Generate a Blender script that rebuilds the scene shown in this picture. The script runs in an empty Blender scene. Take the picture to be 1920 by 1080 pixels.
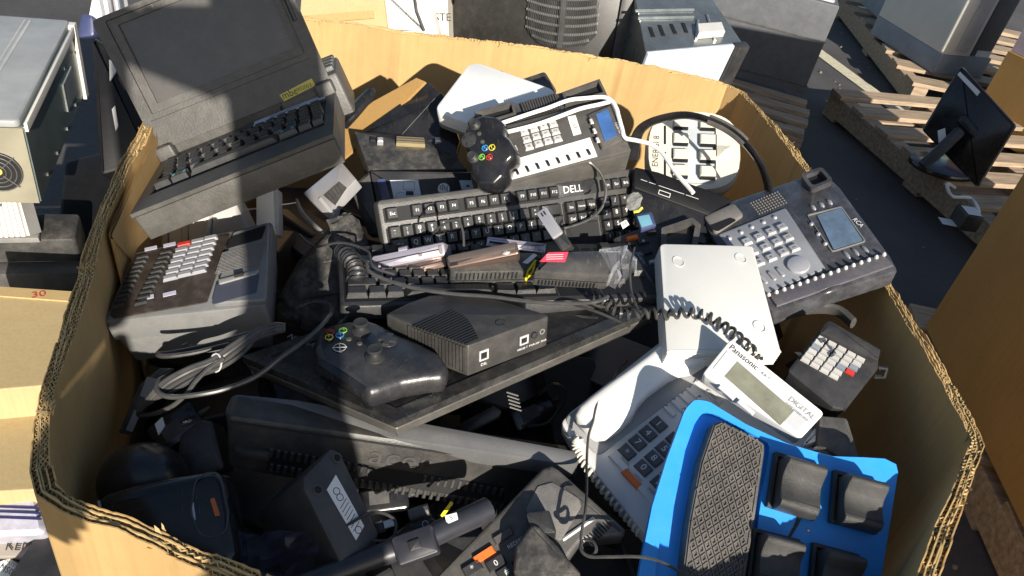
import bpy, bmesh, math, random
from mathutils import Vector, Matrix
random.seed(7)
S = bpy.context.scene
COL = S.collection
R = math.radians

# ---------------------------------------------------------------- camera, sky, sun, exposure
CZ = 1.25                                    # phone held 1.25 m above the asphalt
PITCH, ROLL, FPX = R(36.7), R(12.0), 1450.0
_f = Vector((0, math.cos(PITCH), -math.sin(PITCH)))
_u0 = Vector((0, math.sin(PITCH), math.cos(PITCH)))
_r0 = Vector((1, 0, 0))
UPC = _u0 * math.cos(ROLL) - _r0 * math.sin(ROLL)
RTC = _r0 * math.cos(ROLL) + _u0 * math.sin(ROLL)
EYE = Vector((0, 0, CZ))
cam_d = bpy.data.cameras.new("camera")
cam_d.sensor_width = 36.0
cam_d.lens = 36.0 * FPX / 1920.0
cam_d.clip_start = 0.02
cam_d.clip_end = 400.0
cam = bpy.data.objects.new("camera", cam_d)
COL.objects.link(cam)
cam.matrix_world = Matrix(((RTC.x, UPC.x, -_f.x, EYE.x), (RTC.y, UPC.y, -_f.y, EYE.y), (RTC.z, UPC.z, -_f.z, EYE.z), (0, 0, 0, 1)))
S.camera = cam

SUN_AZ, SUN_EL = R(-25.0), R(22.8)           # the light travels towards azimuth -24.5 (left of +Y), sun 22.8 deg up
world = bpy.data.worlds.new("World")
S.world = world
world.use_nodes = True
wn = world.node_tree
sky = wn.nodes.new("ShaderNodeTexSky")
sky.sky_type = 'NISHITA'
sky.sun_disc = False
sky.sun_elevation = SUN_EL
sky.sun_rotation = math.pi + SUN_AZ
wn.links.new(sky.outputs[0], wn.nodes["Background"].inputs[0])
wn.nodes["Background"].inputs[1].default_value = 0.075
sun_d = bpy.data.lights.new("sun", 'SUN')
sun_d.energy = 5.0
sun_d.angle = R(0.5)
sun_d.color = (1.0, 0.93, 0.82)
sun = bpy.data.objects.new("sun", sun_d)
COL.objects.link(sun)
LDIR = Vector((math.sin(SUN_AZ) * math.cos(SUN_EL), math.cos(SUN_AZ) * math.cos(SUN_EL), -math.sin(SUN_EL)))
sun.rotation_euler = LDIR.to_track_quat('-Z', 'Y').to_euler()
sun.location = (2, -4, 4)
S.view_settings.view_transform = 'Standard'
S.view_settings.look = 'None'
S.view_settings.gamma = 1.0
S.view_settings.exposure = 0.75
S.cycles.max_bounces = 6
S.cycles.caustics_reflective = False
S.cycles.caustics_refractive = False


# ---------------------------------------------------------------- layout helpers
def ray(x, y):
    return (_f + RTC * ((x - 960) / FPX) - UPC * ((y - 540) / FPX)).normalized()

def atz(x, y, z):
    d = ray(x, y)
    return EYE + d * ((z - CZ) / d.z)

def atd(x, y, d):
    return EYE + ray(x, y) * d

class Fr:
    """a local frame for one thing: origin, unit axes x, y (in its top face) and n"""
    def __init__(s, c=None, n=(0, 0, 1), a=None, b=None, d=None, z=None, o=None, X=None):
        s.n = Vector(n).normalized()
        s.o = Vector(o) if o is not None else (atz(c[0], c[1], z) if z is not None else atd(c[0], c[1], d))
        if X is None:
            X = s.hit(*b) - s.hit(*a)
        X = Vector(X)
        s.x = (X - s.n * X.dot(s.n)).normalized()
        s.y = s.n.cross(s.x)
        s.M = Matrix(((s.x.x, s.y.x, s.n.x, s.o.x), (s.x.y, s.y.y, s.n.y, s.o.y), (s.x.z, s.y.z, s.n.z, s.o.z), (0, 0, 0, 1)))
    def hit(s, px, py, h=0):
        r = ray(px, py)
        return EYE + r * ((s.o + s.n * h - EYE).dot(s.n) / r.dot(s.n))
    def uv(s, px, py, h=0):
        p = s.hit(px, py, h) - s.o
        return (p.dot(s.x), p.dot(s.y))
    def P(s, pts, h=0):
        return [s.uv(px, py, h) for px, py in pts]
    def loc(s, w):
        w = Vector(w) - s.o
        return Vector((w.dot(s.x), w.dot(s.y), w.dot(s.n)))


# ---------------------------------------------------------------- materials
MATS = {}
def nodes_of(m):
    return m.node_tree.nodes, m.node_tree.links

def mat(name, col, rough=0.45, metal=0.0, spec=0.5, var=0.18, vscale=9.0, dust=0.0, dustcol=(0.30, 0.27, 0.23), bump=0.0, bscale=350.0,
        rvar=0.12, coat=0.0, stretch=None, trans=0.0, alpha=1.0, scratch=0.0):
    if name in MATS:
        return MATS[name]
    m = bpy.data.materials.new(name)
    m.use_nodes = True
    N, L = nodes_of(m)
    b = N["Principled BSDF"]
    b.inputs["Metallic"].default_value = metal
    b.inputs["Specular IOR Level"].default_value = spec
    b.inputs["Coat Weight"].default_value = coat
    b.inputs["Transmission Weight"].default_value = trans
    b.inputs["Alpha"].default_value = alpha
    tc = N.new("ShaderNodeTexCoord")
    mp = N.new("ShaderNodeMapping")
    L.new(tc.outputs["Object"], mp.inputs[0])
    if stretch:
        mp.inputs["Scale"].default_value = stretch
    nz = N.new("ShaderNodeTexNoise")
    nz.inputs["Scale"].default_value = vscale
    nz.inputs["Detail"].default_value = 6
    nz.inputs["Roughness"].default_value = 0.65
    L.new(mp.outputs[0], nz.inputs["Vector"])
    cr = N.new("ShaderNodeValToRGB")
    c = Vector(col)
    lo, hi = c * (1 - var), c * (1 + var)
    cr.color_ramp.elements[0].position = 0.3
    cr.color_ramp.elements[1].position = 0.7
    cr.color_ramp.elements[0].color = (*lo, 1)
    cr.color_ramp.elements[1].color = (*[min(x, 1) for x in hi], 1)
    L.new(nz.outputs[0], cr.inputs[0])
    out = cr.outputs[0]
    rr_out = None
    if dust > 0:
        dn = N.new("ShaderNodeTexNoise")
        dn.inputs["Scale"].default_value = 9 + (sum(ord(c_) for c_ in name) * 7) % 46
        dn.inputs["Detail"].default_value = 10
        dn.inputs["Roughness"].default_value = 0.72
        L.new(mp.outputs[0], dn.inputs["Vector"])
        dr = N.new("ShaderNodeMapRange")
        dr.inputs[1].default_value = 0.44
        dr.inputs[2].default_value = 0.74
        dr.inputs[4].default_value = dust
        L.new(dn.outputs[0], dr.inputs[0])
        mx = N.new("ShaderNodeMix")
        mx.data_type = 'RGBA'
        L.new(dr.outputs[0], mx.inputs[0])
        L.new(out, mx.inputs[6])
        mx.inputs[7].default_value = (*dustcol, 1)
        out = mx.outputs[2]
    if scratch > 0:
        sn = N.new("ShaderNodeTexNoise")
        sm = N.new("ShaderNodeMapping")
        sm.inputs["Scale"].default_value = (140, 9, 60)
        sm.inputs["Rotation"].default_value = (0.2, 0.1, 0.7)
        L.new(tc.outputs["Object"], sm.inputs[0])
        L.new(sm.outputs[0], sn.inputs["Vector"])
        sr = N.new("ShaderNodeMapRange")
        sr.inputs[1].default_value = 0.68
        sr.inputs[2].default_value = 0.74
        sr.inputs[4].default_value = scratch
        L.new(sn.outputs[0], sr.inputs[0])
        mx = N.new("ShaderNodeMix")
        mx.data_type = 'RGBA'
        L.new(sr.outputs[0], mx.inputs[0])
        L.new(out, mx.inputs[6])
        mx.inputs[7].default_value = (0.35, 0.33, 0.30, 1)
        out = mx.outputs[2]
    L.new(out, b.inputs["Base Color"])
    r2 = N.new("ShaderNodeMapRange")
    r2.inputs[3].default_value = max(0.03, rough - rvar)
    r2.inputs[4].default_value = min(1.0, rough + rvar)
    L.new(nz.outputs[0], r2.inputs[0])
    L.new(r2.outputs[0], b.inputs["Roughness"])
    if bump > 0:
        bn = N.new("ShaderNodeTexNoise")
        bn.inputs["Scale"].default_value = bscale
        bn.inputs["Detail"].default_value = 3
        L.new(mp.outputs[0], bn.inputs["Vector"])
        bp = N.new("ShaderNodeBump")
        bp.inputs["Strength"].default_value = bump
        bp.inputs["Distance"].default_value = 0.001
        L.new(bn.outputs[0], bp.inputs["Height"])
        L.new(bp.outputs[0], b.inputs["Normal"])
    MATS[name] = m
    return m

BLK = mat("black_plastic", (0.026, 0.026, 0.028), 0.42, dust=0.11, bump=0.25)
VBLK = mat("deep_black_plastic", (0.007, 0.007, 0.008), 0.5, dust=0.015, spec=0.3)
BLK2 = mat("dusty_black_plastic", (0.034, 0.033, 0.032), 0.5, dust=0.25, bump=0.3, scratch=0.2)
GLOSS = mat("glossy_black_plastic", (0.012, 0.012, 0.014), 0.16, dust=0.06, rvar=0.06, scratch=0.15)
KEYB = mat("black_keycap", (0.026, 0.026, 0.026), 0.36, dust=0.07, bump=0.2)
DKG = mat("dark_grey_plastic", (0.062, 0.059, 0.056), 0.48, dust=0.2, bump=0.3)
MDG = mat("grey_plastic", (0.20, 0.195, 0.185), 0.5, dust=0.2, bump=0.2)
LTG = mat("light_grey_plastic", (0.48, 0.47, 0.45), 0.45, dust=0.12)
SLV = mat("silver_plastic", (0.56, 0.54, 0.55), 0.32, metal=0.55, dust=0.1)
WHT = mat("white_plastic", (0.80, 0.79, 0.75), 0.4, var=0.04, dust=0.06)
OFFW = mat("off_white_plastic", (0.66, 0.63, 0.56), 0.42, var=0.06, dust=0.1)
BEIGE = mat("beige_plastic", (0.60, 0.55, 0.45), 0.48, var=0.08, dust=0.1)
INKW = mat("white_print", (0.72, 0.72, 0.70), 0.6, var=0.05)
INKB = mat("dark_print", (0.02, 0.02, 0.025), 0.6, var=0.05)
INKG = mat("grey_print", (0.22, 0.22, 0.23), 0.6, var=0.05)
HOLE = mat("dark_recess", (0.006, 0.006, 0.007), 0.7, var=0.1)
LCDG = mat("lcd_olive_grey", (0.20, 0.20, 0.15), 0.14, var=0.25, vscale=30, dust=0.15)
LCDB = mat("lcd_blue_grey", (0.10, 0.15, 0.22), 0.12, var=0.3, vscale=35, dust=0.1)
MSCR = mat("matte_black_screen", (0.010, 0.010, 0.011), 0.42, dust=0.12, spec=0.3)
SCREEN = mat("dark_screen_film", (0.068, 0.064, 0.059), 0.25, dust=0.1, var=0.1)
ORANGE = mat("orange_key", (0.72, 0.16, 0.03), 0.4)
REDK = mat("red_key", (0.55, 0.04, 0.03), 0.4)
PINK = mat("red_label", (0.55, 0.06, 0.10), 0.4, var=0.25, vscale=60)
YELW = mat("yellow_trim", (0.78, 0.66, 0.03), 0.4)
GREEN = mat("green_letter", (0.20, 0.55, 0.06), 0.4)
BLUEL = mat("blue_letter", (0.05, 0.32, 0.72), 0.4)
BLUE = mat("bright_blue_sheet", (0.025, 0.28, 0.78), 0.38, var=0.07, dust=0.05, dustcol=(0.5, 0.55, 0.6), scratch=0.12)
BRONZE = mat("bronze_metal", (0.20, 0.14, 0.115), 0.3, metal=0.7, dust=0.1)
STEEL = mat("galvanised_steel", (0.52, 0.56, 0.55), 0.36, metal=0.85, var=0.2, vscale=14, dust=0.12, rvar=0.15)
STEELB = mat("dull_steel", (0.36, 0.335, 0.25), 0.45, metal=0.45, var=0.12, dust=0.1)
GOLD = mat("brass_contact", (0.50, 0.40, 0.22), 0.35, metal=0.6)
LABELW = mat("white_label_paper", (0.76, 0.76, 0.74), 0.6, var=0.05, dust=0.08)
LABELY = mat("yellow_label_paper", (0.52, 0.45, 0.08), 0.6, var=0.12)
CABLE = mat("black_cable_rubber", (0.030, 0.029, 0.029), 0.32, dust=0.15)
CABLEG = mat("grey_cable_rubber", (0.048, 0.047, 0.046), 0.28, dust=0.1)
CABLEW = mat("white_cable_rubber", (0.78, 0.77, 0.73), 0.4, var=0.05)
COILW = mat("cream_coil_cord", (0.66, 0.63, 0.55), 0.45, var=0.06)
RUBBER = mat("ribbed_rubber", (0.075, 0.068, 0.062), 0.62, dust=0.35, bump=0.5, bscale=900)
TEXB = mat("textured_black_plastic", (0.040, 0.039, 0.038), 0.42, dust=0.12, bump=0.8, bscale=1400)
FABRIC = mat("dusty_black_cloth", (0.035, 0.034, 0.033), 0.85, dust=0.55, bump=0.6, bscale=500)
BLUEGREY = mat("grey_blue_panel", (0.22, 0.25, 0.29), 0.45, dust=0.1)

def card_mat(name, col):
    if name in MATS:
        return MATS[name]
    m = mat(name, col, 0.78, spec=0.2, var=0.10, vscale=4.0, bump=0.15, bscale=120, dust=0.22, dustcol=(col[0] * 0.72, col[1] * 0.66, col[2] * 0.6))
    N, L = nodes_of(m)
    b = N["Principled BSDF"]
    tc = N.new("ShaderNodeTexCoord")
    mp = N.new("ShaderNodeMapping")
    mp.inputs["Scale"].default_value = (170, 170, 4)
    L.new(tc.outputs["Object"], mp.inputs[0])
    nz = N.new("ShaderNodeTexNoise")
    nz.inputs["Scale"].default_value = 1.0
    nz.inputs["Detail"].default_value = 2
    L.new(mp.outputs[0], nz.inputs["Vector"])
    src = b.inputs["Base Color"].links[0].from_socket
    mx = N.new("ShaderNodeMix")
    mx.data_type = 'RGBA'
    mx.blend_type = 'MULTIPLY'
    mr = N.new("ShaderNodeMapRange")
    mr.inputs[1].default_value = 0.45
    mr.inputs[2].default_value = 0.62
    mr.inputs[4].default_value = 0.22
    L.new(nz.outputs[0], mr.inputs[0])
    L.new(mr.outputs[0], mx.inputs[0])
    L.new(src, mx.inputs[6])
    mx.inputs[7].default_value = (0.78, 0.74, 0.68, 1)
    L.new(mx.outputs[2], b.inputs["Base Color"])
    sn = N.new("ShaderNodeTexNoise")            # scuffs and grease marks
    sn.inputs["Scale"].default_value = 5.5
    sn.inputs["Detail"].default_value = 9
    sn.inputs["Roughness"].default_value = 0.75
    sn.inputs["Distortion"].default_value = 0.8
    L.new(tc.outputs["Object"], sn.inputs["Vector"])
    sr = N.new("ShaderNodeMapRange")
    sr.inputs[1].default_value = 0.60
    sr.inputs[2].default_value = 0.70
    sr.inputs[4].default_value = 0.45
    L.new(sn.outputs[0], sr.inputs[0])
    m2 = N.new("ShaderNodeMix")
    m2.data_type = 'RGBA'
    L.new(sr.outputs[0], m2.inputs[0])
    L.new(mx.outputs[2], m2.inputs[6])
    m2.inputs[7].default_value = (col[0] * 0.55, col[1] * 0.5, col[2] * 0.5, 1)
    L.new(m2.outputs[2], b.inputs["Base Color"])
    return m
CARD = card_mat("kraft_cardboard", (0.47, 0.31, 0.135))
CARDE = card_mat("cut_cardboard_edge", (0.50, 0.36, 0.17))
CARD2 = card_mat("brown_cardboard", (0.40, 0.24, 0.085))
CARDP = card_mat("pale_cardboard", (0.47, 0.36, 0.19))
WOOD = mat("weathered_pine", (0.34, 0.25, 0.165), 0.78, var=0.5, vscale=3.0, stretch=(2, 22, 22), bump=0.5, bscale=40, dust=0.25)
ASPH = mat("asphalt", (0.066, 0.062, 0.062), 0.85, var=0.35, vscale=2.0, dust=0.35, dustcol=(0.11, 0.105, 0.10), bump=0.9, bscale=260)
PAINT = mat("parking_paint", (0.62, 0.56, 0.40), 0.7, var=0.15, vscale=40, dust=0.5, dustcol=(0.2, 0.19, 0.17))
FILM = mat("clear_film", (0.7, 0.72, 0.78), 0.15, trans=0.0, alpha=0.10, var=0.05, bump=1.0, bscale=60)
CLEAR = mat("clear_plastic", (0.7, 0.7, 0.66), 0.1, alpha=0.16, var=0.05)
SKIN = mat("skin", (0.50, 0.30, 0.21), 0.5, var=0.08)
JACKET = mat("dark_jacket_cloth", (0.05, 0.055, 0.07), 0.85, bump=0.4)
JEANS = mat("blue_jeans_cloth", (0.05, 0.07, 0.13), 0.85, bump=0.4)
HAIR = mat("brown_hair", (0.05, 0.03, 0.02), 0.6)


# ---------------------------------------------------------------- mesh helpers
def roundpoly(pts, r, seg=5):
    """polygon with its corners rounded; r one value or one per corner"""
    n = len(pts)
    out = []
    for i in range(n):
        p, a, b = Vector(pts[i]).to_2d(), Vector(pts[i - 1]).to_2d(), Vector(pts[(i + 1) % n]).to_2d()
        ri = r[i] if isinstance(r, (list, tuple)) else r
        da, db = a - p, b - p
        la, lb = da.length, db.length
        if ri <= 0 or la < 1e-9 or lb < 1e-9:
            out.append((p.x, p.y))
            continue
        da /= la
        db /= lb
        ang = math.acos(max(-1, min(1, da.dot(db))))
        t = min(ri / max(math.tan(ang / 2), 1e-3), la * 0.48, lb * 0.48)
        s, e = p + da * t, p + db * t
        for k in range(seg + 1):
            w = k / seg
            q = s * (1 - w) ** 2 + p * (2 * w * (1 - w)) + e * w * w
            out.append((q.x, q.y))
    return out

def rect(x0, y0, x1, y1, r=0.0, seg=4):
    p = [(x0, y0), (x1, y0), (x1, y1), (x0, y1)]
    return roundpoly(p, r, seg) if r > 0 else p

def circle(cx, cy, r, n=20, ry=None, ph=0):
    return [(cx + r * math.cos(2 * math.pi * k / n + ph), cy + (ry or r) * math.sin(2 * math.pi * k / n + ph)) for k in range(n)]

def area2(p):
    return sum(p[i - 1][0] * p[i][1] - p[i][0] * p[i - 1][1] for i in range(len(p))) / 2

def inset(p, d):
    """polygon moved inwards by d (counter-clockwise order)"""
    n = len(p)
    out = []
    for i in range(n):
        a, b, c = Vector(p[i - 1]), Vector(p[i]), Vector(p[(i + 1) % n])
        e1, e2 = (b - a), (c - b)
        if e1.length < 1e-9:
            e1 = e2
        if e2.length < 1e-9:
            e2 = e1
        e1.normalize()
        e2.normalize()
        n1, n2 = Vector((-e1.y, e1.x)), Vector((-e2.y, e2.x))
        m = n1 + n2
        if m.length < 1e-6:
            m = n1
        m.normalize()
        k = max(0.45, m.dot(n1))
        q = b + m * (d / k)
        out.append((q.x, q.y))
    return out

def spline(pts, k=8, closed=False):
    pts = [Vector(p) for p in pts]
    n = len(pts)
    out = []
    rng = n if closed else n - 1
    for i in range(rng):
        p0 = pts[(i - 1) % n] if (closed or i > 0) else pts[0] * 2 - pts[1]
        p1, p2 = pts[i], pts[(i + 1) % n]
        p3 = pts[(i + 2) % n] if (closed or i + 2 < n) else pts[-1] * 2 - pts[-2]
        for j in range(k):
            t = j / k
            out.append(0.5 * ((2 * p1) + (p2 - p0) * t + (2 * p0 - 5 * p1 + 4 * p2 - p3) * t * t + (3 * p1 - p0 - 3 * p2 + p3) * t ** 3))
    if not closed:
        out.append(pts[-1])
    return out

TEXTS = {}
def text_mesh(s):
    if s not in TEXTS:
        cu = bpy.data.curves.new("lettering", 'FONT')
        cu.body = s
        cu.size = 1.0
        cu.align_x = 'CENTER'
        cu.align_y = 'CENTER'
        cu.resolution_u = 3
        ob = bpy.data.objects.new("lettering", cu)
        COL.objects.link(ob)
        dg = bpy.context.evaluated_depsgraph_get()
        me = bpy.data.meshes.new_from_object(ob.evaluated_get(dg))
        TEXTS[s] = ([v.co.copy() for v in me.vertices], [tuple(p.vertices) for p in me.polygons])
        bpy.data.objects.remove(ob)
        bpy.data.meshes.remove(me)
    return TEXTS[s]

class MB:
    def __init__(s):
        s.bm = bmesh.new()
        s.mi = 0
        s.T = Matrix.Identity(4)
        s.flat = []
    def v(s, p):
        return s.bm.verts.new(s.T @ Vector(p))
    def face(s, vs):
        try:
            f = s.bm.faces.new(vs)
            f.material_index = s.mi
            return f
        except ValueError:
            return None
    def rings(s, rs, cap0=True, cap1=True, closed=False):
        R_ = [[s.v(p) for p in r] for r in rs]
        n = len(R_[0])
        rr = len(R_) if closed else len(R_) - 1
        for i in range(rr):
            A, B = R_[i], R_[(i + 1) % len(R_)]
            for j in range(n):
                s.face((A[j], A[(j + 1) % n], B[(j + 1) % n], B[j]))
        if not closed:
            if cap0:
                s.face(R_[0][::-1])
            if cap1:
                s.face(R_[-1])
        return s
    def prism(s, out, z0, z1, bev=0.0, bot=0.0, steps=2):
        """outline raised from z0 to z1, top edge rounded by bev; bot insets the lower ring"""
        if area2(out) < 0:
            out = out[::-1]
        lo = inset(out, bot) if bot else out
        rs = [[(x, y, z0) for x, y in lo]]
        if bev > 0:
            for k in range(steps + 1):
                a = k / steps * math.pi / 2
                rs.append([(x, y, z1 - bev + bev * math.sin(a)) for x, y in inset(out, bev * (1 - math.cos(a)))])
        else:
            rs.append([(x, y, z1) for x, y in out])
        return s.rings(rs)
    def pillow(s, out, prof):
        """outline with (inset, z) rings"""
        if area2(out) < 0:
            out = out[::-1]
        return s.rings([[(x, y, z) for x, y in (inset(out, d) if d else out)] for d, z in prof])
    def box(s, x0, x1, y0, y1, z0, z1, bev=0.0):
        return s.prism(rect(x0, y0, x1, y1), z0, z1, bev, steps=1)
    def hole(s, outer, inner, z0, z1):
        """a plate with one opening; outer and inner have the same number of points"""
        if area2(outer) < 0:
            outer = outer[::-1]
        if area2(inner) < 0:
            inner = inner[::-1]
        o = [[(x, y, z) for x, y in outer] for z in (z0, z1)]
        i = [[(x, y, z) for x, y in inner] for z in (z1, z0)]
        return s.rings([o[0], o[1], i[0], i[1]], closed=True)
    def key(s, x, y, w, d, z0, z1, rot=0.0, tap=0.16, r=0.0):
        c, si = math.cos(rot), math.sin(rot)
        def ring(k, z, yo=0):
            p = rect(-w / 2 * k, -d / 2 * k, w / 2 * k, d / 2 * k, r, 2)
            return [(x + a * c - (b + yo) * si, y + a * si + (b + yo) * c, z) for a, b in p]
        zm = z1 - min(0.0008, (z1 - z0) * 0.3)
        return s.rings([ring(1, z0), ring(1 - tap * 0.8, zm, d * 0.03), ring(1 - tap * 1.35, z1, d * 0.03)])
    def disc(s, x, y, r, z0, z1, n=20, bev=0.0):
        return s.prism(circle(x, y, r, n), z0, z1, bev)
    def text(s, t, x, y, z, size, rot=0.0, sx=1.0):
        vs, fs = text_mesh(t)
        c, si = math.cos(rot), math.sin(rot)
        V = [s.v((x + (a.x * sx * c - a.y * si) * size, y + (a.x * sx * si + a.y * c) * size, z)) for a in vs]
        for f in fs:
            q = s.face([V[k] for k in f])
            if q:
                s.flat.append(q)
        return s
    def ball(s, c, rx, ry=None, rz=None, nu=14, nv=9, z0=-1.0):
        ry, rz = ry or rx, rz or rx
        rs = []
        for i in range(nv + 1):
            a = math.asin(max(-1, z0)) + (math.pi / 2 - math.asin(max(-1, z0))) * i / nv
            k = max(math.cos(a), 0.01)
            rs.append([(c[0] + rx * k * math.cos(2 * math.pi * j / nu), c[1] + ry * k * math.sin(2 * math.pi * j / nu), c[2] + rz * math.sin(a)) for j in range(nu)])
        return s.rings(rs)
    def tube(s, path, r, n=8, closed=False, flat=None, ref=None):
        path = [Vector(p) for p in path]
        m = len(path)
        rs = []
        prev = None
        for i in range(m):
            a = path[i - 1] if (i > 0 or closed) else path[0]
            b = path[(i + 1) % m] if (i < m - 1 or closed) else path[-1]
            t = (b - a)
            if t.length < 1e-9:
                t = Vector((0, 0, 1))
            t.normalize()
            if prev is None:
                up = Vector(ref) if ref else (Vector((0, 0, 1)) if abs(t.z) < 0.9 else Vector((1, 0, 0)))
            else:
                up = prev
            u = (up - t * up.dot(t)).normalized()
            prev = u
            w = t.cross(u)
            ri = r(i / (m - 1)) if callable(r) else r
            fx = flat or (1, 1)
            rs.append([path[i] + (u * math.cos(2 * math.pi * k / n) * fx[0] + w * math.sin(2 * math.pi * k / n) * fx[1]) * ri for k in range(n)])
        return s.rings(rs, closed=closed)
    def build(s, name, mats, parent=None, smooth=35, M=None):
        bm = s.bm
        flat = [f for f in s.flat if f.is_valid]
        other = [f for f in bm.faces if f not in set(flat)]
        bmesh.ops.recalc_face_normals(bm, faces=other)
        for f in bm.faces:
            f.smooth = smooth > 0
        me = bpy.data.meshes.new(name)
        bm.to_mesh(me)
        bm.free()
        if smooth > 0:
            me.set_sharp_from_angle(angle=R(smooth))
        for m_ in (mats if isinstance(mats, (list, tuple)) else [mats]):
            me.materials.append(m_)
        o = bpy.data.objects.new(name, me)
        COL.objects.link(o)
        if parent is not None:
            o.parent = parent
        if M is not None:
            o.matrix_local = M
        return o

def tag(o, label, cat, group=None, kind=None):
    o["label"] = label
    o["category"] = cat
    if group:
        o["group"] = group
    if kind:
        o["kind"] = kind
    return o

def thing(name, label, cat, fr=None, group=None, M=None):
    o = bpy.data.objects.new(name, None)
    o.empty_display_size = 0.03
    COL.objects.link(o)
    if fr is not None:
        o.matrix_world = fr.M
    elif M is not None:
        o.matrix_world = M
    return tag(o, label, cat, group)

def struct(o):
    o["kind"] = "structure"
    return o

def proj(P):
    v = Vector(P) - EYE
    z = v.dot(_f)
    return (960 + FPX * v.dot(RTC) / z, 540 - FPX * v.dot(UPC) / z)

# ================================================================ THE SETTING
mb = MB()
mb.rings([[(-60, -60, 0), (60, -60, 0), (60, 90, 0), (-60, 90, 0)]], cap0=False)
struct(mb.build("ground", ASPH, smooth=0))
fr = Fr(c=(1580, 130), z=0.004, a=(1530, 95), b=(1625, 165))
mb = MB()
mb.rings([[(x, y, 0) for x, y in rect(-2.6, -0.045, 0.55, 0.045)]], cap0=False)
struct(mb.build("parking_line", PAINT, smooth=0, M=fr.M))

# ================================================================ THE CARDBOARD BOX FULL OF ELECTRONICS
RIMZ = 0.65
outer_px = [(55, 885), (62, 790), (77, 720), (93, 677), (110, 627), (120, 593), (143, 527), (150, 487), (163, 453), (177, 407), (197, 367),
            (222, 310), (262, 243), (308, 150), (372, 12), (480, 20), (660, 43), (753, 58), (847, 67), (923, 75), (990, 85), (1073, 97),
            (1160, 110), (1280, 137), (1323, 147), (1367, 157), (1396, 172), (1420, 197), (1453, 230), (1493, 277), (1520, 313), (1600, 420),
            (1677, 537), (1697, 573), (1727, 620), (1757, 667), (1787, 713), (1820, 773), (1840, 812), (1847, 835), (1827, 893), (1807, 953),
            (1787, 1007), (1763, 1080)]
front_px = [(440, 1097), (356, 1060), (300, 1032), (225, 1000), (165, 983), (112, 962), (67, 933)]
rim = [atz(x, y, RIMZ) for x, y in outer_px]
e1 = atz(1763, 1080, RIMZ) + (atz(1763, 1080, RIMZ) - atz(1827, 893, RIMZ)) * 1.3
e2 = atz(440, 1097, RIMZ) + (atz(440, 1097, RIMZ) - atz(165, 983, RIMZ)) * 1.35
rim += [e1, e2] + [atz(x, y, RIMZ) for x, y in front_px]
def resample(pts, step):
    pts = [Vector((p[0], p[1])) for p in pts]
    out = []
    n = len(pts)
    acc = 0.0
    for i in range(n):
        a, b = pts[i], pts[(i + 1) % n]
        L_ = (b - a).length
        t = acc
        while t < L_:
            out.append(a.lerp(b, t / L_))
            t += step
        acc = t - L_
    return out
line = resample(rim, 0.0036)
if area2([(p.x, p.y) for p in line]) < 0:
    line = line[::-1]
NB = len(line)
# smoothed normals, so that the layers keep their spacing round the corners
tang = [(line[(i + 3) % NB] - line[i - 3]).normalized() for i in range(NB)]
innr = [Vector((-t.y, t.x)) for t in tang]
for px_, py_, a_ in ((753, 58, 0.005), (1172, 112, 0.004), (925, 75, -0.003), (1600, 420, 0.005)):     # upright creases
    w_ = atz(px_, py_, RIMZ)
    k_ = min(range(NB), key=lambda k: (line[k].x - w_.x) ** 2 + (line[k].y - w_.y) ** 2)
    for d_ in range(-5, 6):
        line[(k_ + d_) % NB] = line[(k_ + d_) % NB] + innr[(k_ + d_) % NB] * (a_ * (1 - abs(d_) / 6))
DROPC = e1 * 0.18 + e2 * 0.82
DROPR = (e1 - e2).length * 0.55
def rim_drop(i):
    d_ = math.hypot(line[i].x - DROPC.x, line[i].y - DROPC.y) / DROPR
    return 0.18 * max(0.0, 1 - d_ * d_) ** 0.7      # unseen near rim lowered towards its middle so sun reaches the heap
def wob(i, s, a):
    return a * (math.sin(i * 0.113 * s + s) + math.sin(i * 0.047 * s + 2 * s) + 0.6 * math.sin(i * 0.39 * s))
box = thing("cardboard_box", "large open corrugated cardboard box heaped full of discarded electronics", "box", M=Matrix.Translation((0.02, 0.95, 0)))
BM = Matrix.Translation((-0.02, -0.95, 0))
rnd = random.Random(3)
def ragged(n, a):
    o, v = [], 0.0
    for i in range(n):
        v = v * 0.8 + rnd.uniform(-a, a)
        o.append(v - (0.010 if rnd.random() < 0.012 else 0))
    return o
tk = [1.0 + 0.16 * math.sin(i * 0.021 + 1) * math.sin(i * 0.0083) + 0.13 * math.sin(i * 0.067 + 2) + (0.10 if math.sin(i * 0.0131 + 0.5) > 0.93 else 0) for i in range(NB)]
def liner(name, off, low, m, jag, deep=0.0, thick=0.0013):
    mb_ = MB()
    jg = ragged(NB, jag)
    top = [RIMZ - deep - rim_drop(i) + jg[i] + wob(i, 0.6, 0.0012) for i in range(NB)]
    rs = []
    for o_, tz in ((off, None), (off, 1), (off + thick, 1), (off + thick, None)):
        rs.append([(line[i].x + innr[i].x * o_ * tk[i], line[i].y + innr[i].y * o_ * tk[i], (min(low, top[i] - 0.05) if tz is None else top[i])) for i in range(NB)])
    for a, b in zip(rs[:-1], rs[1:]):
        va = [mb_.v(p) for p in a]
        vb = [mb_.v(p) for p in b]
        for i in range(NB):
            mb_.face((va[i], va[(i + 1) % NB], vb[(i + 1) % NB], vb[i]))
    bmesh.ops.remove_doubles(mb_.bm, verts=mb_.bm.verts, dist=1e-6)
    return mb_.build(name, m, box, smooth=50, M=BM)
liner("outer_wall", 0.0, 0.02, CARD, 0.0014)
liner("edge_ply", 0.0046, 0.58, CARDE, 0.0014)
liner("edge_ply", 0.0064, 0.58, CARDE, 0.0014)
liner("edge_ply", 0.0106, 0.58, CARDE, 0.0014)
liner("inner_wall", 0.0150, 0.02, CARD, 0.0014)
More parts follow.
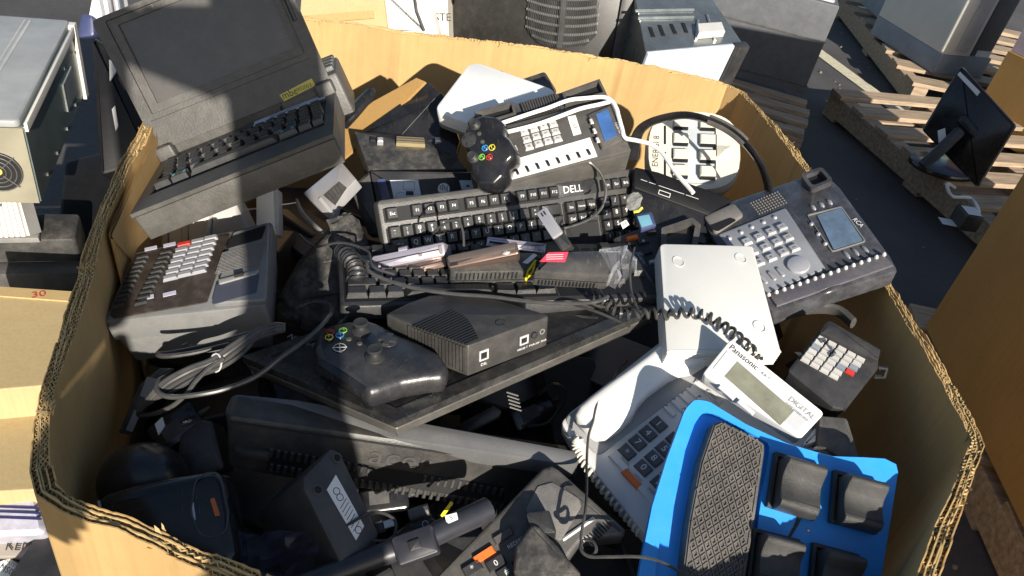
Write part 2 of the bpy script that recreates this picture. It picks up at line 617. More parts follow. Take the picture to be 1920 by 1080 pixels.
for o0, o1 in ((0.0013, 0.0046), (0.0077, 0.0106), (0.0119, 0.0150)):
    mb = MB()
    jg = ragged(NB, 0.0009)
    a_, b_, a2_, b2_ = [], [], [], []
    for i in range(NB):
        k = (o0 + o1) / 2 + (o1 - o0) / 2 * (1 if i % 2 else -1)
        k *= tk[i]
        p = line[i] + innr[i] * k
        q = line[i] + innr[i] * (k + 0.0009) + tang[i] * 0.0006
        tz = RIMZ - 0.0012 + jg[i] - rim_drop(i)
        a_.append(mb.v((p.x, p.y, tz)))
        b_.append(mb.v((p.x, p.y, 0.615 - rim_drop(i))))
        a2_.append(mb.v((q.x, q.y, tz)))
    for i in range(NB - 1):
        mb.face((a_[i], a_[i + 1], b_[i + 1], b_[i]))
        mb.face((a_[i], a_[i + 1], a2_[i + 1], a2_[i]))
    mb.build("corrugation", CARDE, box, smooth=0, M=BM)
for o0, o1 in ((0.0014, 0.0045), (0.0078, 0.0105), (0.0120, 0.0149)):  # filler ring, added to keep the flute gaps from going dark
    mb = MB()
    pa_ = [mb.v((line[i].x + innr[i].x * o0 * tk[i], line[i].y + innr[i].y * o0 * tk[i], RIMZ - 0.0050 - rim_drop(i))) for i in range(NB)]
    pb_ = [mb.v((line[i].x + innr[i].x * o1 * tk[i], line[i].y + innr[i].y * o1 * tk[i], RIMZ - 0.0050 - rim_drop(i))) for i in range(NB)]
    for i in range(NB):
        mb.face((pa_[i], pa_[(i + 1) % NB], pb_[(i + 1) % NB], pb_[i]))
    mb.build("flute_fill", CARDE, box, smooth=0, M=BM)
mb = MB()
mb.prism([(p.x + n_.x * 0.02, p.y + n_.y * 0.02) for p, n_ in list(zip(line, innr))[::6]], 0.03, 0.05)
mb.build("box_floor", CARD2, box, smooth=0, M=BM)
# loose inner flap against the left wall and torn shreds of paper along the rim
def on_rim(px, py, off=0.025):
    w = atz(px, py, RIMZ)
    i = min(range(NB), key=lambda k: (line[k].x - w.x) ** 2 + (line[k].y - w.y) ** 2)
    return i
i0, i1 = on_rim(168, 440), on_rim(262, 243)
mb = MB()
ids = list(range(min(i0, i1), max(i0, i1), 3))
if line[ids[0]].y > line[ids[-1]].y:
    ids = ids[::-1]
top, bot = [], []
for k, i in enumerate(ids):
    for lst, off, z in ((top, 0.0195, RIMZ - 0.006), (bot, 0.0205, RIMZ - 0.012 - 0.34 * min(1, k / (len(ids) * 0.22)))):
        lst.append((line[i].x + innr[i].x * off, line[i].y + innr[i].y * off, z))
mb.rings([top, bot, [(x + 0.004, y, z) for x, y, z in bot], [(x + 0.004, y, z) for x, y, z in top]], cap0=False, cap1=False)
mb.build("inner_flap", CARD, box, smooth=40, M=BM)
for px, py in ((150, 487), (146, 500), (262, 243), (1425, 197), (1490, 270), (1520, 315), (1727, 640), (1795, 900), (1740, 1010), (1775, 925), (62, 760), (66, 775), (290, 1020), (330, 1035)):
    i = on_rim(px, py)
    mb = MB()
    for q in range(4):
        off = rnd.uniform(0, 0.017)
        p = Vector((line[i].x + innr[i].x * off, line[i].y + innr[i].y * off, RIMZ - 0.003))
        d = Vector((rnd.uniform(-1, 1), rnd.uniform(-1, 1), rnd.uniform(0.3, 1.2))) * rnd.uniform(0.004, 0.009)
        w = Vector((tang[i].x, tang[i].y, 0)) * rnd.uniform(0.002, 0.006)
        mb.rings([[p - w, p + w, p + w * 0.5 + d, p - w * 0.3 + d * 1.2]], cap0=False)
    mb.build("torn_shred", CARDE, box, smooth=0, M=BM)

# ================================================================ BEHIND AND BESIDE THE BOX
def pallet(name, label, fr, W, L, slats, grp, flip=1):
    root = thing(name, label, "pallet", fr, grp)
    pw = L / (slats + (slats - 1) * 0.95)
    for k in range(slats):
        mb = MB()
        y0 = -k * pw * 1.95
        j = random.uniform(-0.01, 0.01)
        mb.prism([(j, y0), (W + j, y0 + random.uniform(-.006, .006)), (W + j, y0 - pw), (j - random.uniform(0, .012), y0 - pw)], -0.018, 0, 0.002)
        mb.build("deck_board", WOOD, root, smooth=0)
    for k in range(3):
        mb = MB()
        x = 0.004 + k * (W - 0.078)/2
        pts = []
        mb.prism([(x, 0.004), (x + 0.07, 0.004), (x + 0.07, -L - .004), (x, -L - .004)], -0.105, -0.019, 0.003)
        mb.build("stringer", WOOD, root, smooth=0)
    for k in range(3):
        mb = MB()
        y = -k * (L - 0.09) / 2
        mb.box(0, W, y - 0.09, y, -0.122, -0.106)
        mb.build("bottom_board", WOOD, root, smooth=0)
    return root
fr = Fr(c=(1562, 165), z=0.128, a=(1562, 165), b=(1757, 182))
pallet("wooden_pallet", "weathered wooden pallet on the asphalt with the black monitor leaning on it", fr, 0.98, 1.34, 8, "pallets standing on the asphalt")
fr = Fr(c=(1352, 140), z=0.128, a=(1420, 193), b=(1520, 222))
pallet("wooden_pallet", "wooden pallet under the tall grey cabinet behind the box", fr, fr.uv(1516, 205)[0], 0.40, 4, "pallets standing on the asphalt")
fr = Fr(c=(1580, -6), z=0.128, a=(1580, -6), b=(1712, 152), )
pallet("wooden_pallet", "broken wooden pallet carrying the beige printer at the top right", Fr(o=fr.hit(1578, -10), X=fr.y), 1.2, (fr.hit(1712, 154) - fr.hit(1578, -10)).length, 7, "pallets standing on the asphalt")
fr = Fr(c=(1735, 612), z=0.118, X=(0, -1, 0))
pallet("wooden_pallet", "wooden pallet beneath the second big cardboard box on the right", Fr(o=fr.o + Vector((-0.015, 0.1, 0)), X=(1, 0, 0)), 1.0, 1.25, 6, "pallets standing on the asphalt")

# second big cardboard box on the right
c0 = atz(1735, 612, 0.135)
bx = thing("cardboard_box", "tall plain brown cardboard box standing at the right edge", "box", M=Matrix.Translation(c0))
mb = MB()
mb.prism([(0, -1.0), (1.1, -1.0), (1.1, 0), (0, 0)], 0, 0.95, 0.004)
mb.build("box_wall", CARD2, bx, smooth=0)
for q in range(2):
    mb = MB()
    mb.prism([(0.0, -1.0 + q * 0.88), (1.1, -1.0 + q * 0.88), (1.1, -0.88 + q * 0.88), (0.0, -0.88 + q * 0.88)], 0.952, 0.957)
    mb.build("box_flap", CARD2, bx, smooth=0)

# tall grey cabinet on its pallet
p0, p1 = atz(1505, 178, 0.13), atz(1400, 150, 0.13)
fr = Fr(o=p0, X=(p0 - p1))
zt = 0.2
while proj((p0.x, p0.y, zt))[1] > 12:
    zt += 0.005
cab = thing("metal_cabinet", "tall dull grey metal cabinet with a pressed seam standing on a pallet", "cabinet", fr)
H_ = zt - 0.13
mb = MB()
mb.prism([(-0.62, 0), (0.0, 0), (0.0, 0.45), (-0.62, 0.45)], 0.002, H_, 0.01)
mb.build("cabinet_body", mat("dark_grey_paint", (0.075, 0.08, 0.09), 0.5, dust=0.15), cab)
mb = MB()
mb.box(-0.62, 0.004, -0.004, 0.45, H_ * 0.60, H_ * 0.615, 0.002)
mb.box(-0.62, 0.004, -0.004, 0.45, H_ * 0.10, H_ * 0.115, 0.002)
mb.build("pressed_seam", DKG, cab)
mb = MB()
mb.prism(rect(-0.60, 0.02, -0.02, 0.43, 0.02), H_, H_ + 0.006, 0.002)
mb.build("lit_top_plate", LTG, cab)  # light grey plate painted in for the sunlit cabinet top

# black upright appliance with a bowed grille
fr = Fr(c=(1010, 60), n=(0.05, -0.99, 0.14), a=(845, 60), b=(1175, 88), d=2.32)
app = thing("tower_appliance", "tall black upright appliance with a bowed slatted grille behind the box", "appliance", fr)
xl, xr = fr.uv(846, 50)[0], fr.uv(1176, 60)[0]
mb = MB()
mb.prism(roundpoly([(xl, -0.62), (xr, -0.62), (xr, 0.3), (xl, 0.3)], 0.03), -0.24, 0, 0.02)
mb.build("housing", mat("brown_black_housing", (0.017, 0.016, 0.0145), 0.38, dust=0.06, bump=0.3), app)
mb = MB()
mb.box(xl - 0.018, xl - 0.001, -0.62, 0.3, -0.05, 0.012, 0.003)
mb.build("side_trim", DKG, app)
mb = MB()
mb.prism([(xr - 0.06, -0.62), (xr + 0.004, -0.62), (xr + 0.004, 0.3), (xr - 0.02, 0.3)], 0.001, 0.012, 0.004)
mb.build("side_trim", DKG, app)
gl = fr.P([(992, -60), (1118, -50), (1119, 66), (1098, 86), (1060, 91), (1020, 82), (995, 62)], 0.01)
gl = roundpoly(gl, 0.02)
mb = MB()
mb.prism(gl, 0.0005, 0.006)
mb.build("grille_back", HOLE, app)
mb = MB()
gx0, gx1 = min(p[0] for p in gl), max(p[0] for p in gl)
gy0, gy1 = min(p[1] for p in gl), max(p[1] for p in gl)
for k in range(12):
    y = gy0 + 0.02 + k * 0.0235
    m_ = (gx0 + gx1) / 2
    hw = (gx1 - gx0) / 2 * (1 if y > gy0 + 0.05 else math.sqrt(max(0.05, 1 - ((gy0 + 0.05 - y) / 0.05) ** 2)))
    path = [(m_ + hw * t / 8, y - 0.012 * (1 - (t / 8) ** 2) + 0.008, 0.007 + 0.016 * (1 - (t / 8) ** 2)) for t in range(-8, 9)]
    mb.tube(path, 0.0042, 6)
mb.build("grille_slats", MDG, app)
mb = MB()
for k in range(-19, 20):
    x = (gx0 + gx1) / 2 + k * (gx1 - gx0) / 40
    yy = gy0 + 0.05 * (abs(k) / 20) ** 3 + 0.004
    z = 0.012 + 0.016 * (1 - (k / 20) ** 2)
    w = 0.0022 if abs(k) < 2 else 0.0008
    mb.box(x - w, x + w, yy, gy1, z, z + 0.002)
mb.build("grille_bars", BLK, app)

# open steel computer chassis behind the box
fr = Fr(c=(1285, 50), n=(0.05, -0.25, 0.97), a=(1210, 97), b=(1392, 80), d=2.25)
ch = thing("computer_chassis", "open galvanised steel computer case lying on its side behind the box", "computer case", fr)
tp = fr.P([(1210, 97), (1392, 80), (1318, -30), (1186, -30)])
mb = MB()
mb.prism(tp, -0.25, 0, 0.003)
mb.build("case_shell", mat("dark_steel", (0.30, 0.32, 0.31), 0.28, metal=0.8, var=0.3, vscale=8, dust=0.1), ch, smooth=0)
mb = MB()
for (a, b) in (((1218, 52), (1225, 70)), ((1236, 48), (1244, 68)), ((1258, 46), (1266, 64)), ((1280, 44), (1287, 62))):
    p, q = Vector(fr.uv(*a)), Vector(fr.uv(*b))
    e = (q - p).normalized()
    n_ = Vector((-e.y, e.x)) * 0.005
    mb.prism([p - n_, p + n_, q + n_, q - n_], 0.0005, 0.0025)
mb.build("louvre_slots", HOLE, ch, smooth=0)
mb = MB()
for a, b in (((1190, 22), (1300, 20)), ((1195, 36), (1300, 34)), ((1305, 75), (1308, 40)), ((1340, 78), (1325, 30))):
    p, q = fr.uv(*a), fr.uv(*b)
    mb.tube([(p[0], p[1], 0.003), (q[0], q[1], 0.003)], 0.004, 6)
mb.build("folded_seams", STEEL, ch)
mb = MB()
q = fr.P([(1305, 74), (1355, 70), (1348, 52), (1303, 55)])
mb.prism(q, 0.001, 0.02, 0.003)
mb.build("drive_cage", LTG, ch, smooth=0)
a, b = Vector(tp[0]), Vector(tp[1])
e = (b - a).normalized()
n_ = Vector((e.y, -e.x))
mb = MB()
mb.prism(roundpoly([a + n_ * 0.002, b - e * 0.035 + n_ * 0.002, b - e * 0.035 + n_ * 0.016, a + n_ * 0.016], 0.004), -0.22, 0.004, 0.004)
mb.build("front_panel", mat("pale_blue_white_plastic", (0.60, 0.65, 0.72), 0.4), ch)
mb = MB()
mb.prism(roundpoly([b - e * 0.034 + n_ * 0.002, b + e * 0.006 + n_ * 0.002, b + e * 0.006 + n_ * 0.03, b - e * 0.034 + n_ * 0.03], 0.008), -0.22, 0.008, 0.006)
mb.build("bezel", BLK, ch)

# cartons and a white casing behind the back wall, left of the black appliance
def carton(name, label, px, z, n, d_, depth, m, grp=None, cat="carton"):
    fr_ = Fr(c=px[0], n=n, a=px[0], b=px[1], z=z) if d_ is None else Fr(c=px[0], n=n, a=px[0], b=px[1], d=d_)
    o_ = thing(name, label, cat, fr_, grp)
    mb_ = MB()
    mb_.prism(fr_.P(px), -depth, 0, 0.002)
    mb_.build("carton_body", m, o_, smooth=0)
    return o_, fr_
o, fr = carton("carton", "pale open carton behind the laptop and the back wall", [(560, 62), (728, 66), (716, -25), (566, -25)], None, (0, -0.85, 0.5), 2.15, 0.3, CARDP)
mb = MB()
mb.prism(fr.P([(575, 30), (700, 20), (702, 35), (580, 45)]), 0.001, 0.006)
mb.build("carton_flap", CARD, o, smooth=0)
fr = Fr(c=(755, 20), n=(-0.2, -0.8, 0.5), a=(705, 60), b=(810, 66), d=2.12)
mb = MB()
mb.pillow(roundpoly(fr.P([(722, 70), (812, 72), (800, 20), (778, -40), (690, -40)]), [0.01, 0.02, 0.03, 0.02, 0.02]), [(0.01, -0.12), (0, -0.10), (0, -0.02), (0.008, -0.004), (0.02, 0)])
o = thing("white_casing", "white rounded plastic casing behind the back wall beside a marked carton", "casing", fr)
mb.build("casing_shell", WHT, o)
mb = MB()
mb.tube([(*fr.uv(776, -20), 0.003), (*fr.uv(782, 22), 0.003), (*fr.uv(796, 58), 0.003)], 0.004, 6)
mb.build("casing_slot", DKG, o)
o, fr = carton("carton", "carton with black marker letters left of the black appliance", [(786, 72), (842, 72), (838, -30), (784, -30)], None, (0.05, -0.95, 0.3), 2.22, 0.2, mat("white_carton", (0.62, 0.56, 0.47), 0.7))
mb = MB()
x, y = fr.uv(822, 33, 0.003)
mb.text("STE", x + 0.012, y, 0.003, 0.029, 0.0)
mb.build("lettering", INKB, o, smooth=0)

# steel desktop computer on its side at the upper left, stacked on darker scrap
zt = 0.55
P0, P1 = atz(45, 235, zt), atz(132, 58, zt)
zb = zt
while proj((P0.x, P0.y, zb))[1] < 375:
    zb -= 0.003
fr = Fr(o=P0, X=(P0 - P1).cross(Vector((0, 0, 1))) * -1)
if fr.x.x > 0:
    fr = Fr(o=P0, X=-fr.x)
# local x runs left from the corner, y is made to run to the back along the case
fr = Fr(o=P0, X=(P1 - P0))
Lc, Hc, Wc = (P1 - P0).length * 1.06, zt - zb, 0.36
pc = thing("desktop_computer", "grey steel desktop computer on its side with its fan grille facing out", "computer", fr)
mb = MB()
mb.prism([(0, 0), (Lc, 0), (Lc, Wc), (0, Wc)], -Hc, -0.003, 0.002)
mb.build("steel_chassis", mat("greenish_steel", (0.20, 0.25, 0.25), 0.34, metal=0.55, var=0.3, vscale=5, dust=0.1), pc, smooth=0)
mb = MB()
mb.prism(roundpoly([(-0.004, 0.006), (Lc + 0.01, 0.006), (Lc + 0.01, Wc), (-0.004, Wc)], 0.012), -0.002, 0.010, 0.004)
mb.build("side_panel", mat("grey_painted_steel", (0.30, 0.31, 0.31), 0.5, metal=0.0, dust=0.1), pc)
mb = MB()
for y0 in (0.075, 0.16):
    mb.tube([(0.03, y0, 0.010), (Lc * 0.97, y0, 0.010)], 0.003, 6)
for y0 in (0.115,):
    mb.tube([(0.0, y0 + 0.05, 0.010), (0.03, y0 - 0.03, 0.010), (Lc * 0.98, y0 - 0.03, 0.010)], 0.0016, 6)
mb.build("pressed_groove", LTG, pc)
mb = MB()
mb.prism([(-0.006, 0.002), (-0.001, 0.002), (-0.001, Wc), (-0.006, Wc)], -Hc, -0.003)
rear = mb.build("rear_plate", STEELB, pc, smooth=0)
mb = MB()
fc = fr.loc(Fr(o=P0, n=-fr.x, X=fr.y).hit(-2, 318))
def onrear(mb_):
    mb_.T = Matrix.Translation((-0.0065, fc.y, fc.z)) @ Matrix(((0, 0, -1, 0), (-1, 0, 0, 0), (0, 1, 0, 0), (0, 0, 0, 1)))
onrear(mb)
mb.disc(0, 0, 0.038, -0.002, 0.001, 28)
mb.build("fan_opening", HOLE, pc)
mb = MB()
onrear(mb)
for r_ in (0.013, 0.021, 0.029, 0.037):
    mb.tube([(r_ * math.cos(a * 0.2618), r_ * math.sin(a * 0.2618), 0.003) for a in range(24)], 0.0011, 6, closed=True)
for a in range(4):
    t = a * math.pi / 2 + 0.78
    mb.tube([(0.01 * math.cos(t), 0.01 * math.sin(t), 0.003), (0.041 * math.cos(t), 0.041 * math.sin(t), 0.003)], 0.0011, 6)
mb.build("fan_guard", DKG, pc)
mb = MB()
onrear(mb)
mb.disc(0, 0, 0.007, 0, 0.002, 16, 0.001)
mb.build("fan_hub", LABELY, pc)
mb = MB()
onrear(mb)
for (x, y) in ((-0.02, -0.075), (-0.032, -0.075)):
    mb.disc(x, y, 0.0035, 0, 0.001, 10)
for k in range(7):
    mb.disc(-0.01 - 0.014 * (k % 3), 0.062 + 0.012 * (k // 3), 0.0016, 0, 0.001, 8)
mb.build("screw_holes", HOLE, pc)
mb = MB()
mb.prism([(Lc - 0.012, -0.006), (Lc + 0.012, -0.006), (Lc + 0.012, 0.02), (Lc - 0.012, 0.02)], -Hc - 0.01, 0.006, 0.003)
mb.prism([(0.0, -0.005), (Lc, -0.005), (Lc, 0.0), (0.0, 0.0)], -0.012, 0.004, 0.001)
mb.build("front_rim", OFFW, pc)
for k, (x, z) in enumerate(((0.05, -Hc * 0.9), (0.12, -Hc * 0.93), (0.2, -Hc * 0.93), (0.28, -Hc * 0.9), (0.33, -Hc * 0.3), (0.25, -Hc * 0.25))):
    mb = MB()
    mb.box(x * Lc / 0.36, x * Lc / 0.36 + 0.005, -0.0025, 0.0, z, z + 0.005)
    mb.build("rivet", STEEL, pc, smooth=0)
mb = MB()
mb.box(Lc * 0.62, Lc * 0.82, -0.003, 0, -Hc * 0.75, -Hc * 0.35, 0.002)
mb.build("side_handle", STEEL, pc, smooth=0)

# dark printer and pale heat sink beneath it
fr = Fr(c=(60, 440), n=(0, -0.1, 1), a=(0, 440), b=(130, 436), z=zb - 0.10)
o = thing("old_printer", "dark grey printer body at the left under the desktop computer", "printer", fr)
mb = MB()
mb.prism(roundpoly(fr.P([(-120, 452), (140, 448), (150, 400), (-110, 395)]), 0.01), -0.055, 0, 0.006)
mb.build("printer_body", BLK2, o)
mb = MB()
mb.prism(roundpoly(fr.P([(-120, 474), (152, 470), (150, 446), (-118, 450)]), 0.01), -0.10, -0.056, 0.004)
mb.build("printer_base", DKG, o)
mb = MB()
mb.prism(fr.P([(-60, 448), (72, 446), (74, 434), (-60, 436)], 0.012), 0.001, 0.012, 0.003)
mb.build("paper_tray", MDG, o)
fr = Fr(c=(20, 410), n=(0.1, -0.9, 0.4), a=(0, 445), b=(54, 443), d=(atz(20, 430, zb - 0.08) - EYE).length * 0.985)
o = thing("heat_sink", "pale finned heat sink standing on the dark printer at the left", "heat sink", fr)
q = fr.P([(-40, 446), (56, 442), (36, 372), (-50, 374)])
mb = MB()
mb.prism(q, -0.04, 0, 0.001)
mb.build("sink_base", LTG, o, smooth=0)
mb = MB()
for k in range(9):
    t = k / 9
    a = Vector(q[0]).lerp(Vector(q[1]), t)
    b = Vector(q[3]).lerp(Vector(q[2]), t)
    mb.prism([a, a + Vector((0.006, 0)), b + Vector((0.006, 0)), b], 0.0005, 0.008)
mb.build("sink_fin", WHT, o, smooth=0)

# cartons, wrapped parcel, labels along the left edge
o, fr = carton("carton", "sunlit carton with red stamp at the left edge beside the box", [(-60, 735), (96, 722), (135, 548), (-60, 535)], 0.36, (0, 0, 1), None, 0.34, CARDP, "cartons at the left edge")
mb = MB()
mb.prism(fr.P([(-60, 552), (128, 566), (135, 548), (-60, 535)], 0.001), 0.0005, 0.003)
mb.build("carton_flap", CARDE, o, smooth=0)
mb = MB()
mb.text("30", *fr.uv(72, 552, 0.004), 0.004, 0.022, 0.2)
mb.build("red_stamp", REDK, o, smooth=0)
o, fr = carton("carton", "plain sunlit carton lower at the left edge above the wrapped parcel", [(-60, 925), (66, 918), (70, 770), (-60, 768)], 0.30, (0, 0, 1), None, 0.29, CARDP, "cartons at the left edge")
fr = Fr(c=(30, 960), n=(0, -0.3, 0.95), a=(0, 960), b=(80, 955), z=0.27)
o = thing("wrapped_parcel", "film wrapped white parcel with dark blue stripes at the lower left", "parcel", fr)
mb = MB()
mb.pillow(roundpoly(fr.P([(-50, 1004), (86, 1000), (66, 917), (-40, 917)]), 0.01), [(0.004, -0.06), (0, -0.05), (0, -0.008), (0.006, 0)])
mb.build("parcel_body", mat("lilac_paper", (0.42, 0.41, 0.48), 0.5, var=0.25, vscale=40), o)
mb = MB()
for y in (947, 956, 967):
    mb.prism(fr.P([(-45, y), (78, y + 4), (78, y + 8), (-45, y + 3)], 0.001), 0.0005, 0.0018)
mb.build("blue_stripes", mat("navy_print", (0.02, 0.025, 0.10), 0.5), o, smooth=0)
fr = Fr(c=(30, 1035), n=(0, -0.4, 0.9), a=(0, 1035), b=(90, 1040), z=0.22)
o = thing("label_card", "brown labelled carton under the wrapped parcel at the lower left", "carton", fr)
mb = MB()
mb.prism(fr.P([(-30, 1044), (78, 1046), (92, 1022), (-10, 1012)]), -0.05, 0, 0.002)
mb.build("carton_body", mat("grey_brown_card", (0.30, 0.26, 0.22), 0.6), o, smooth=0)
mb = MB()
mb.text("KEMIL", *fr.uv(45, 1024, 0.003), 0.003, 0.018, 0.05)
mb.build("lettering", INKB, o, smooth=0)
fr = Fr(c=(25, 1065), n=(0.1, -0.5, 0.85), a=(5, 1060), b=(60, 1078), z=0.2)
o = thing("white_carton", "small white carton with printed number in the lower left corner", "carton", fr)
mb = MB()
mb.prism(fr.P([(-30, 1110), (70, 1110), (62, 1072), (16, 1046), (-20, 1060)]), -0.05, 0, 0.002)
mb.build("carton_body", LABELW, o, smooth=0)
mb = MB()
mb.text("MS0081", *fr.uv(22, 1073, 0.003), 0.003, 0.011, -0.1)
mb.text("MATERIAL", *fr.uv(26, 1059, 0.003), 0.003, 0.006, -0.1)
mb.build("lettering", INKB, o, smooth=0)

# white and silver casings between the computer and the laptop
fr = Fr(c=(190, 40), n=(0.1, -0.85, 0.5), a=(160, 30), b=(215, 22), d=1.95)
o = thing("toner_unit", "white and silver casing standing behind the open laptop lid", "casing", fr)
mb = MB()
mb.prism(roundpoly(fr.P([(158, 60), (215, 50), (200, -30), (175, -30)]), 0.01), -0.1, 0, 0.008)
mb.build("casing_shell", WHT, o)
mb = MB()
mb.tube([(*fr.uv(208, 40), 0.01), (*fr.uv(196, -30), 0.01)], 0.012, 10)
mb.tube([(*fr.uv(224, 30), 0.004), (*fr.uv(214, -30), 0.004)], 0.007, 10)
mb.build("roller", SLV, o)
mb = MB()
mb.prism(roundpoly(fr.P([(150, 75), (185, 72), (182, 32), (160, 28)]), 0.01), 0.001, 0.02, 0.006)
mb.build("end_block", mat("navy_plastic", (0.04, 0.05, 0.12), 0.4), o)
fr = Fr(c=(190, 180), n=(0.1, -0.7, 0.7), a=(160, 180), b=(240, 160), d=1.75)
o = thing("black_scrap_case", "battered black plastic case in the shadow left of the laptop lid", "case", fr)
mb = MB()
mb.prism(roundpoly(fr.P([(186, 330), (290, 300), (240, 120), (168, 60)]), 0.01), -0.25, 0, 0.01)
mb.build("case_shell", VBLK, o)
mb = MB()
mb.prism(fr.P([(210, 205), (216, 198), (222, 236), (217, 245)], 0.003), 0.001, 0.004)
mb.prism(fr.P([(205, 112), (222, 122), (216, 138), (206, 152)], 0.003), 0.001, 0.004)
mb.build("bright_clip", LTG, o, smooth=0)
fr = Fr(c=(150, 420), n=(0, -0.3, 0.95), a=(100, 420), b=(200, 400), z=0.22)
o = thing("black_scrap_case", "flat black case in deep shadow between the box and the printer", "case", fr)
mb = MB()
mb.prism(roundpoly(fr.P([(90, 560), (260, 540), (330, 250), (120, 300)]), 0.02), -0.08, 0, 0.01)
mb.build("case_shell", VBLK, o)

# beige printer on the far pallet, cartons and the black monitor on the right
c0, c1, c2 = atz(1748, 138, 0.13), atz(1680, 45, 0.13), atz(1842, 146, 0.13)
fr = Fr(o=c0, X=(c2 - c0))
o = thing("office_printer", "bulky beige office printer with dark grey base on the far pallet", "printer", fr)
wd, dp = (c2 - c0).length, min(0.55, (c1 - c0).length)
mb = MB()
mb.prism(roundpoly([(0, 0), (wd, 0), (wd, dp), (0, dp)], 0.015), 0.001, 0.10, 0.006)
mb.build("printer_base", BLUEGREY, o)
mb = MB()
mb.prism(roundpoly([(0, 0), (wd * 0.55, 0), (wd * 0.55, dp), (0, dp)], 0.02), 0.101, 0.62, 0.02)
mb.build("printer_body", OFFW, o)
mb = MB()
mb.prism(roundpoly([(wd * 0.56, 0.02), (wd, 0.02), (wd, dp), (wd * 0.56, dp)], 0.02), 0.101, 0.58, 0.02)
mb.build("side_unit", mat("dark_grey_paint", (0.075, 0.08, 0.09)), o)
mb = MB()
mb.T = Matrix.Translation((0, 0, 0)) @ Matrix(((1, 0, 0, 0), (0, 0, -1, 0), (0, 1, 0, 0), (0, 0, 0, 1)))
mb.prism(rect(wd * 0.2, 0.12, wd * 0.45, 0.5, 0.02), 0.001, 0.004)
mb.build("paper_slot", LTG, o)
mb = MB()
mb.T = Matrix(((1, 0, 0, 0), (0, 0, -1, 0), (0, 1, 0, 0), (0, 0, 0, 1)))
mb.prism(rect(wd * 0.68, 0.06, wd * 0.95, 0.13), -0.018, -0.014)
mb.build("rating_label", LABELW, o)
fr = Fr(c=(1650, 20), z=0.13, a=(1610, 5), b=(1690, 75))
o = thing("office_printer", "lower grey machine half hidden at the top edge on the far pallet", "printer", Fr(o=atz(1672, 60, 0.13), X=fr.x))
mb = MB()
mb.prism([(-0.5, 0.01), (0, 0.01), (0, 0.4), (-0.5, 0.4)], 0.002, 0.3, 0.012)
mb.build("printer_body", BLUEGREY, o)
mb = MB()
mb.prism([(-0.5, 0.0), (0.005, 0.0), (0.005, 0.4), (-0.5, 0.4)], 0.303, 0.36, 0.01)
mb.build("printer_lid", OFFW, o)
# cartons at the far right
fr = Fr(o=atz(1845, 250, 0.02), X=(0.5, -0.87, 0))
o = thing("carton", "brown carton behind the black monitor at the right edge", "carton", fr)
mb = MB()
mb.prism([(-0.1, 0), (0.7, 0), (0.7, 0.5), (-0.1, 0.5)], 0, 0.36, 0.003)
mb.build("carton_body", CARD2, o, smooth=0)
o = thing("carton", "pale purple tinted carton with a marker letter stacked at the right edge", "carton", Fr(o=fr.o + Vector((0.01, 0.0, 0.362)), X=(0.5, -0.87, 0)))
mb = MB()
mb.prism([(-0.1, 0), (0.7, 0), (0.7, 0.5), (-0.1, 0.5)], 0, 0.4, 0.003)
mb.build("carton_body", mat("lilac_carton", (0.46, 0.38, 0.42), 0.6, var=0.2), o, smooth=0)
mb = MB()
mb.T = Matrix(((1, 0, 0, 0), (0, 0, -1, 0), (0, 1, 0, 0), (0, 0, 0, 1)))
mb.text("A", 0.10, 0.10, 0.002, 0.10)
mb.build("lettering", INKB, o, smooth=0)
mb = MB()
mb.T = Matrix(((1, 0, 0, 0), (0, 0, -1, 0), (0, 1, 0, 0), (0, 0, 0, 1)))
mb.prism(rect(-0.1, 0.26, 0.7, 0.4), 0.0005, 0.003)
mb.build("printed_band", mat("purple_print", (0.22, 0.10, 0.28), 0.5, var=0.35, vscale=20), o, smooth=0)

# black monitor leaning on the pallet, its back to us
fr = Fr(c=(1817, 236), n=(-0.55, -0.70, 0.42), a=(1728, 242), b=(1832, 352), d=3.15)
mon = thing("black_monitor", "black flat monitor leaning on the weathered pallet with its back showing", "monitor", fr, "flat monitors")
q = fr.P([(1728, 242), (1833, 352), (1906, 234), (1802, 120)])
mb = MB()
mb.prism(roundpoly(q, 0.012), -0.025, 0, 0.012)
mb.build("monitor_shell", GLOSS, mon)
mb = MB()
mb.prism(roundpoly(inset(q if area2(q) > 0 else q[::-1], 0.09), 0.02), 0.001, 0.03, 0.02)
mb.build("rear_bulge", BLK, mon)
mb = MB()
mb.prism(fr.P([(1795, 140), (1800, 134), (1838, 172), (1832, 180)], 0.003), 0.001, 0.003)
mb.prism(fr.P([(1758, 245), (1772, 240), (1774, 258), (1760, 268)], 0.034), 0.032, 0.0345)
mb.build("white_label", LABELW, mon, smooth=0)
mb = MB()
mb.tube([(*fr.uv(1800, 250), 0.03), (*fr.uv(1765, 290), 0.07), (*fr.uv(1735, 318), 0.08)], 0.02, 8)
mb.build("stand_arm", BLK, mon)
mb = MB()
fb = Fr(c=(1765, 315), z=0.14, a=(1710, 320), b=(1800, 330))
mb.T = fr.M.inverted() @ fb.M
mb.prism(circle(0, 0, 0.13, 28, 0.10), 0, 0.018, 0.008)
mb.build("stand_base", GLOSS, mon)
mb = MB()
pts = [atz(1790, 352, 0.15), atz(1776, 345, 0.2), atz(1785, 368, 0.17), atz(1820, 372, 0.14), atz(1835, 400, 0.14), atz(1815, 420, 0.14)]
mb.tube(spline(pts, 6), 0.006, 6)
tag(mb.build("extension_lead", CABLEW), "white power cord lying on the pallet below the black monitor", "cord")
fr = Fr(c=(1815, 405), z=0.165, a=(1800, 400), b=(1830, 405))
o = thing("power_adapter", "small black plug adapter with a pale label on the pallet end", "adapter", fr, "power adapters")
mb = MB()
mb.prism(rect(-0.03, -0.04, 0.03, 0.04, 0.006), -0.035, 0.02, 0.006)
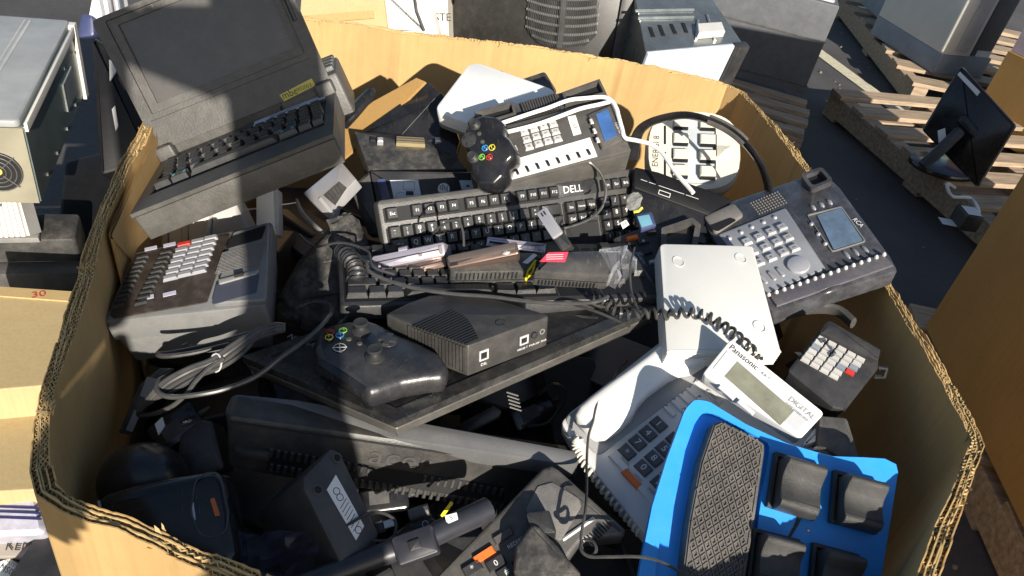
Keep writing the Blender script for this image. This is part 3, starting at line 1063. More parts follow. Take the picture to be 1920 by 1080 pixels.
mb.build("adapter_body", BLK, o)
mb = MB()
mb.prism(rect(-0.024, -0.03, 0.024, 0.026), 0.021, 0.022)
mb.build("rating_label", LABELW, o, smooth=0)
fr = Fr(c=(1785, 418), z=0.131, a=(1770, 415), b=(1800, 421))
mb = MB()
mb.prism(rect(-0.04, -0.022, 0.04, 0.022), 0, 0.001)
tag(mb.build("paper_scrap", LABELW, M=fr.M, smooth=0), "scrap of white paper on the pallet beside the plug adapter", "paper")
mb = MB()
for k in range(7):
    p = atz(1712 + random.uniform(-8, 10), 592 + random.uniform(-8, 6), 0.03)
    mb.ball(p, 0.012, 0.02, 0.012, 6, 4)
tag(mb.build("blue_scrap", mat("blue_film", (0.02, 0.08, 0.55), 0.4)), "crumpled bright blue film on the ground between the two boxes", "film")

# ================================================================ THE HEAP IN THE BOX
def FW(c, n, a, b, W):
    """frame through pixel c whose pixel span a-b measures W metres"""
    f1 = Fr(c=c, n=n, a=a, b=b, d=1.0)
    L_ = (f1.hit(*b) - f1.hit(*a)).length
    return Fr(c=c, n=n, a=a, b=b, d=W / L_)

def side_T(p, q, z=0.0):
    """matrix for working on the upright side between local points p and q: x along p-q, y up, z outwards"""
    p, q = Vector(p), Vector(q)
    e = (q - p).normalized()
    return Matrix(((e.x, 0, e.y, p.x), (e.y, 0, -e.x, p.y), (0, 1, 0, z), (0, 0, 0, 1)))

# black scrap in deep shadow that fills the box under the things one can tell apart
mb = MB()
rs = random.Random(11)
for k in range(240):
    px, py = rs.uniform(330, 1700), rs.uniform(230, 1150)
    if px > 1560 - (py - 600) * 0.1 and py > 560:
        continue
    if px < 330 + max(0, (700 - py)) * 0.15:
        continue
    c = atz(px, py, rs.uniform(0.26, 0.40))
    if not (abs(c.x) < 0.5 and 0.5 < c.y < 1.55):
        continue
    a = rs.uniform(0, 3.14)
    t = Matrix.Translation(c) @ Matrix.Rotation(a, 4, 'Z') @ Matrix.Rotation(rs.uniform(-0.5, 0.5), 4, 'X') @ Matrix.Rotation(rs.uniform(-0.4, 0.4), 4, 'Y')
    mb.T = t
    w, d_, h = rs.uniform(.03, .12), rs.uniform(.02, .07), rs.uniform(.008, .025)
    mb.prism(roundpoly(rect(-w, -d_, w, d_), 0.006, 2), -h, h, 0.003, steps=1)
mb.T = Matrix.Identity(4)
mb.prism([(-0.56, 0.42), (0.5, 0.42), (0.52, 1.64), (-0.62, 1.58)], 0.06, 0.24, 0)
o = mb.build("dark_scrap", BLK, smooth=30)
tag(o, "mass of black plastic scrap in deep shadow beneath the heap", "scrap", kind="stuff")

# ---------------------------------------------------------------- rugged laptop
LR = Matrix(((0.832, -0.282, -0.477), (0.327, 0.945, 0.012), (0.447, -0.166, 0.879)))
fl = Fr(o=(-0.4473, 1.0478, 0.6698), n=LR.col[2], X=LR.col[0])
W2, LD, LH, LTH = 0.1425, 0.214, 0.198, 1.307
lap = thing("laptop", "thick old black laptop lying open across the left rim of the box", "laptop", fl)
LAPB = mat("laptop_grey_plastic", (0.056, 0.053, 0.048), 0.46, dust=0.15, bump=0.35)
base_o = [(-W2, 0.004), (W2, 0.004), (W2, -LD), (-W2, -LD)]
mb = MB()
mb.prism(roundpoly(base_o, 0.006), -0.042, -0.006, 0.003, bot=0.003)
mb.prism(roundpoly([(0.055, 0.004), (W2 + 0.014, 0.004), (W2 + 0.014, 0.115), (0.06, 0.115)], 0.006), -0.042, 0.024, 0.006)
mb.box(-W2 + 0.002, 0.054, 0.0045, 0.014, -0.042, 0.018, 0.002)
body = mb.build("base", LAPB, lap)
mb = MB()
kin = rect(-W2 + 0.014, -LD + 0.052, W2 - 0.014, -0.022)
mb.hole([(-W2, -LD), (W2, -LD), (W2, 0.0), (-W2, 0.0)], kin, -0.0055, 0.0)
mb.build("keyboard_frame", LAPB, lap)
mb = MB()
for k in range(4):
    mb.prism(rect(W2 - 0.035, 0.024 + k * 0.021, W2 + 0.010, 0.038 + k * 0.021, 0.002), 0.0242, 0.032, 0.003)
mb.build("rear_ribs", LAPB, lap)
rows = [(-0.033, 14, 0.0170, 0.013), (-0.050, 13, 0.0178, 0.015), (-0.067, 13, 0.0178, 0.015), (-0.084, 12, 0.0178, 0.015), (-0.101, 12, 0.0178, 0.015)]
ch = "ESC12345678901234567890-=QWERTYUIOP[]ASDFGHJKL;'ZXCVBNM,./ABCDEF"
ci = 0
for r_, (y, n_, p_, h_) in enumerate(rows):
    off = (-0.004, 0.0, 0.004, 0.008, 0.012)[r_]
    for k in range(n_):
        x = -W2 + 0.024 + off * 0.6 + k * (2 * W2 - 0.050) / (n_ - 1) * 0.985
        mb = MB()
        mb.key(x, y, p_ - 0.0012, h_, -0.0045, 0.0035, 0, 0.2)
        mb.mi = 1
        if r_ in (1, 2, 3, 4):
            mb.text(ch[3 + (ci % 55)], x - 0.001, y + 0.001, 0.0037, 0.0065)
            ci += 1
        mb.build("key", [KEYB, mat("dim_legend", (0.30, 0.30, 0.28), 0.6)], lap, smooth=30)
CY = mat("cyan_print", (0.10, 0.45, 0.50), 0.5)
y = -0.120
for (x0, x1, leg) in ((-W2 + 0.017, -W2 + 0.040, None), (-W2 + 0.042, -W2 + 0.066, "Alt"), (-W2 + 0.069, W2 - 0.085, None), (W2 - 0.082, W2 - 0.055, "Fn"), (W2 - 0.053, W2 - 0.034, None), (W2 - 0.032, W2 - 0.016, None)):
    mb = MB()
    mb.key((x0 + x1) / 2, y - 0.006, x1 - x0, 0.017, -0.0045, 0.0042, 0, 0.12)
    mb.mi = 1
    if leg:
        mb.box((x0 + x1) / 2 - 0.010, (x0 + x1) / 2 - 0.006, y - 0.008, y - 0.003, 0.0043, 0.0045)
        mb.box((x0 + x1) / 2 + 0.006, (x0 + x1) / 2 + 0.010, y - 0.008, y - 0.003, 0.0043, 0.0045)
        mb.text(leg, (x0 + x1) / 2, y - 0.0055, 0.0045, 0.006)
    mb.build("key", [KEYB, CY], lap, smooth=30)
mb = MB()
mb.prism(rect(0.010, -0.0225, W2 - 0.016, 0.002), 0.0003, 0.0008)
mb.mi = 1
for k in range(4):
    mb.box(0.036, 0.036 + 0.05 - k * 0.006, -0.0075 - k * 0.003, -0.0062 - k * 0.003, 0.0009, 0.0011)
mb.build("instruction_label", [mat("pale_blue_label", (0.50, 0.55, 0.64), 0.5, var=0.2, vscale=60), INKG], lap, smooth=0)
# lid, in its own tilted frame
fld = Fr(o=fl.o + fl.y * 0.004 + fl.n * 0.012, n=fl.n * -math.cos(LTH) * -1 * 0 + (fl.x.cross(fl.y * math.cos(LTH) + fl.n * math.sin(LTH))), X=fl.x)
ML = fl.M.inverted() @ fld.M
mb = MB()
lid_o = roundpoly([(-W2 + 0.02, -0.006), (W2 - 0.02, -0.006), (W2, LH + 0.004), (-W2, LH + 0.004)], [0.004, 0.004, 0.01, 0.01])
mb.prism(lid_o, -0.026, -0.002, 0.003)
lid = mb.build("lid", LAPB, lap, M=ML)
scr = fld.P([(242, 66), (531, -56), (564, 75), (300, 197)])
scr_in = [(min(p[0] for p in scr), scr[0][1]), ]
sx0, sx1 = -W2 + 0.032, W2 - 0.030
sy0, sy1 = LH * 0.325, LH * 0.93
mb = MB()
mb.hole(roundpoly([(-W2, 0.0), (W2, 0.0), (W2, LH + 0.004), (-W2, LH + 0.004)], [0.004, 0.004, 0.01, 0.01]), roundpoly(rect(sx0 - 0.014, sy0 - 0.012, sx1 + 0.010, sy1 + 0.010), 0.002), -0.0015, 0.0050)
mb.build("bezel", LAPB, lap, M=ML)
mb = MB()
mb.hole(rect(sx0 - 0.0135, sy0 - 0.0115, sx1 + 0.0095, sy1 + 0.0095), rect(sx0, sy0, sx1, sy1), -0.0018, 0.0026)
mb.build("screen_surround", LAPB, lap, M=ML)
mb = MB()
mb.prism(rect(sx0, sy0, sx1, sy1), -0.0022, -0.0012)
mb.build("screen", SCREEN, lap, M=ML, smooth=0)
mb = MB()
mb.box(-W2 + 0.012, W2 - 0.014, sy0 - 0.021, sy0 - 0.0203, 0.0049, 0.0053)
mb.box(W2 - 0.019, W2 - 0.0185, sy0 - 0.01, sy1 + 0.01, 0.0049, 0.0053)
for xa, ya, xb, yb in ((-.016, .1, -.013, .155), (-.016, .1, -.009, .101), (-.010, .1, -.009, .155)):
    mb.box(W2 + xa, W2 + xb, ya, yb, 0.0049, 0.0054)
mb.build("panel_seams", HOLE, lap, M=ML, smooth=0)
mb = MB()
mb.text("monorail3"[:0] + "essential 3"[:0] + "3", -W2 + 0.09, LH * 0.955, 0.0052, 0.008)
mb.build("faint_lettering", INKG, lap, M=ML, smooth=0)
lx, ly = fld.uv(556, 172, 0.002)
q = fld.P([(524, 178), (584, 147), (592, 160), (533, 190)], 0.0055)
mb = MB()
mb.prism(q, 0.0051, 0.0057)
mb.mi = 1
cx, cy = sum(p[0] for p in q) / 4, sum(p[1] for p in q) / 4
mb.text("mbc", cx - 0.0135, cy - 0.0005, 0.0059, 0.0145, 0.0)
mb.text("1002003", cx + 0.0085, cy, 0.0059, 0.0082)
mb.build("yellow_label", [LABELY, INKB], lap, M=ML, smooth=0)
for sx in (-1, 1):
    mb = MB()
    mb.T = Matrix.Translation((sx * (W2 - 0.012), 0.003, 0.004))
    mb.prism(roundpoly(rect(-0.014, -0.016, 0.014, 0.010), 0.004), -0.004, 0.016, 0.005)
    mb.build("hinge_cover", DKG, lap)
mb = MB()
mb.prism(roundpoly(rect(-W2 - 0.006, LH * 0.50, -W2 + 0.001, LH * 0.60), 0.002), -0.02, -0.002, 0.002)
mb.build("lid_latch", GLOSS, lap, M=ML)
mb = MB()
mb.prism(roundpoly(rect(-W2 - 0.005, LH * 0.78, -W2 + 0.001, LH * 0.86), 0.002), -0.02, -0.002, 0.002)
mb.build("lid_latch", GLOSS, lap, M=ML)

# ---------------------------------------------------------------- grey desk phone base (no handset)
f = FW((364, 515), (-0.16, -0.12, 0.98), (251, 473), (511, 416), 0.186)
ph = thing("desk_phone", "grey wedge desk phone without handset, red key and two columns of dark keys", "telephone", f, "desk phones in the heap")
GPH = mat("warm_grey_plastic", (0.155, 0.155, 0.152), 0.48, dust=0.2, bump=0.3)
ol = f.P([(251, 473), (511, 414), (498, 572), (193, 603)])
mb = MB()
mb.prism(roundpoly(ol, 0.006), -0.034, 0, 0.004)
mb.prism(roundpoly(inset(ol if area2(ol) > 0 else ol[::-1], 0.003), 0.008), -0.084, -0.0348, 0.002, bot=0.007)
mb.build("body", GPH, ph)
pl = f.P([(252, 478), (432, 437), (388, 567), (214, 597), (206, 590)], 0.001)
mb = MB()
mb.prism(roundpoly(pl, 0.004), 0.0003, 0.0018, 0.001)
mb.build("key_plate", mat("brown_black_plastic", (0.030, 0.022, 0.017), 0.35, dust=0.15), ph)
def keyline(a, b, n, w, d_, m, z0, z1, parent, frr, name="key", rot=None, mats2=None, legs=None, lsz=0.008):
    A, B = Vector(frr.uv(*a, z1)), Vector(frr.uv(*b, z1))
    for k in range(n):
        p = A.lerp(B, k / max(1, n - 1))
        mb_ = MB()
        r__ = rot if rot is not None else 0
        mb_.key(p.x, p.y, w, d_, z0, z1, r__, 0.18)
        if legs and k < len(legs) and legs[k]:
            mb_.mi = 1
            mb_.text(legs[k], p.x, p.y, z1 + 0.0002, lsz, r__)
        mb_.build(name, [m if not isinstance(m, list) else m[k], mats2 or INKG], parent, smooth=30)
keyline((266, 480), (219, 572), 11, 0.0165, 0.0055, KEYB, 0.0018, 0.0052, ph, f)
keyline((310, 471), (263, 565), 11, 0.0165, 0.0055, KEYB, 0.0018, 0.0052, ph, f)
SK = mat("silver_grey_key", (0.26, 0.26, 0.275), 0.35, dust=0.1)
keyline((344, 456), (318, 518), 7, 0.019, 0.0085, [REDK] + [SK] * 6, 0.0018, 0.006, ph, f)
keyline((370, 450), (345, 511), 7, 0.019, 0.0085, SK, 0.0018, 0.006, ph, f)
keyline((394, 444), (372, 505), 7, 0.019, 0.0085, SK, 0.0018, 0.006, ph, f)
for (x, y) in ((283, 466), (318, 459), (276, 558), (318, 551)):
    cx, cy = f.uv(x + 0, y, 0.002)
    mb = MB()
    mb.prism(rect(cx - 0.008, cy - 0.0035, cx + 0.008, cy + 0.0035), 0.0018, 0.0026)
    mb.build("name_strip", mat("lilac_label", (0.45, 0.44, 0.52), 0.5), ph, smooth=0)
mb = MB()
ck = f.P([(437, 438), (506, 418), (500, 565), (398, 572)], 0.004)
mb.pillow(roundpoly(ck, 0.006), [(0, 0.0003), (0, 0.005), (0.002, 0.007)])
mb.build("cradle_block", GPH, ph)
mb = MB()
mb.prism(roundpoly(f.P([(436, 443), (500, 422), (491, 448), (421, 468)], 0.007), 0.004), 0.0066, 0.0076)
mb.build("ear_recess", HOLE, ph)
mb = MB()
mb.prism(roundpoly(f.P([(406, 533), (487, 512), (481, 549), (396, 572)], 0.007), 0.005), 0.0066, 0.0076)
mb.build("mouth_recess", mat("deep_blue_grey_plastic", (0.05, 0.055, 0.075), 0.5), ph)
mb = MB()
a, b, c, d_ = [Vector(f.uv(x, y, 0.008)) for x, y in ((416, 474), (498, 455), (487, 498), (403, 512))]
for k in range(15):
    t = k / 14
    p, q = a.lerp(d_, t), b.lerp(c, t)
    mb.tube([(p.x, p.y, 0.0074), (q.x, q.y, 0.0074)], 0.0007, 4)
mb.build("speaker_ribs", DKG, ph)
mb = MB()
mb.prism(roundpoly(f.P([(408, 523), (488, 502), (481, 512), (410, 532)], 0.01), 0.003), 0.007, 0.010, 0.002)
mb.build("cradle_lip", MDG, ph)
mb = MB()
for x in (443, 452):
    cx, cy = f.uv(x, 515 if x == 443 else 513, 0.012)
    mb.prism(rect(cx - 0.003, cy - 0.003, cx + 0.003, cy + 0.003), 0.008, 0.014, 0.001)
mb.build("hook_switch", HOLE, ph)

# ---------------------------------------------------------------- keyboards
def keyboard(name, label, f, W, D, cap, board, legends, lift=0.009, missing=()):
    root = thing(name, label, "keyboard", f, "keyboards in the heap")
    mb = MB()
    mb.prism(roundpoly(rect(0, -D, W, 0), 0.008), -0.022, 0, 0.004)
    mb.build("case", board, root)
    U = 0.01905
    x0 = (W - (15 + 3 + 4) * U - 0.014) / 2
    xn, xp = x0 + 15 * U + 0.007, x0 + 18 * U + 0.014
    yt = -0.022
    mb = MB()
    for (a, b, c, d_) in ((x0 - 0.002, -D + 0.008, x0 + 15 * U + 0.002, yt - U - 0.001), (xn - 0.002, -D + 0.008, xn + 3 * U + 0.002, yt - U - 0.001), (xp - 0.002, -D + 0.008, xp + 4 * U + 0.002, yt - U - 0.001), (x0 - 0.002, yt - U * 0.62, x0 + 15 * U + 0.002, yt + U * 0.5)):
        mb.prism(rect(a, b, c, d_, 0.002), 0.0002, 0.0008)
    mb.build("key_well", HOLE, root, smooth=0)
    K = []
    xs = x0
    F = [("Esc", 0)] + [("F%d" % (k + 1), 2 + k + (k // 4) * 0.5) for k in range(12)]
    for t, u in F:
        K.append((x0 + (u + 0.5) * U, yt, 1, 1, t, 0.0052))
    def row(y, items, xx):
        u = 0
        for t, w in items:
            K.append((xx + (u + w / 2) * U, y, w, 1, t, 0.0062))
            u += w
    y = yt - U * 1.45
    row(y, [(c, 1) for c in ("~ `", "! 1", "@ 2", "# 3", "$ 4", "% 5", "^ 6", "& 7", "* 8", "( 9", ") 0", "_ -", "+ =")] + [("", 2)], x0)
    row(y - U, [("Tab", 1.5)] + [(c, 1) for c in "QWERTYUIOP[]"] + [("\\", 1.5)], x0)
    row(y - 2 * U, [("Caps", 1.75)] + [(c, 1) for c in "ASDFGHJKL;'"] + [("Enter", 2.25)], x0)
    row(y - 3 * U, [("", 2.25)] + [(c, 1) for c in "ZXCVBNM,./"] + [("", 2.75)], x0)
    row(y - 4 * U, [("Ctrl", 1.5), ("", 1.25), ("Alt", 1.25), ("", 6.5), ("Alt", 1.5), ("", 1.5), ("Ctrl", 1.5)], x0)
    row(y, [("Ins", 1), ("Home", 1), ("PgUp", 1)], xn)
    row(y - U, [("Del", 1), ("End", 1), ("PgDn", 1)], xn)
    row(y, [("Num", 1), ("/", 1), ("*", 1), ("-", 1)], xp)
    row(y - U, [("7", 1), ("8", 1), ("9", 1)], xp)
    row(y - 2 * U, [("4", 1), ("5", 1), ("6", 1)], xp)
    row(y - 3 * U, [("1", 1), ("2", 1), ("3", 1)], xp)
    K.append((xp + 3.5 * U, y - 1.5 * U, 1, 2, "+", 0.006))
    for k, t in enumerate(("Prt", "Scr", "Brk")):
        K.append((xp + (0.9 + k * 0.95) * U, yt, 0.95, 1, t, 0.005))
    for i, (x, yy, w, h, t, sz) in enumerate(K):
        if i in missing:
            continue
        mb = MB()
        mb.key(x, yy, w * U - 0.0012, h * U - 0.0012, 0.0009, lift, 0, 0.17)
        if legends and t:
            mb.mi = 1
            if " " in t:
                a, b = t.split()
                mb.text(a, x - 0.0012, yy + 0.0032, lift + 0.0002, 0.0062)
                mb.text(b, x - 0.0012, yy - 0.0030, lift + 0.0002, 0.0062)
            elif len(t) == 1:
                mb.text(t, x - 0.0008, yy + 0.0014, lift + 0.0002, 0.0098)
            else:
                mb.text(t, x, yy, lift + 0.0002, 0.0066 if len(t) < 4 else 0.0050)
        mb.build("key", [cap, INKW], root, smooth=30)
    return root, U, x0, xn, xp, yt
KBC = mat("charcoal_keyboard_case", (0.055, 0.053, 0.050), 0.42, dust=0.14, bump=0.3)
f = FW((706, 376), (0.40, -0.68, 0.61), (706, 376), (1194, 315), 0.45)
kb, U, x0, xn, xp, yt = keyboard("keyboard", "full size black keyboard with white legends lying tilted across the middle", f, 0.45, 0.155, KEYB, KBC, True)
mb = MB()
hx, hy = f.uv(1076, 318)
mb.pillow(roundpoly([(hx - 0.045, -0.008), (hx + 0.05, -0.008), (hx + 0.038, 0.012), (hx - 0.034, 0.012)], 0.012), [(0, -0.02), (0, 0.001), (0.003, 0.004), (0.006, 0.005)])
mb.build("cable_hump", KBC, kb)
mb = MB()
mb.prism(rect(xn - 0.008, yt - 0.010, xn + 3 * U + 0.012, yt + 0.013, 0.003), 0.0003, 0.002, 0.001)
mb.build("logo_panel", BLK, kb)
mb = MB()
lx, ly = f.uv(1081, 354)
mb.text("DELL", lx - 0.008, ly, 0.0024, 0.0165, 0.0)
mb.build("lettering", INKW, kb, smooth=0)
mb = MB()
pts = [f.o + f.x * hx + f.y * 0.006 + f.n * 0.004]
pts = [f.hit(1074, 318, 0.004), f.hit(1074, 308, 0.012), f.hit(1086, 299, 0.03), f.hit(1103, 303, 0.04), f.hit(1121, 318, 0.04), f.hit(1132, 338, 0.036), f.hit(1136, 360, 0.03), f.hit(1129, 388, 0.024), f.hit(1107, 410, 0.02), f.hit(1073, 424, 0.016), f.hit(1048, 430, 0.012), f.hit(1020, 440, 0.002)]
mb.tube([f.loc(p) for p in spline(pts, 8)], 0.0024, 8)
mb.build("cable", CABLEG, kb)
f2 = FW((1245, 557), (-0.06, 0.05, 1.0), (640, 570), (1245, 553), 0.45)
W_, D_ = 0.45, 0.15
f2b = Fr(o=f2.o - f2.x * W_ + f2.y * D_, n=f2.n, X=f2.x)
keyboard("keyboard", "second black keyboard with missing keys under the adapters and flip phones", f2b, W_, D_, KEYB, BLK, False, missing=(75, 76, 82, 84, 86, 88, 89, 91, 93, 95, 97))

# ---------------------------------------------------------------- flat monitor and the modem on it
fm = Fr(c=(742, 800), n=(-0.15, 0.10, 0.98), a=(454, 668), b=(742, 790), d=0.88)
fmq = Fr(o=fm.hit(742, 790), n=fm.n, X=(fm.hit(1245, 572) - fm.hit(742, 790)))
ww = Vector(fmq.uv(1240, 578)).length
hh = fmq.uv(454, 668)
mo = thing("flat_monitor", "flat black monitor lying face up under the gamepad and modem", "monitor", fmq, "flat monitors")
mq = [(0, 0), (ww, 0), (ww + hh[0], hh[1]), (hh[0], hh[1])]
MRIM = mat("monitor_rim_plastic", (0.080, 0.076, 0.070), 0.36, dust=0.25, scratch=0.35)
mb = MB()
mb.prism(roundpoly(mq, 0.005), -0.027, -0.010, 0.002, bot=0.006)
mb.build("rear_shell", MRIM, mo)
mi_ = inset(mq, 0.019)
mb = MB()
mb.hole(mq, mi_, -0.0095, 0.0)
mb.build("bezel", mat("satin_black_bezel", (0.022, 0.022, 0.022), 0.28, dust=0.15, scratch=0.2), mo, smooth=0)
mb = MB()
mb.prism(mi_, -0.008, -0.0012)
mb.build("screen", MSCR, mo, smooth=0)
mb = MB()
tx, ty = fmq.uv(566, 637, 0)
mb.text("VISION", tx, ty, -0.0008, 0.014, math.atan2(hh[1], hh[0]))
mb.build("lettering", INKG, mo, smooth=0)

mb_foot = fmq.hit(873, 704, 0.001)
MTH = 0.02
while proj(mb_foot + fmq.n * MTH)[1] > 648:
    MTH += 0.0005
fd = Fr(o=mb_foot + fmq.n * MTH, n=fmq.n, X=(1, 0, 0))
fd = Fr(o=fd.o, n=fmq.n, X=fd.hit(1034, 591) - fd.o)
md = thing("modem", "black ribbed modem with two jacks resting on the flat monitor", "modem", fd, "network boxes in the heap")
DSLB = mat("modem_black_plastic", (0.038, 0.036, 0.034), 0.42, dust=0.14, bump=0.4)
mo_px = [(877, 648), (1034, 591), (960, 569), (905, 554), (860, 550), (805, 553), (764, 568), (722, 589)]
ol = fd.P(mo_px)
mb = MB()
mb.prism(roundpoly(ol, [0.004, 0.006, 0, 0, 0, 0, 0, 0.004]), -MTH, 0, 0.003)
mb.build("body", DSLB, md)
mb = MB()
A, B = Vector(fd.uv(775, 613)), Vector(fd.uv(845, 580))
Cc, Dd = Vector(fd.uv(872, 646)), Vector(fd.uv(897, 634))
for k in range(16):
    t = k / 15
    p, q = A.lerp(Cc, t), B.lerp(Dd, min(1, t * 1.02))
    q = q + (q - p) * 0.18 * math.sin(math.pi * t)
    mb.tube([(p.x, p.y, 0.0003), (q.x, q.y, 0.0003)], 0.0011, 5)
mb.build("top_ribs", HOLE, md)
mb = MB()
p0, p1 = Vector(ol[0]), Vector(ol[-1])
for k in range(17):
    p = p0.lerp(p1, 0.03 + 0.66 * k / 16)
    e = (p1 - p0).normalized() * 0.0016
    n_ = Vector((p0 - p1).orthogonal()).normalized() * 0.0022
    if n_.dot(Vector(ol[1]) - p0) > 0:
        n_ = -n_
    mb.prism([p - e, p + e, p + e + n_, p - e + n_], -MTH + 0.003 + 0.010 * (k / 16), -0.003, 0.0006)
mb.build("side_ribs", DSLB, md)
T_ = side_T(ol[0], ol[1], -MTH)
wf = (Vector(ol[1]) - Vector(ol[0])).length
def jack(mb_, x, y, w, h):
    mb_.hole(rect(x - w / 2, y - h / 2, x + w / 2, y + h / 2), rect(x - w / 2 + 0.002, y - h / 2 + 0.002, x + w / 2 - 0.002, y + h / 2 - 0.003), 0.0005, 0.002)
sc_ = wf / 0.152
for x, y, w, h in ((0.027 * sc_, MTH * .52, 0.016 * sc_, 0.018 * sc_), (0.100 * sc_, MTH * .52, 0.016 * sc_, 0.016 * sc_)):
    mb = MB()
    mb.T = T_
    jack(mb, x, y, w, h)
    mb.mi = 1
    mb.box(x - w / 2 + 0.002, x + w / 2 - 0.002, y - h / 2 + 0.002, y + h / 2 - 0.003, 0.0003, 0.0008)
    mb.build("jack", [LTG, HOLE], md, smooth=0)
mb = MB()
mb.T = T_
mb.disc(0.119 * sc_, MTH * .55, 0.006 * sc_, 0.0003, 0.004, 14, 0.002)
mb.build("power_switch", BLK, md)
mb = MB()
mb.T = T_
mb.hole(circle(0.134 * sc_, MTH * .58, 0.005 * sc_, 14), circle(0.134 * sc_, MTH * .58, 0.0032 * sc_, 14), 0.0003, 0.002)
mb.build("power_socket", MDG, md)
mb = MB()
mb.T = T_
mb.text("DSL", 0.028 * sc_, MTH * .2, 0.0006, 0.0068 * sc_)
mb.text("10BASE-T  PWR-SW  PWR", 0.116 * sc_, MTH * .22, 0.0006, 0.0050 * sc_)
mb.build("lettering", INKW, md, smooth=0)
mb = MB()
cx, cy = fd.uv(939, 605)
mb.tube([(cx + 0.007 * math.cos(a * 0.314), cy + 0.006 * math.sin(a * 0.314), 0.0002) for a in range(17)], 0.0005, 4)
mb.build("emblem", HOLE, md)

# ---------------------------------------------------------------- gamepads
def gamepad(label, f, outline, th, sticks, dpad, abxy, logo, small, glossy=False, wear=None, sk=1.0):
    root = thing("gamepad", label, "game controller", f, "gamepads in the heap")
    body = GLOSS if glossy else mat("gamepad_black_plastic", (0.022, 0.022, 0.025), 0.34, dust=0.13, bump=0.2, scratch=0.15)
    o_ = roundpoly(f.P(outline), 0.014, 4)
    mb = MB()
    mb.pillow(o_, [(0.008, -th), (0.003, -th * 0.86), (0.0, -th * 0.5), (0.0012, -th * 0.24), (0.0042, -th * 0.07), (0.009, 0.0)])
    mb.build("shell", body, root, smooth=60)
    for (x, y) in sticks:
        cx, cy = f.uv(x, y, 0.012)
        mb = MB()
        mb.rings([[(cx + sk * r_ * math.cos(a * 0.3927), cy + sk * r_ * math.sin(a * 0.3927), z * sk) for a in range(16)] for r_, z in ((0.012, -0.002), (0.0118, 0.002), (0.007, 0.004), (0.0045, 0.007), (0.0055, 0.010), (0.0092, 0.0112), (0.0095, 0.0135), (0.008, 0.0145), (0.0066, 0.0138))])
        mb.build("thumbstick", mat("stick_rubber", (0.022, 0.022, 0.022), 0.5, dust=0.06), root)
    cx, cy = f.uv(*dpad[:2], 0.004)
    mb = MB()
    mb.disc(cx, cy, 0.0125, -0.002, 0.001, 20, 0.001)
    for a in (0, 1):
        w, h = (0.011, 0.0042) if a else (0.0042, 0.011)
        c_, s_ = math.cos(dpad[2]), math.sin(dpad[2])
        mb.prism([(cx + x * c_ - y * s_, cy + x * s_ + y * c_) for x, y in rect(-w, -h, w, h)], 0.0, 0.0042 + a * 0.0002, 0.0012)
    mb.build("direction_pad", mat("dpad_grey", (0.035, 0.035, 0.037), 0.3), root)
    for (x, y, m_, t) in abxy:
        cx, cy = f.uv(x, y, 0.004)
        mb = MB()
        mb.ball((cx, cy, -0.001), 0.0056, 0.0056, 0.0058, 14, 5, z0=0)
        mb.mi = 1
        mb.T = Matrix.Translation((cx, cy, 0.0052))
        mb.text(t, 0, 0, 0, 0.0085, dpad[2])
        mb.hole(circle(0, 0, 0.0052, 14), circle(0, 0, 0.0043, 14), -0.0026, -0.0018)
        mb.build("face_button", [GLOSS, m_], root)
    for (x, y) in small:
        cx, cy = f.uv(x, y, 0.002)
        mb = MB()
        mb.disc(cx, cy, 0.0035, -0.001, 0.0016, 12, 0.0006)
        mb.build("menu_button", DKG, root)
    if logo:
        cx, cy = f.uv(*logo, 0.002)
        mb = MB()
        mb.disc(cx, cy, 0.0085, -0.002, 0.0016, 20, 0.001)
        mb.mi = 1
        mb.hole(circle(cx, cy, 0.0078, 20), circle(cx, cy, 0.0068, 20), 0.0014, 0.0019)
        for s_ in (-1, 1):
            mb.tube([(cx + t * 0.006, cy + s_ * (abs(t) ** 1.2) * 0.006 * (1 if t > 0 else -1), 0.0018) for t in (-1, -.5, 0, .5, 1)], 0.0006, 4)
        mb.build("guide_button", [GLOSS, LTG], root)
    if wear:
        mb = MB()
        a, b = f.uv(*wear[0], -th * 0.3), f.uv(*wear[1], -th * 0.3)
        mb.tube([(a[0], a[1], -th * 0.35), ((a[0] + b[0]) / 2, (a[1] + b[1]) / 2, -th * 0.4), (b[0], b[1], -th * 0.35)], 0.010, 8)
        mb.build("bumper", GLOSS, root)
    return root
fg = Fr(c=(715, 665), n=(-0.12, 0.02, 0.99), a=(637, 650), b=(705, 690), d=0.935)
gamepad("matte black gamepad with coloured buttons lying on the flat monitor", fg,
        [(588, 648), (592, 622), (618, 606), (650, 598), (690, 596), (715, 604), (745, 622), (790, 640), (828, 660), (843, 684), (836, 704), (800, 706), (752, 714), (712, 728), (690, 734), (668, 716), (640, 694), (602, 676)],
        0.034, [(676, 606), (702, 656)], (727, 634, 0.5), [(617, 631, YELW, "Y"), (620, 621, REDK, "B"), (637, 627, BLUEL, "X"), (643, 618, GREEN, "A")][0:4], (637, 651), [(654, 634), (674, 642)], wear=((604, 682), (690, 736)))
fg = Fr(c=(915, 270), n=(-0.35, -0.62, 0.70), a=(868, 275), b=(960, 262), d=1.20)
gamepad("worn glossy black gamepad standing upright beside the white strip phone", fg,
        [(866, 262), (868, 238), (882, 220), (902, 211), (930, 214), (944, 226), (941, 246), (952, 254), (966, 276), (966, 292), (952, 306), (946, 330), (925, 350), (892, 352), (878, 330), (874, 300)],
        0.045, [(886, 228), (883, 290)], (877, 260, 0.3), [(909, 277, BLUEL, "X"), (922, 276, YELW, "Y"), (903, 294, GREEN, "A"), (917, 294, REDK, "B")], None, [(898, 250), (904, 265)], glossy=True, sk=0.78)

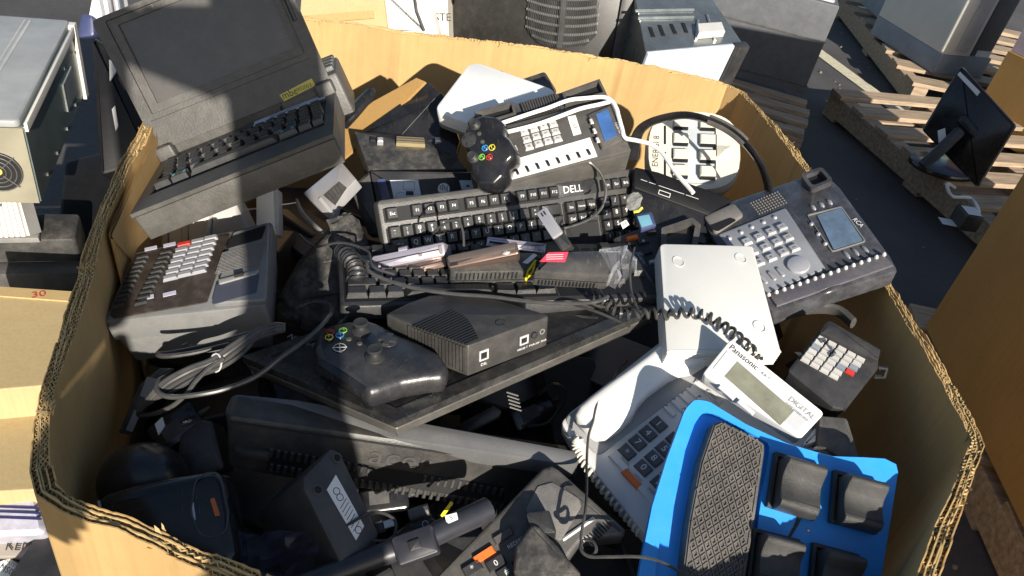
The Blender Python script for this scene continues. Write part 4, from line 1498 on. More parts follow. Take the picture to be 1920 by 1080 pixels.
# ---------------------------------------------------------------- black phone with the white label strip
f = Fr(c=(1010, 245), n=(-0.15, -0.40, 0.90), a=(940, 343), b=(1120, 295), d=1.27)
ts = thing("desk_phone", "black desk phone with white label strip and blue display, looped in white cord", "telephone", f, "desk phones in the heap")
TB = mat("phone_charcoal_plastic", (0.070, 0.066, 0.061), 0.46, dust=0.2, bump=0.3)
ol = f.P([(874, 222), (890, 208), (1125, 147), (1150, 186), (1184, 281), (1120, 297), (938, 346)])
mb = MB()
mb.prism(roundpoly(ol, 0.006), -0.052, -0.008, 0.003, bot=0.004)
mb.build("body", TB, ts)
mb = MB()
mb.prism(roundpoly(f.P([(902, 246), (1142, 184), (1184, 281), (1120, 297), (938, 346)]), 0.004), -0.0078, 0.0, 0.003)
mb.build("face_plate", TB, ts)
for q, nm in (([(890, 212), (962, 193), (968, 216), (902, 236)], 0), ([(1054, 176), (1124, 151), (1137, 178), (1060, 196)], 1)):
    mb = MB()
    o_ = f.P(q, 0)
    i_ = inset(o_ if area2(o_) > 0 else o_[::-1], 0.004)
    if area2(o_) < 0:
        o_ = o_[::-1]
    mb.hole(o_, i_, -0.0078, 0.004)
    mb.mi = 1
    mb.prism(i_, -0.0078, -0.0070)
    mb.build("handset_cup", [TB, HOLE], ts, smooth=30)
mb = MB()
a, b, c, d_ = [Vector(f.uv(x, y)) for x, y in ((974, 190), (1042, 172), (1052, 200), (984, 216))]
mb.prism([a, b, c, d_], -0.0078, -0.003, 0.001)
mb.mi = 1
for k in range(14):
    t = (k + 0.5) / 14
    p, q = a.lerp(b, t), d_.lerp(c, t)
    mb.box(0, 0, 0, 0, 0, 0) if False else mb.tube([(p.x, p.y, -0.0028), (q.x, q.y, -0.0028)], 0.0013, 5)
mb.build("speaker_ribs", [HOLE, TB], ts)
KG = mat("pale_grey_key", (0.46, 0.45, 0.43), 0.4, dust=0.1)
rot = math.pi / 2
for ci, (x, y) in enumerate(((1037, 231), (1019, 235), (1001, 240), (983, 246))):
    for r_ in range(3):
        cx, cy = f.uv(x + r_ * 4.3, y + r_ * 13.8, 0.004)
        mb = MB()
        mb.key(cx, cy, 0.0142, 0.0112, 0, 0.0042, 0, 0.16)
        mb.mi = 1
        mb.text("123456789*0#"[ci * 3 + r_], cx, cy, 0.0044, 0.0075, rot)
        mb.build("key", [KG, INKB], ts, smooth=30)
for (x, y) in ((948, 257), (966, 277)):
    cx, cy = f.uv(x, y, 0.003)
    mb = MB()
    mb.key(cx, cy, 0.006, 0.010, 0, 0.004)
    mb.build("key", KG, ts)
ls = f.P([(958, 301), (1106, 258), (1120, 293), (938, 342)], 0.001)
mb = MB()
mb.prism(ls, 0.0003, 0.0015)
mb.mi = 1
for k in range(1, 9):
    t = k / 9
    a, b = Vector(ls[0]).lerp(Vector(ls[1]), t), Vector(ls[3]).lerp(Vector(ls[2]), t)
    mb.tube([(a.x, a.y, 0.0015), (b.x, b.y, 0.0015)], 0.0003, 4)
mb.build("label_strip", [WHT, INKG], ts, smooth=0)
mb = MB()
for k in range(9):
    t = (k + 0.35) / 9
    a, b = Vector(ls[3]).lerp(Vector(ls[2]), t), Vector(ls[0]).lerp(Vector(ls[1]), t)
    p = a.lerp(b, 0.28)
    mb.key(p.x, p.y, 0.0042, 0.011, 0.0016, 0.0045, 0.06)
mb.build("line_keys", HOLE, ts, smooth=0)
mb = MB()
mb.prism(f.P([(1064, 219), (1079, 216), (1090, 250), (1075, 254)], 0.001), 0.0003, 0.0012)
mb.mi = 1
cx, cy = f.uv(1077, 235)
mb.text("EXT", cx, cy, 0.0014, 0.008, rot)
mb.build("white_sticker", [LABELW, INKB], ts, smooth=0)
mb = MB()
mb.prism(roundpoly(f.P([(1102, 216), (1146, 196), (1168, 262), (1128, 281)], 0.004), 0.003), 0.0003, 0.006, 0.003)
mb.build("display_housing", TB, ts)
mb = MB()
mb.prism(f.P([(1117, 214), (1140, 204), (1157, 254), (1134, 264)], 0.0075), 0.0062, 0.0070)
mb.build("display", mat("lcd_blue", (0.05, 0.12, 0.30), 0.12, var=0.3, vscale=30), ts, smooth=0)
for (x, y) in ((1109, 227), (1115, 245), (1121, 262)):
    cx, cy = f.uv(x, y, 0.008)
    mb = MB()
    mb.key(cx, cy, 0.0055, 0.0095, 0.006, 0.009)
    mb.build("key", KG, ts)
mb = MB()
cx, cy = f.uv(1160, 243, 0.004)
mb.text("TOSHIBA", cx, cy, 0.0064, 0.0072, -math.pi / 2)
mb.build("lettering", INKW, ts, smooth=0)
def onto(frr, pts, h):
    return [frr.hit(x, y, h[i] if isinstance(h, (list, tuple)) else h) for i, (x, y) in enumerate(pts)]
p1 = onto(f, [(925, 236), (940, 231), (1000, 211), (1028, 202), (1066, 188), (1098, 184), (1131, 182), (1147, 189), (1156, 204), (1160, 219), (1166, 240), (1172, 258)], [0.006, .008, .007, .008, .012, .012, .012, .012, .012, .010, .008, .006])
p2 = onto(f, [(1192, 263), (1219, 270), (1240, 285), (1258, 311), (1273, 331), (1290, 350), (1300, 362)], 0.0)
mb = MB()
mb.tube(spline(p1 + p2, 6), 0.0034, 8)
p3 = onto(f, [(925, 254), (940, 250), (1000, 235), (1044, 220), (1087, 204), (1122, 196), (1146, 190)], [0.006, .006, .006, .007, .010, .012, .010])
mb.tube(spline(p3, 6), 0.0034, 8)
tag(mb.build("white_cable", CABLEW), "white cable looped over the black phone and trailing down the charger", "cable")

# ---------------------------------------------------------------- white router against the back wall
f = Fr(c=(930, 190), n=(-0.08, -0.22, 0.97), a=(880, 118), b=(1042, 166), d=1.39)
o = thing("router", "white rounded square router leaning near the back wall", "router", f, "network boxes in the heap")
ol = roundpoly(f.P([(884, 112), (1048, 170), (962, 262), (812, 207)]), [0.026, 0.024, 0.02, 0.024], 8)
mb = MB()
mb.prism(ol, -0.026, 0, 0.004, bot=0.003)
mb.build("shell", WHT, o)
mb = MB()
mb.prism(inset(ol if area2(ol) > 0 else ol[::-1], 0.004), -0.034, -0.0262)
mb.build("foot_plate", MDG, o)
f = Fr(c=(1018, 150), n=(-0.1, -0.6, 0.8), a=(990, 150), b=(1045, 160), d=1.56)
o = thing("black_device_case", "black plastic case peeking out behind the white router", "case", f)
mb = MB()
mb.prism(roundpoly(f.P([(968, 150), (1022, 132), (1044, 168), (1000, 230)]), 0.008), -0.03, 0, 0.005)
mb.build("case_shell", BLK2, o)

# ---------------------------------------------------------------- oval battery charger
f = Fr(c=(1302, 282), n=(-0.12, -0.60, 0.79), a=(1228, 290), b=(1380, 296), d=1.49)
o = thing("battery_charger", "cream oval battery charger with open slots behind the black headband", "charger", f)
cx, cy = f.uv(1301, 282)
rx = abs(f.uv(1390, 286)[0] - f.uv(1211, 278)[0]) / 2
ry = abs(f.uv(1301, 206)[1] - f.uv(1301, 358)[1]) / 2
def superell(cx, cy, rx, ry, e=2.8, n=40):
    return [(cx + rx * math.copysign(abs(math.cos(t)) ** (2 / e), math.cos(t)), cy + ry * math.copysign(abs(math.sin(t)) ** (2 / e), math.sin(t))) for t in [2 * math.pi * k / n for k in range(n)]]
CREAM = mat("cream_plastic", (0.60, 0.57, 0.47), 0.4, var=0.05, dust=0.1)
ow = superell(cx, cy, rx, ry)
bayo = superell(cx + rx * 0.0, cy - ry * 0.02, rx * 0.46, ry * 0.80, 9)
mb = MB()
mb.pillow(ow, [(0.006, -0.045), (0, -0.035), (0, -0.012), (0.004, -0.003)])
mb.build("shell", CREAM, o)
mb = MB()
ow2 = inset(ow, 0.004)
mb.hole(ow2, bayo, -0.0029, 0.002)
mb.build("face_ring", CREAM, o)
mb = MB()
mb.prism(inset(bayo, -0.0005), -0.0029, -0.0020)
mb.build("battery_bay", mat("bay_blue_grey", (0.42, 0.45, 0.47), 0.45), o, smooth=0)
for sx in (-1, 1):
    mb = MB()
    for k in range(4):
        y = cy - ry * 0.66 + k * ry * 0.40
        x = cx + sx * rx * 0.28
        mb.box(x - rx * 0.16, x + rx * 0.16, y, y + ry * 0.24, -0.0018, 0.012 - 0.002 * k, 0.002)
    mb.build("battery_slot", CREAM, o, smooth=30)
    mb = MB()
    for k in range(4):
        y = cy - ry * 0.70 + k * ry * 0.40
        x = cx + sx * rx * 0.28
        mb.box(x - rx * 0.15, x + rx * 0.15, y, y + ry * 0.035, -0.0016, 0.007)
    mb.build("contact_strip", HOLE, o, smooth=0)
for x, y0, y1 in ((1247, 236, 270), (1247, 285, 340), (1342, 252, 292), (1249, 345, 355)):
    a, b = f.uv(x, y0, 0.003), f.uv(x, y1, 0.003)
    mb = MB()
    mb.tube([(a[0], a[1], 0.0018), (b[0], b[1], 0.0018)], 0.0022, 6)
    mb.build("indicator_slot", HOLE, o)
mb = MB()
a = f.uv(1358, 285, 0.003)
mb.rings([[(a[0] + x, a[1] + y, 0.002) for x, y in rect(-.014, -.014, .014, .014)], [(a[0] + x * .1, a[1] + y * .1, 0.010) for x, y in rect(-.014, -.014, .014, .014)]])
mb.build("pyramid_boss", CREAM, o, smooth=0)
mb = MB()
a = f.uv(1230, 283, 0.003)
mb.text("ENERGI 8", a[0], a[1], 0.0024, 0.0155, math.pi / 2 - 0.03)
mb.build("lettering", INKB, o, smooth=0)

# ---------------------------------------------------------------- black headband
fh = Fr(c=(1320, 280), n=(-0.25, -0.75, 0.62), a=(1200, 250), b=(1440, 330), d=1.36)
pts = [fh.loc(fh.hit(x, y, h)) for x, y, h in ((1186, 300, -.05), (1192, 262, -.03), (1205, 239, -.015), (1235, 224, 0), (1285, 216, .012), (1335, 228, .02), (1380, 253, .02), (1416, 292, .012), (1435, 330, 0), (1442, 372, -.02), (1436, 420, -.05))]
o = thing("headband", "springy black headband arching over the oval battery charger", "headband", fh)
mb = MB()
mb.tube(spline(pts, 7), 0.0105, 10, flat=(1.0, 0.34), ref=(0.2, 1, 0.35))
mb.build("band", GLOSS, o)
mb = MB()
sp = spline(pts, 7)
mb.tube([p + Vector((0, 0, 0.0045)) for p in sp[34:46]], 0.0085, 8, flat=(1, 0.3), ref=(0.2, 1, 0.35))
mb.build("band_slide", DKG, o)

# ---------------------------------------------------------------- cardboard sheet, black casings and the docking station
f = Fr(c=(720, 205), n=(-0.45, -0.62, 0.64), a=(684, 246), b=(797, 153), d=1.46)
o = thing("cardboard_sheet", "brown folded cardboard sheet leaning against the back wall left of the router", "cardboard", f)
mb = MB()
mb.prism(f.P([(781, 146), (797, 153), (700, 250), (640, 300), (640, 238), (700, 190)]), -0.006, 0)
mb.build("sheet", CARD2, o, smooth=0)
f = Fr(c=(770, 215), n=(-0.10, -0.62, 0.78), a=(690, 250), b=(850, 255), d=1.43)
o = thing("flat_black_case", "scratched glossy black flat case propped against the cardboard sheet", "case", f)
mb = MB()
mb.prism(roundpoly(f.P([(801, 150), (836, 182), (862, 262), (840, 330), (690, 330), (684, 246)]), [0.006, 0.01, 0.006, 0, 0, 0.002]), -0.02, 0, 0.004)
mb.build("case_shell", GLOSS, o)
mb = MB()
a, b = f.uv(815, 184, 0.001), f.uv(744, 262, 0.001)
mb.tube([(a[0], a[1], 0), (b[0], b[1], 0)], 0.0008, 4)
mb.build("case_seam", DKG, o)
f = Fr(c=(672, 195), n=(-0.5, -0.6, 0.62), a=(645, 222), b=(697, 164), d=1.42)
o = thing("curved_black_cover", "narrow curved black cover standing behind the laptop battery", "cover", f)
mb = MB()
mb.prism(roundpoly(f.P([(686, 166), (698, 162), (694, 178), (664, 214), (640, 240), (640, 214), (660, 190)]), 0.004), -0.012, 0, 0.004)
mb.build("cover_shell", GLOSS, o)

f = Fr(c=(765, 283), n=(0.02, -0.20, 0.98), a=(664, 246), b=(845, 254), d=1.38)
dk = thing("docking_station", "dusty black docking station with exposed connector and round white logo on its base", "docking station", f)
mb = MB()
o_ = f.P([(664, 245), (716, 249), (727, 257), (800, 262), (806, 252), (844, 254), (862, 300), (878, 318), (692, 322)])
mb.prism(roundpoly(o_, 0.003), -0.03, 0, 0.003)
mb.build("rear_plate", mat("docking_dusty_black", (0.030, 0.030, 0.030), 0.5, dust=0.35), dk)
mb = MB()
q = f.P([(743, 258), (795, 261), (797, 274), (743, 271)], 0.004)
mb.prism(q, 0.0003, 0.008, 0.001)
mb.mi = 1
a, b = Vector(q[0]), Vector(q[1])
c, d_ = Vector(q[2]), Vector(q[3])
for t in (0.3, 0.65):
    p, r_ = a.lerp(d_, t), b.lerp(c, t)
    mb.tube([(p.x, p.y, 0.0082), (r_.x, r_.y, 0.0082)], 0.0010, 4)
mb.build("connector", [GOLD, HOLE], dk, smooth=30)
for x in (704, 812):
    for k in (0, 14):
        mb = MB()
        cx, cy = f.uv(x + k - 4, 262 + k * 0.3, 0.003)
        mb.box(cx - 0.006, cx + 0.004, cy - 0.006, cy + 0.006, 0.0003, 0.006 + k * 0.0003, 0.002)
        mb.build("guide_post", GLOSS if k == 0 else SLV, dk, smooth=30)
fb = Fr(c=(790, 350), n=(0.06, -0.78, 0.62), a=(693, 322), b=(880, 324), d=1.31)
T_ = f.M.inverted() @ fb.M
mb = MB()
mb.T = T_
mb.prism(roundpoly(fb.P([(693, 320), (884, 322), (892, 440), (718, 440)]), 0.003), -0.06, 0, 0.004)
mb.build("base_front", BLK, dk)
mb = MB()
mb.T = T_
mb.prism(roundpoly(fb.P([(655, 352), (692, 320), (716, 440), (690, 440)]), 0.003), -0.06, -0.004, 0.004)
mb.build("base_side", BLK2, dk)
def sticker(q, name="sticker"):
    mb_ = MB()
    mb_.T = T_
    mb_.prism(q, 0.0003, 0.001)
    mb_.mi = 1
    a_, b_, c_, d2 = [Vector(p) for p in q]
    w_ = (b_ - a_).length
    mb_.hole(circle(*(a_.lerp(c_, 0.42) + Vector((-w_ * .12, -.006))), w_ * 0.2, 18), circle(*(a_.lerp(c_, 0.42) + Vector((-w_ * .12, -.006))), w_ * 0.19, 18), 0.001, 0.0012)
    p = a_.lerp(b_, 0.62)
    mb_.hole(rect(p.x - w_ * .14, p.y - w_ * .36, p.x + w_ * .26, p.y - w_ * .06), rect(p.x - w_ * .13, p.y - w_ * .35, p.x + w_ * .25, p.y - w_ * .07), 0.001, 0.0012)
    mb_.prism(rect(p.x - w_ * .05, p.y - w_ * .55, p.x + w_ * .22, p.y - w_ * .40), 0.001, 0.0012)
    mb_.build(name, [mat("pale_blue_sticker", (0.58, 0.64, 0.70), 0.5), INKB], dk, smooth=0)
sticker(fb.P([(731, 338), (784, 337), (796, 400), (745, 402)], 0.001))
sticker(fb.P([(861, 338), (884, 338), (890, 362), (868, 364)], 0.001))
mb = MB()
mb.T = T_
cx, cy = fb.uv(832, 354, 0.001)
mb.disc(cx, cy, 0.0098, 0.0003, 0.001, 28)
mb.mi = 1
mb.text("hp", cx, cy + 0.001, 0.0013, 0.0145, math.pi)
mb.build("logo_badge", [LABELW, BLK], dk, smooth=0)
mb = MB()
mb.T = T_
mb.prism(fb.P([(706, 336), (722, 335), (734, 375), (716, 376)], 0.001), 0.0003, 0.003, 0.001)
mb.build("release_latch", mat("navy_plastic", (0.04, 0.05, 0.12), 0.4), dk)

# silver drive, white stick, beige modem between laptop and keyboard
f = Fr(c=(620, 355), n=(-0.35, -0.45, 0.82), a=(572, 362), b=(642, 304), d=1.27)
o = thing("optical_drive", "silver optical drive with ribbed dark recess beside the docking station", "drive", f)
mb = MB()
mb.prism(roundpoly(f.P([(568, 362), (640, 303), (668, 336), (626, 380), (617, 412)]), 0.003), -0.022, 0, 0.002)
mb.build("drive_case", SLV, o)
mb = MB()
mb.prism(f.P([(606, 366), (636, 340), (650, 352), (628, 385)], 0.001), 0.0003, 0.001)
for k in range(5):
    a, b = f.uv(610 + k * 6, 366 - k * 5, 0.001), f.uv(622 + k * 5, 378 - k * 4, 0.001)
    mb.tube([(a[0], a[1], 0.0012), (b[0], b[1], 0.0012)], 0.0012, 4)
mb.build("ribbed_recess", DKG, o)
mb = MB()
a, b = f.uv(600, 372, 0.002), f.uv(626, 404, 0.002)
mb.tube([(a[0], a[1], 0.001), (b[0], b[1], 0.001)], 0.003, 6)
mb.build("slide_rail", LTG, o)
f = Fr(c=(592, 405), n=(0.2, -0.6, 0.75), a=(560, 380), b=(620, 432), d=1.22)
pts = [f.loc(f.hit(x, y)) for x, y in ((556, 374), (566, 398), (586, 420), (606, 436), (612, 446))]
o = thing("curved_trim", "curved grey plastic trim strip below the silver drive", "trim", f)
mb = MB()
mb.tube(spline(pts, 5), lambda t: 0.003 + 0.006 * math.sin(math.pi * min(1, t + 0.1)), 8, flat=(1, 0.4))
mb.build("trim_strip", MDG, o)
f = Fr(c=(497, 375), n=(0.0, -0.75, 0.66), a=(480, 380), b=(517, 380), d=1.26)
o = thing("white_stick", "white upright plastic casing between the laptop and grey desk phone", "casing", f)
mb = MB()
mb.prism(roundpoly(f.P([(480, 346), (511, 344), (515, 440), (480, 440)]), 0.003), -0.03, 0, 0.002)
mb.build("front_shell", WHT, o)
mb = MB()
mb.prism(roundpoly(f.P([(511, 352), (519, 354), (521, 440), (515, 440)]), 0.001), -0.03, -0.004, 0.001)
mb.build("side_shell", LTG, o)
f = Fr(c=(380, 420), n=(-0.1, -0.8, 0.6), a=(304, 440), b=(392, 420), d=1.27)
o = thing("beige_device", "beige slotted device wedged under the laptop beside the grey desk phone", "device", f)
for k, q in enumerate(([(303, 436), (313, 430), (314, 480), (303, 480)], [(315, 428), (339, 416), (340, 480), (316, 480)], [(341, 406), (352, 400), (351, 480), (341, 480)], [(353, 402), (392, 382), (384, 480), (352, 480)])):
    mb = MB()
    mb.prism(f.P(q), -0.05, -0.002 * (k % 2), 0.001)
    mb.build("front_panel", OFFW if k % 2 else BEIGE, o, smooth=0)
mb = MB()
mb.prism(f.P([(393, 384), (432, 372), (460, 430), (440, 480), (386, 480)]), -0.05, -0.012, 0.002)
mb.build("side_panel", LTG, o, smooth=0)
mb = MB()
mb.tube([atd(430, 396, 1.3), atd(480, 391, 1.28), atd(560, 379, 1.27)], 0.0012, 6)
tag(mb.build("thin_wire", CABLEW), "thin pale wire running from the beige device to the silver drive", "wire")

# dusty black cloth sleeve
f = Fr(c=(615, 490), n=(-0.25, -0.5, 0.83), a=(540, 560), b=(660, 400), d=1.17)
o_ = roundpoly(f.P([(642, 388), (656, 396), (664, 420), (676, 470), (700, 500), (700, 560), (640, 600), (560, 610), (508, 600), (512, 560), (560, 480)]), 0.012, 3)
if area2(o_) < 0:
    o_ = o_[::-1]
mb = MB()
rr = random.Random(5)
ring = []
for d_, z in ((0.0, -0.06), (-0.004, -0.03), (0.0, -0.01), (0.008, 0.0), (0.02, 0.004), (0.035, 0.008)):
    ring.append([(x + rr.uniform(-.002, .002), y + rr.uniform(-.002, .002), z + rr.uniform(-.004, .004)) for x, y in inset(o_, d_)])
mb.rings(ring)
bmesh.ops.triangulate(mb.bm, faces=[f_ for f_ in mb.bm.faces if len(f_.verts) > 4])
bmesh.ops.subdivide_edges(mb.bm, edges=mb.bm.edges[:], cuts=1, fractal=0.35, along_normal=0.5, seed=3)
o = mb.build("cloth_sleeve", FABRIC, smooth=60, M=f.M)
tag(o, "crumpled dusty black cloth sleeve between the grey phone and the keyboard", "sleeve")
# hose at the left of the keyboards
mb = MB()
hp_ = [atd(640, 470, 1.12), atd(655, 485, 1.09), atd(668, 505, 1.07), atd(672, 530, 1.06), atd(690, 545, 1.07)]
sp = spline(hp_, 10)
mb.tube(sp, lambda t: 0.011 + 0.0018 * math.sin(t * 95), 10)
tag(mb.build("ribbed_hose", BLK), "short ribbed black hose beside the left end of the keyboards", "hose")

# ---------------------------------------------------------------- flip phones, adapters on the second keyboard
def bar(name, label, a, b, wpx, n, d, thick, m, cat, grp, hl=None, bev=0.004, hinge=None):
    c = ((a[0] + b[0]) / 2, (a[1] + b[1]) / 2)
    fr_ = Fr(c=c, n=n, a=a, b=b, d=d)
    L_ = (fr_.hit(*b) - fr_.hit(*a)).length
    w_ = wpx * d / FPX
    o_ = thing(name, label, cat, fr_, grp)
    mb_ = MB()
    mb_.prism(roundpoly(rect(-L_ / 2, -w_ / 2, L_ / 2, w_ / 2), min(w_, L_) * 0.22, 4), -thick, 0, bev)
    mb_.build("shell", m, o_)
    return o_, fr_, L_, w_
FG = "flip phones and pocket gadgets on the keyboards"
LIL = mat("lilac_silver_metal", (0.55, 0.50, 0.56), 0.28, metal=0.6, dust=0.08)
o, f, L_, w_ = bar("flip_phone", "bright silver flip phone stacked on a brown flip phone", (697, 494), (834, 466), 27, (-0.12, -0.78, 0.6), 1.075, 0.045, LIL, "phone", FG)
mb = MB()
mb.box(-L_ / 2 + 0.006, L_ / 2 - 0.004, -w_ * 0.02, w_ * 0.04, 0.0002, 0.0012)
mb.build("case_seam", HOLE, o, smooth=0)
mb = MB()
mb.box(L_ * 0.14, L_ * 0.19, -w_ * 0.22, -w_ * 0.02, 0.0002, 0.0016, 0.0004)
mb.box(L_ * 0.42, L_ * 0.46, -w_ * 0.3, w_ * 0.25, 0.0002, 0.0016, 0.0004)
mb.build("side_key", MDG, o, smooth=0)
mb = MB()
mb.tube([(-L_ * 0.12, w_ * 0.5, -0.006), (0.0, w_ * 0.52, -0.006)], 0.005, 10)
mb.build("hinge_barrel", LIL, o)
o, f, L_, w_ = bar("flip_phone", "brown metal flip phone under the bright silver one", (736, 512), (836, 488), 24, (-0.1, -0.75, 0.64), 1.085, 0.045, BRONZE, "phone", FG)
mb = MB()
mb.box(-L_ / 2 + 0.004, L_ / 2 - 0.004, -0.0006, 0.0006, 0.0002, 0.001)
mb.build("case_seam", HOLE, o, smooth=0)
o, f, L_, w_ = bar("flip_phone", "dark bronze flip phone lying across the vented black adapter", (838, 492), (972, 464), 26, (-0.1, -0.62, 0.77), 1.045, 0.03, BRONZE, "phone", FG)
mb = MB()
mb.prism(roundpoly(rect(-L_ * 0.48, -w_ * 0.1, L_ * 0.47, w_ * 0.46), 0.004), 0.0002, 0.003, 0.002)
mb.build("upper_half", mat("brown_gloss_plastic", (0.075, 0.060, 0.055), 0.25, dust=0.1), o)
mb = MB()
mb.ball((L_ * 0.32, -w_ * 0.22, 0.0005), 0.006, 0.003, 0.002, 10, 4, z0=0)
mb.build("charge_port", SLV, o)
mb = MB()
mb.box(-L_ * 0.46, -L_ * 0.36, -w_ * 0.35, -w_ * 0.12, 0.0002, 0.0012)
mb.build("camera_window", HOLE, o, smooth=0)
o, f, L_, w_ = bar("flip_phone", "slim silver flip phone behind the dark bronze one", (912, 452), (1024, 466), 20, (0.0, -0.7, 0.7), 1.10, 0.03, LIL, "phone", FG)
mb = MB()
mb.box(-L_ * 0.45, -L_ * 0.05, -w_ * 0.15, w_ * 0.05, 0.0002, 0.001)
mb.build("case_seam", HOLE, o, smooth=0)
o, f, L_, w_ = bar("pocket_phone", "silver and black pocket phone standing tilted on the keyboard", (1016, 396), (1062, 466), 24, (-0.4, -0.6, 0.7), 1.06, 0.014, BLK, "phone", FG)
mb = MB()
mb.prism(roundpoly(rect(-L_ * 0.52, -w_ * 0.48, L_ * 0.18, w_ * 0.48), 0.003), 0.0002, 0.004, 0.002)
mb.build("front_cover", SLV, o)
mb = MB()
for k in (-1, 1):
    mb.box(-L_ * 0.45, -L_ * 0.36, k * w_ * 0.12 - 0.001, k * w_ * 0.12 + 0.001, 0.0041, 0.0046)
mb.build("speaker_slot", HOLE, o, smooth=0)
o, f, L_, w_ = bar("pocket_phone", "grey ribbed pocket phone half under the brown flip phone", (765, 532), (830, 522), 26, (0.0, -0.45, 0.88), 1.09, 0.014, DKG, "phone", FG)
mb = MB()
for k in range(9):
    mb.tube([(L_ * (-0.1 + k * 0.05), -w_ * 0.4, 0.0004), (L_ * (-0.1 + k * 0.05), w_ * 0.4, 0.0004)], 0.0006, 4)
mb.build("ribs", MDG, o)
# thin grey lead looping over the keys
mb = MB()
mb.tube(spline([atd(812, 438, 1.07), atd(826, 424, 1.05), atd(845, 414, 1.04), atd(860, 416, 1.035), atd(868, 435, 1.035), atd(870, 462, 1.035)], 7), 0.0016, 6)
tag(mb.build("thin_lead", CABLEG), "thin grey lead looping over the letter keys to the bronze phone", "lead")

f = Fr(c=(905, 508), n=(-0.02, -0.12, 0.99), a=(842, 507), b=(982, 506), d=1.05)
ad = thing("power_adapter", "black vented power adapter with yellow end trim on the second keyboard", "adapter", f, "power adapters")
ol = f.P([(836, 510), (986, 507), (1010, 473), (866, 470)])
mb = MB()
mb.prism(roundpoly(ol, [0.01, 0.002, 0.002, 0.006]), -0.029, 0, 0.003, bot=0.001)
mb.build("body", mat("adapter_black_plastic", (0.040, 0.040, 0.038), 0.45, dust=0.25, bump=0.4), ad)
T_ = side_T(ol[0], ol[1], -0.029)
wf = (Vector(ol[1]) - Vector(ol[0])).length
mb = MB()
mb.T = T_
for k in range(15):
    x = wf * (0.14 + 0.75 * k / 14)
    mb.box(x - 0.0009, x + 0.0009, 0.0145, 0.026, 0.0003, 0.0009)
mb.build("vent_slots", HOLE, ad, smooth=0)
mb = MB()
mb.T = T_
mb.box(0.003, wf, 0.0118, 0.0124, 0.0002, 0.0006)
mb.build("case_seam", HOLE, ad, smooth=0)
T2 = side_T(ol[1], ol[2], -0.029)
mb = MB()
mb.T = T2
ws = (Vector(ol[2]) - Vector(ol[1])).length
mb.hole(rect(0.003, 0.004, ws * 0.7, 0.026), rect(0.006, 0.007, ws * 0.7 - 0.003, 0.023), 0.0003, 0.003)
mb.build("yellow_trim", YELW, ad, smooth=0)
mb = MB()
mb.prism(f.P([(980, 492), (990, 494), (1008, 478), (1000, 475)], 0.001), 0.0002, 0.0008)
mb.build("rating_label", LABELW, ad, smooth=0)
mb = MB()
mb.prism(f.P([(905, 493), (932, 494), (944, 486), (915, 486)], 0.001), 0.0002, 0.0008)
mb.build("blue_sticker", mat("blue_print", (0.06, 0.16, 0.6), 0.4), ad, smooth=0)
f = Fr(c=(1080, 490), n=(-0.03, -0.25, 0.97), a=(1002, 508), b=(1140, 516), d=1.035)
ad = thing("power_adapter", "black rounded power adapter with a red label in clear film", "adapter", f, "power adapters")
ol = f.P([(1000, 508), (1142, 517), (1172, 488), (1162, 466), (1040, 470), (1024, 474)])
mb = MB()
mb.prism(roundpoly(ol, [0.003, 0.010, 0.014, 0.014, 0.004, 0.002]), -0.030, 0, 0.006, bot=0.001)
mb.build("body", mat("adapter_grey_black", (0.048, 0.046, 0.046), 0.32, dust=0.2, scratch=0.3), ad)
T_ = side_T(ol[0], ol[1], -0.03)
wf = (Vector(ol[1]) - Vector(ol[0])).length
mb = MB()
mb.T = T_
for k in range(17):
    x = wf * (0.10 + 0.74 * k / 16)
    mb.box(x - 0.0008, x + 0.0008, 0.003, 0.0125, 0.0003, 0.0009)
mb.build("vent_slots", HOLE, ad, smooth=0)
mb = MB()
mb.T = T_
mb.box(0.0, wf, 0.0148, 0.0154, 0.0002, 0.0008)
mb.build("case_seam", HOLE, ad, smooth=0)
mb = MB()
mb.prism(f.P([(1012, 490), (1028, 473), (1066, 472), (1060, 491)], 0.001), 0.0002, 0.0009)
mb.mi = 1
for k in range(3):
    a, b = f.uv(1024, 478 + k * 4, 0.001), f.uv(1056, 477 + k * 4, 0.001)
    mb.tube([(a[0], a[1], 0.001), (b[0], b[1], 0.001)], 0.0005, 4)
mb.build("red_label", [PINK, mat("pink_print", (0.6, 0.3, 0.35), 0.5)], ad, smooth=0)
mb = MB()
o_ = f.P([(1120, 468), (1178, 464), (1198, 490), (1165, 522), (1142, 520)], 0)
rg = [[(x + rr.uniform(-.003, .003), y + rr.uniform(-.003, .003), z + rr.uniform(-.003, .003)) for x, y in inset(roundpoly(o_, 0.006) if area2(o_) > 0 else roundpoly(o_, 0.006)[::-1], d_)] for d_, z in ((0.0, -0.02), (0.002, 0.002), (0.01, 0.005))]
mb.rings(rg, cap0=False)
mb.build("clear_wrap", FILM, ad, smooth=0)

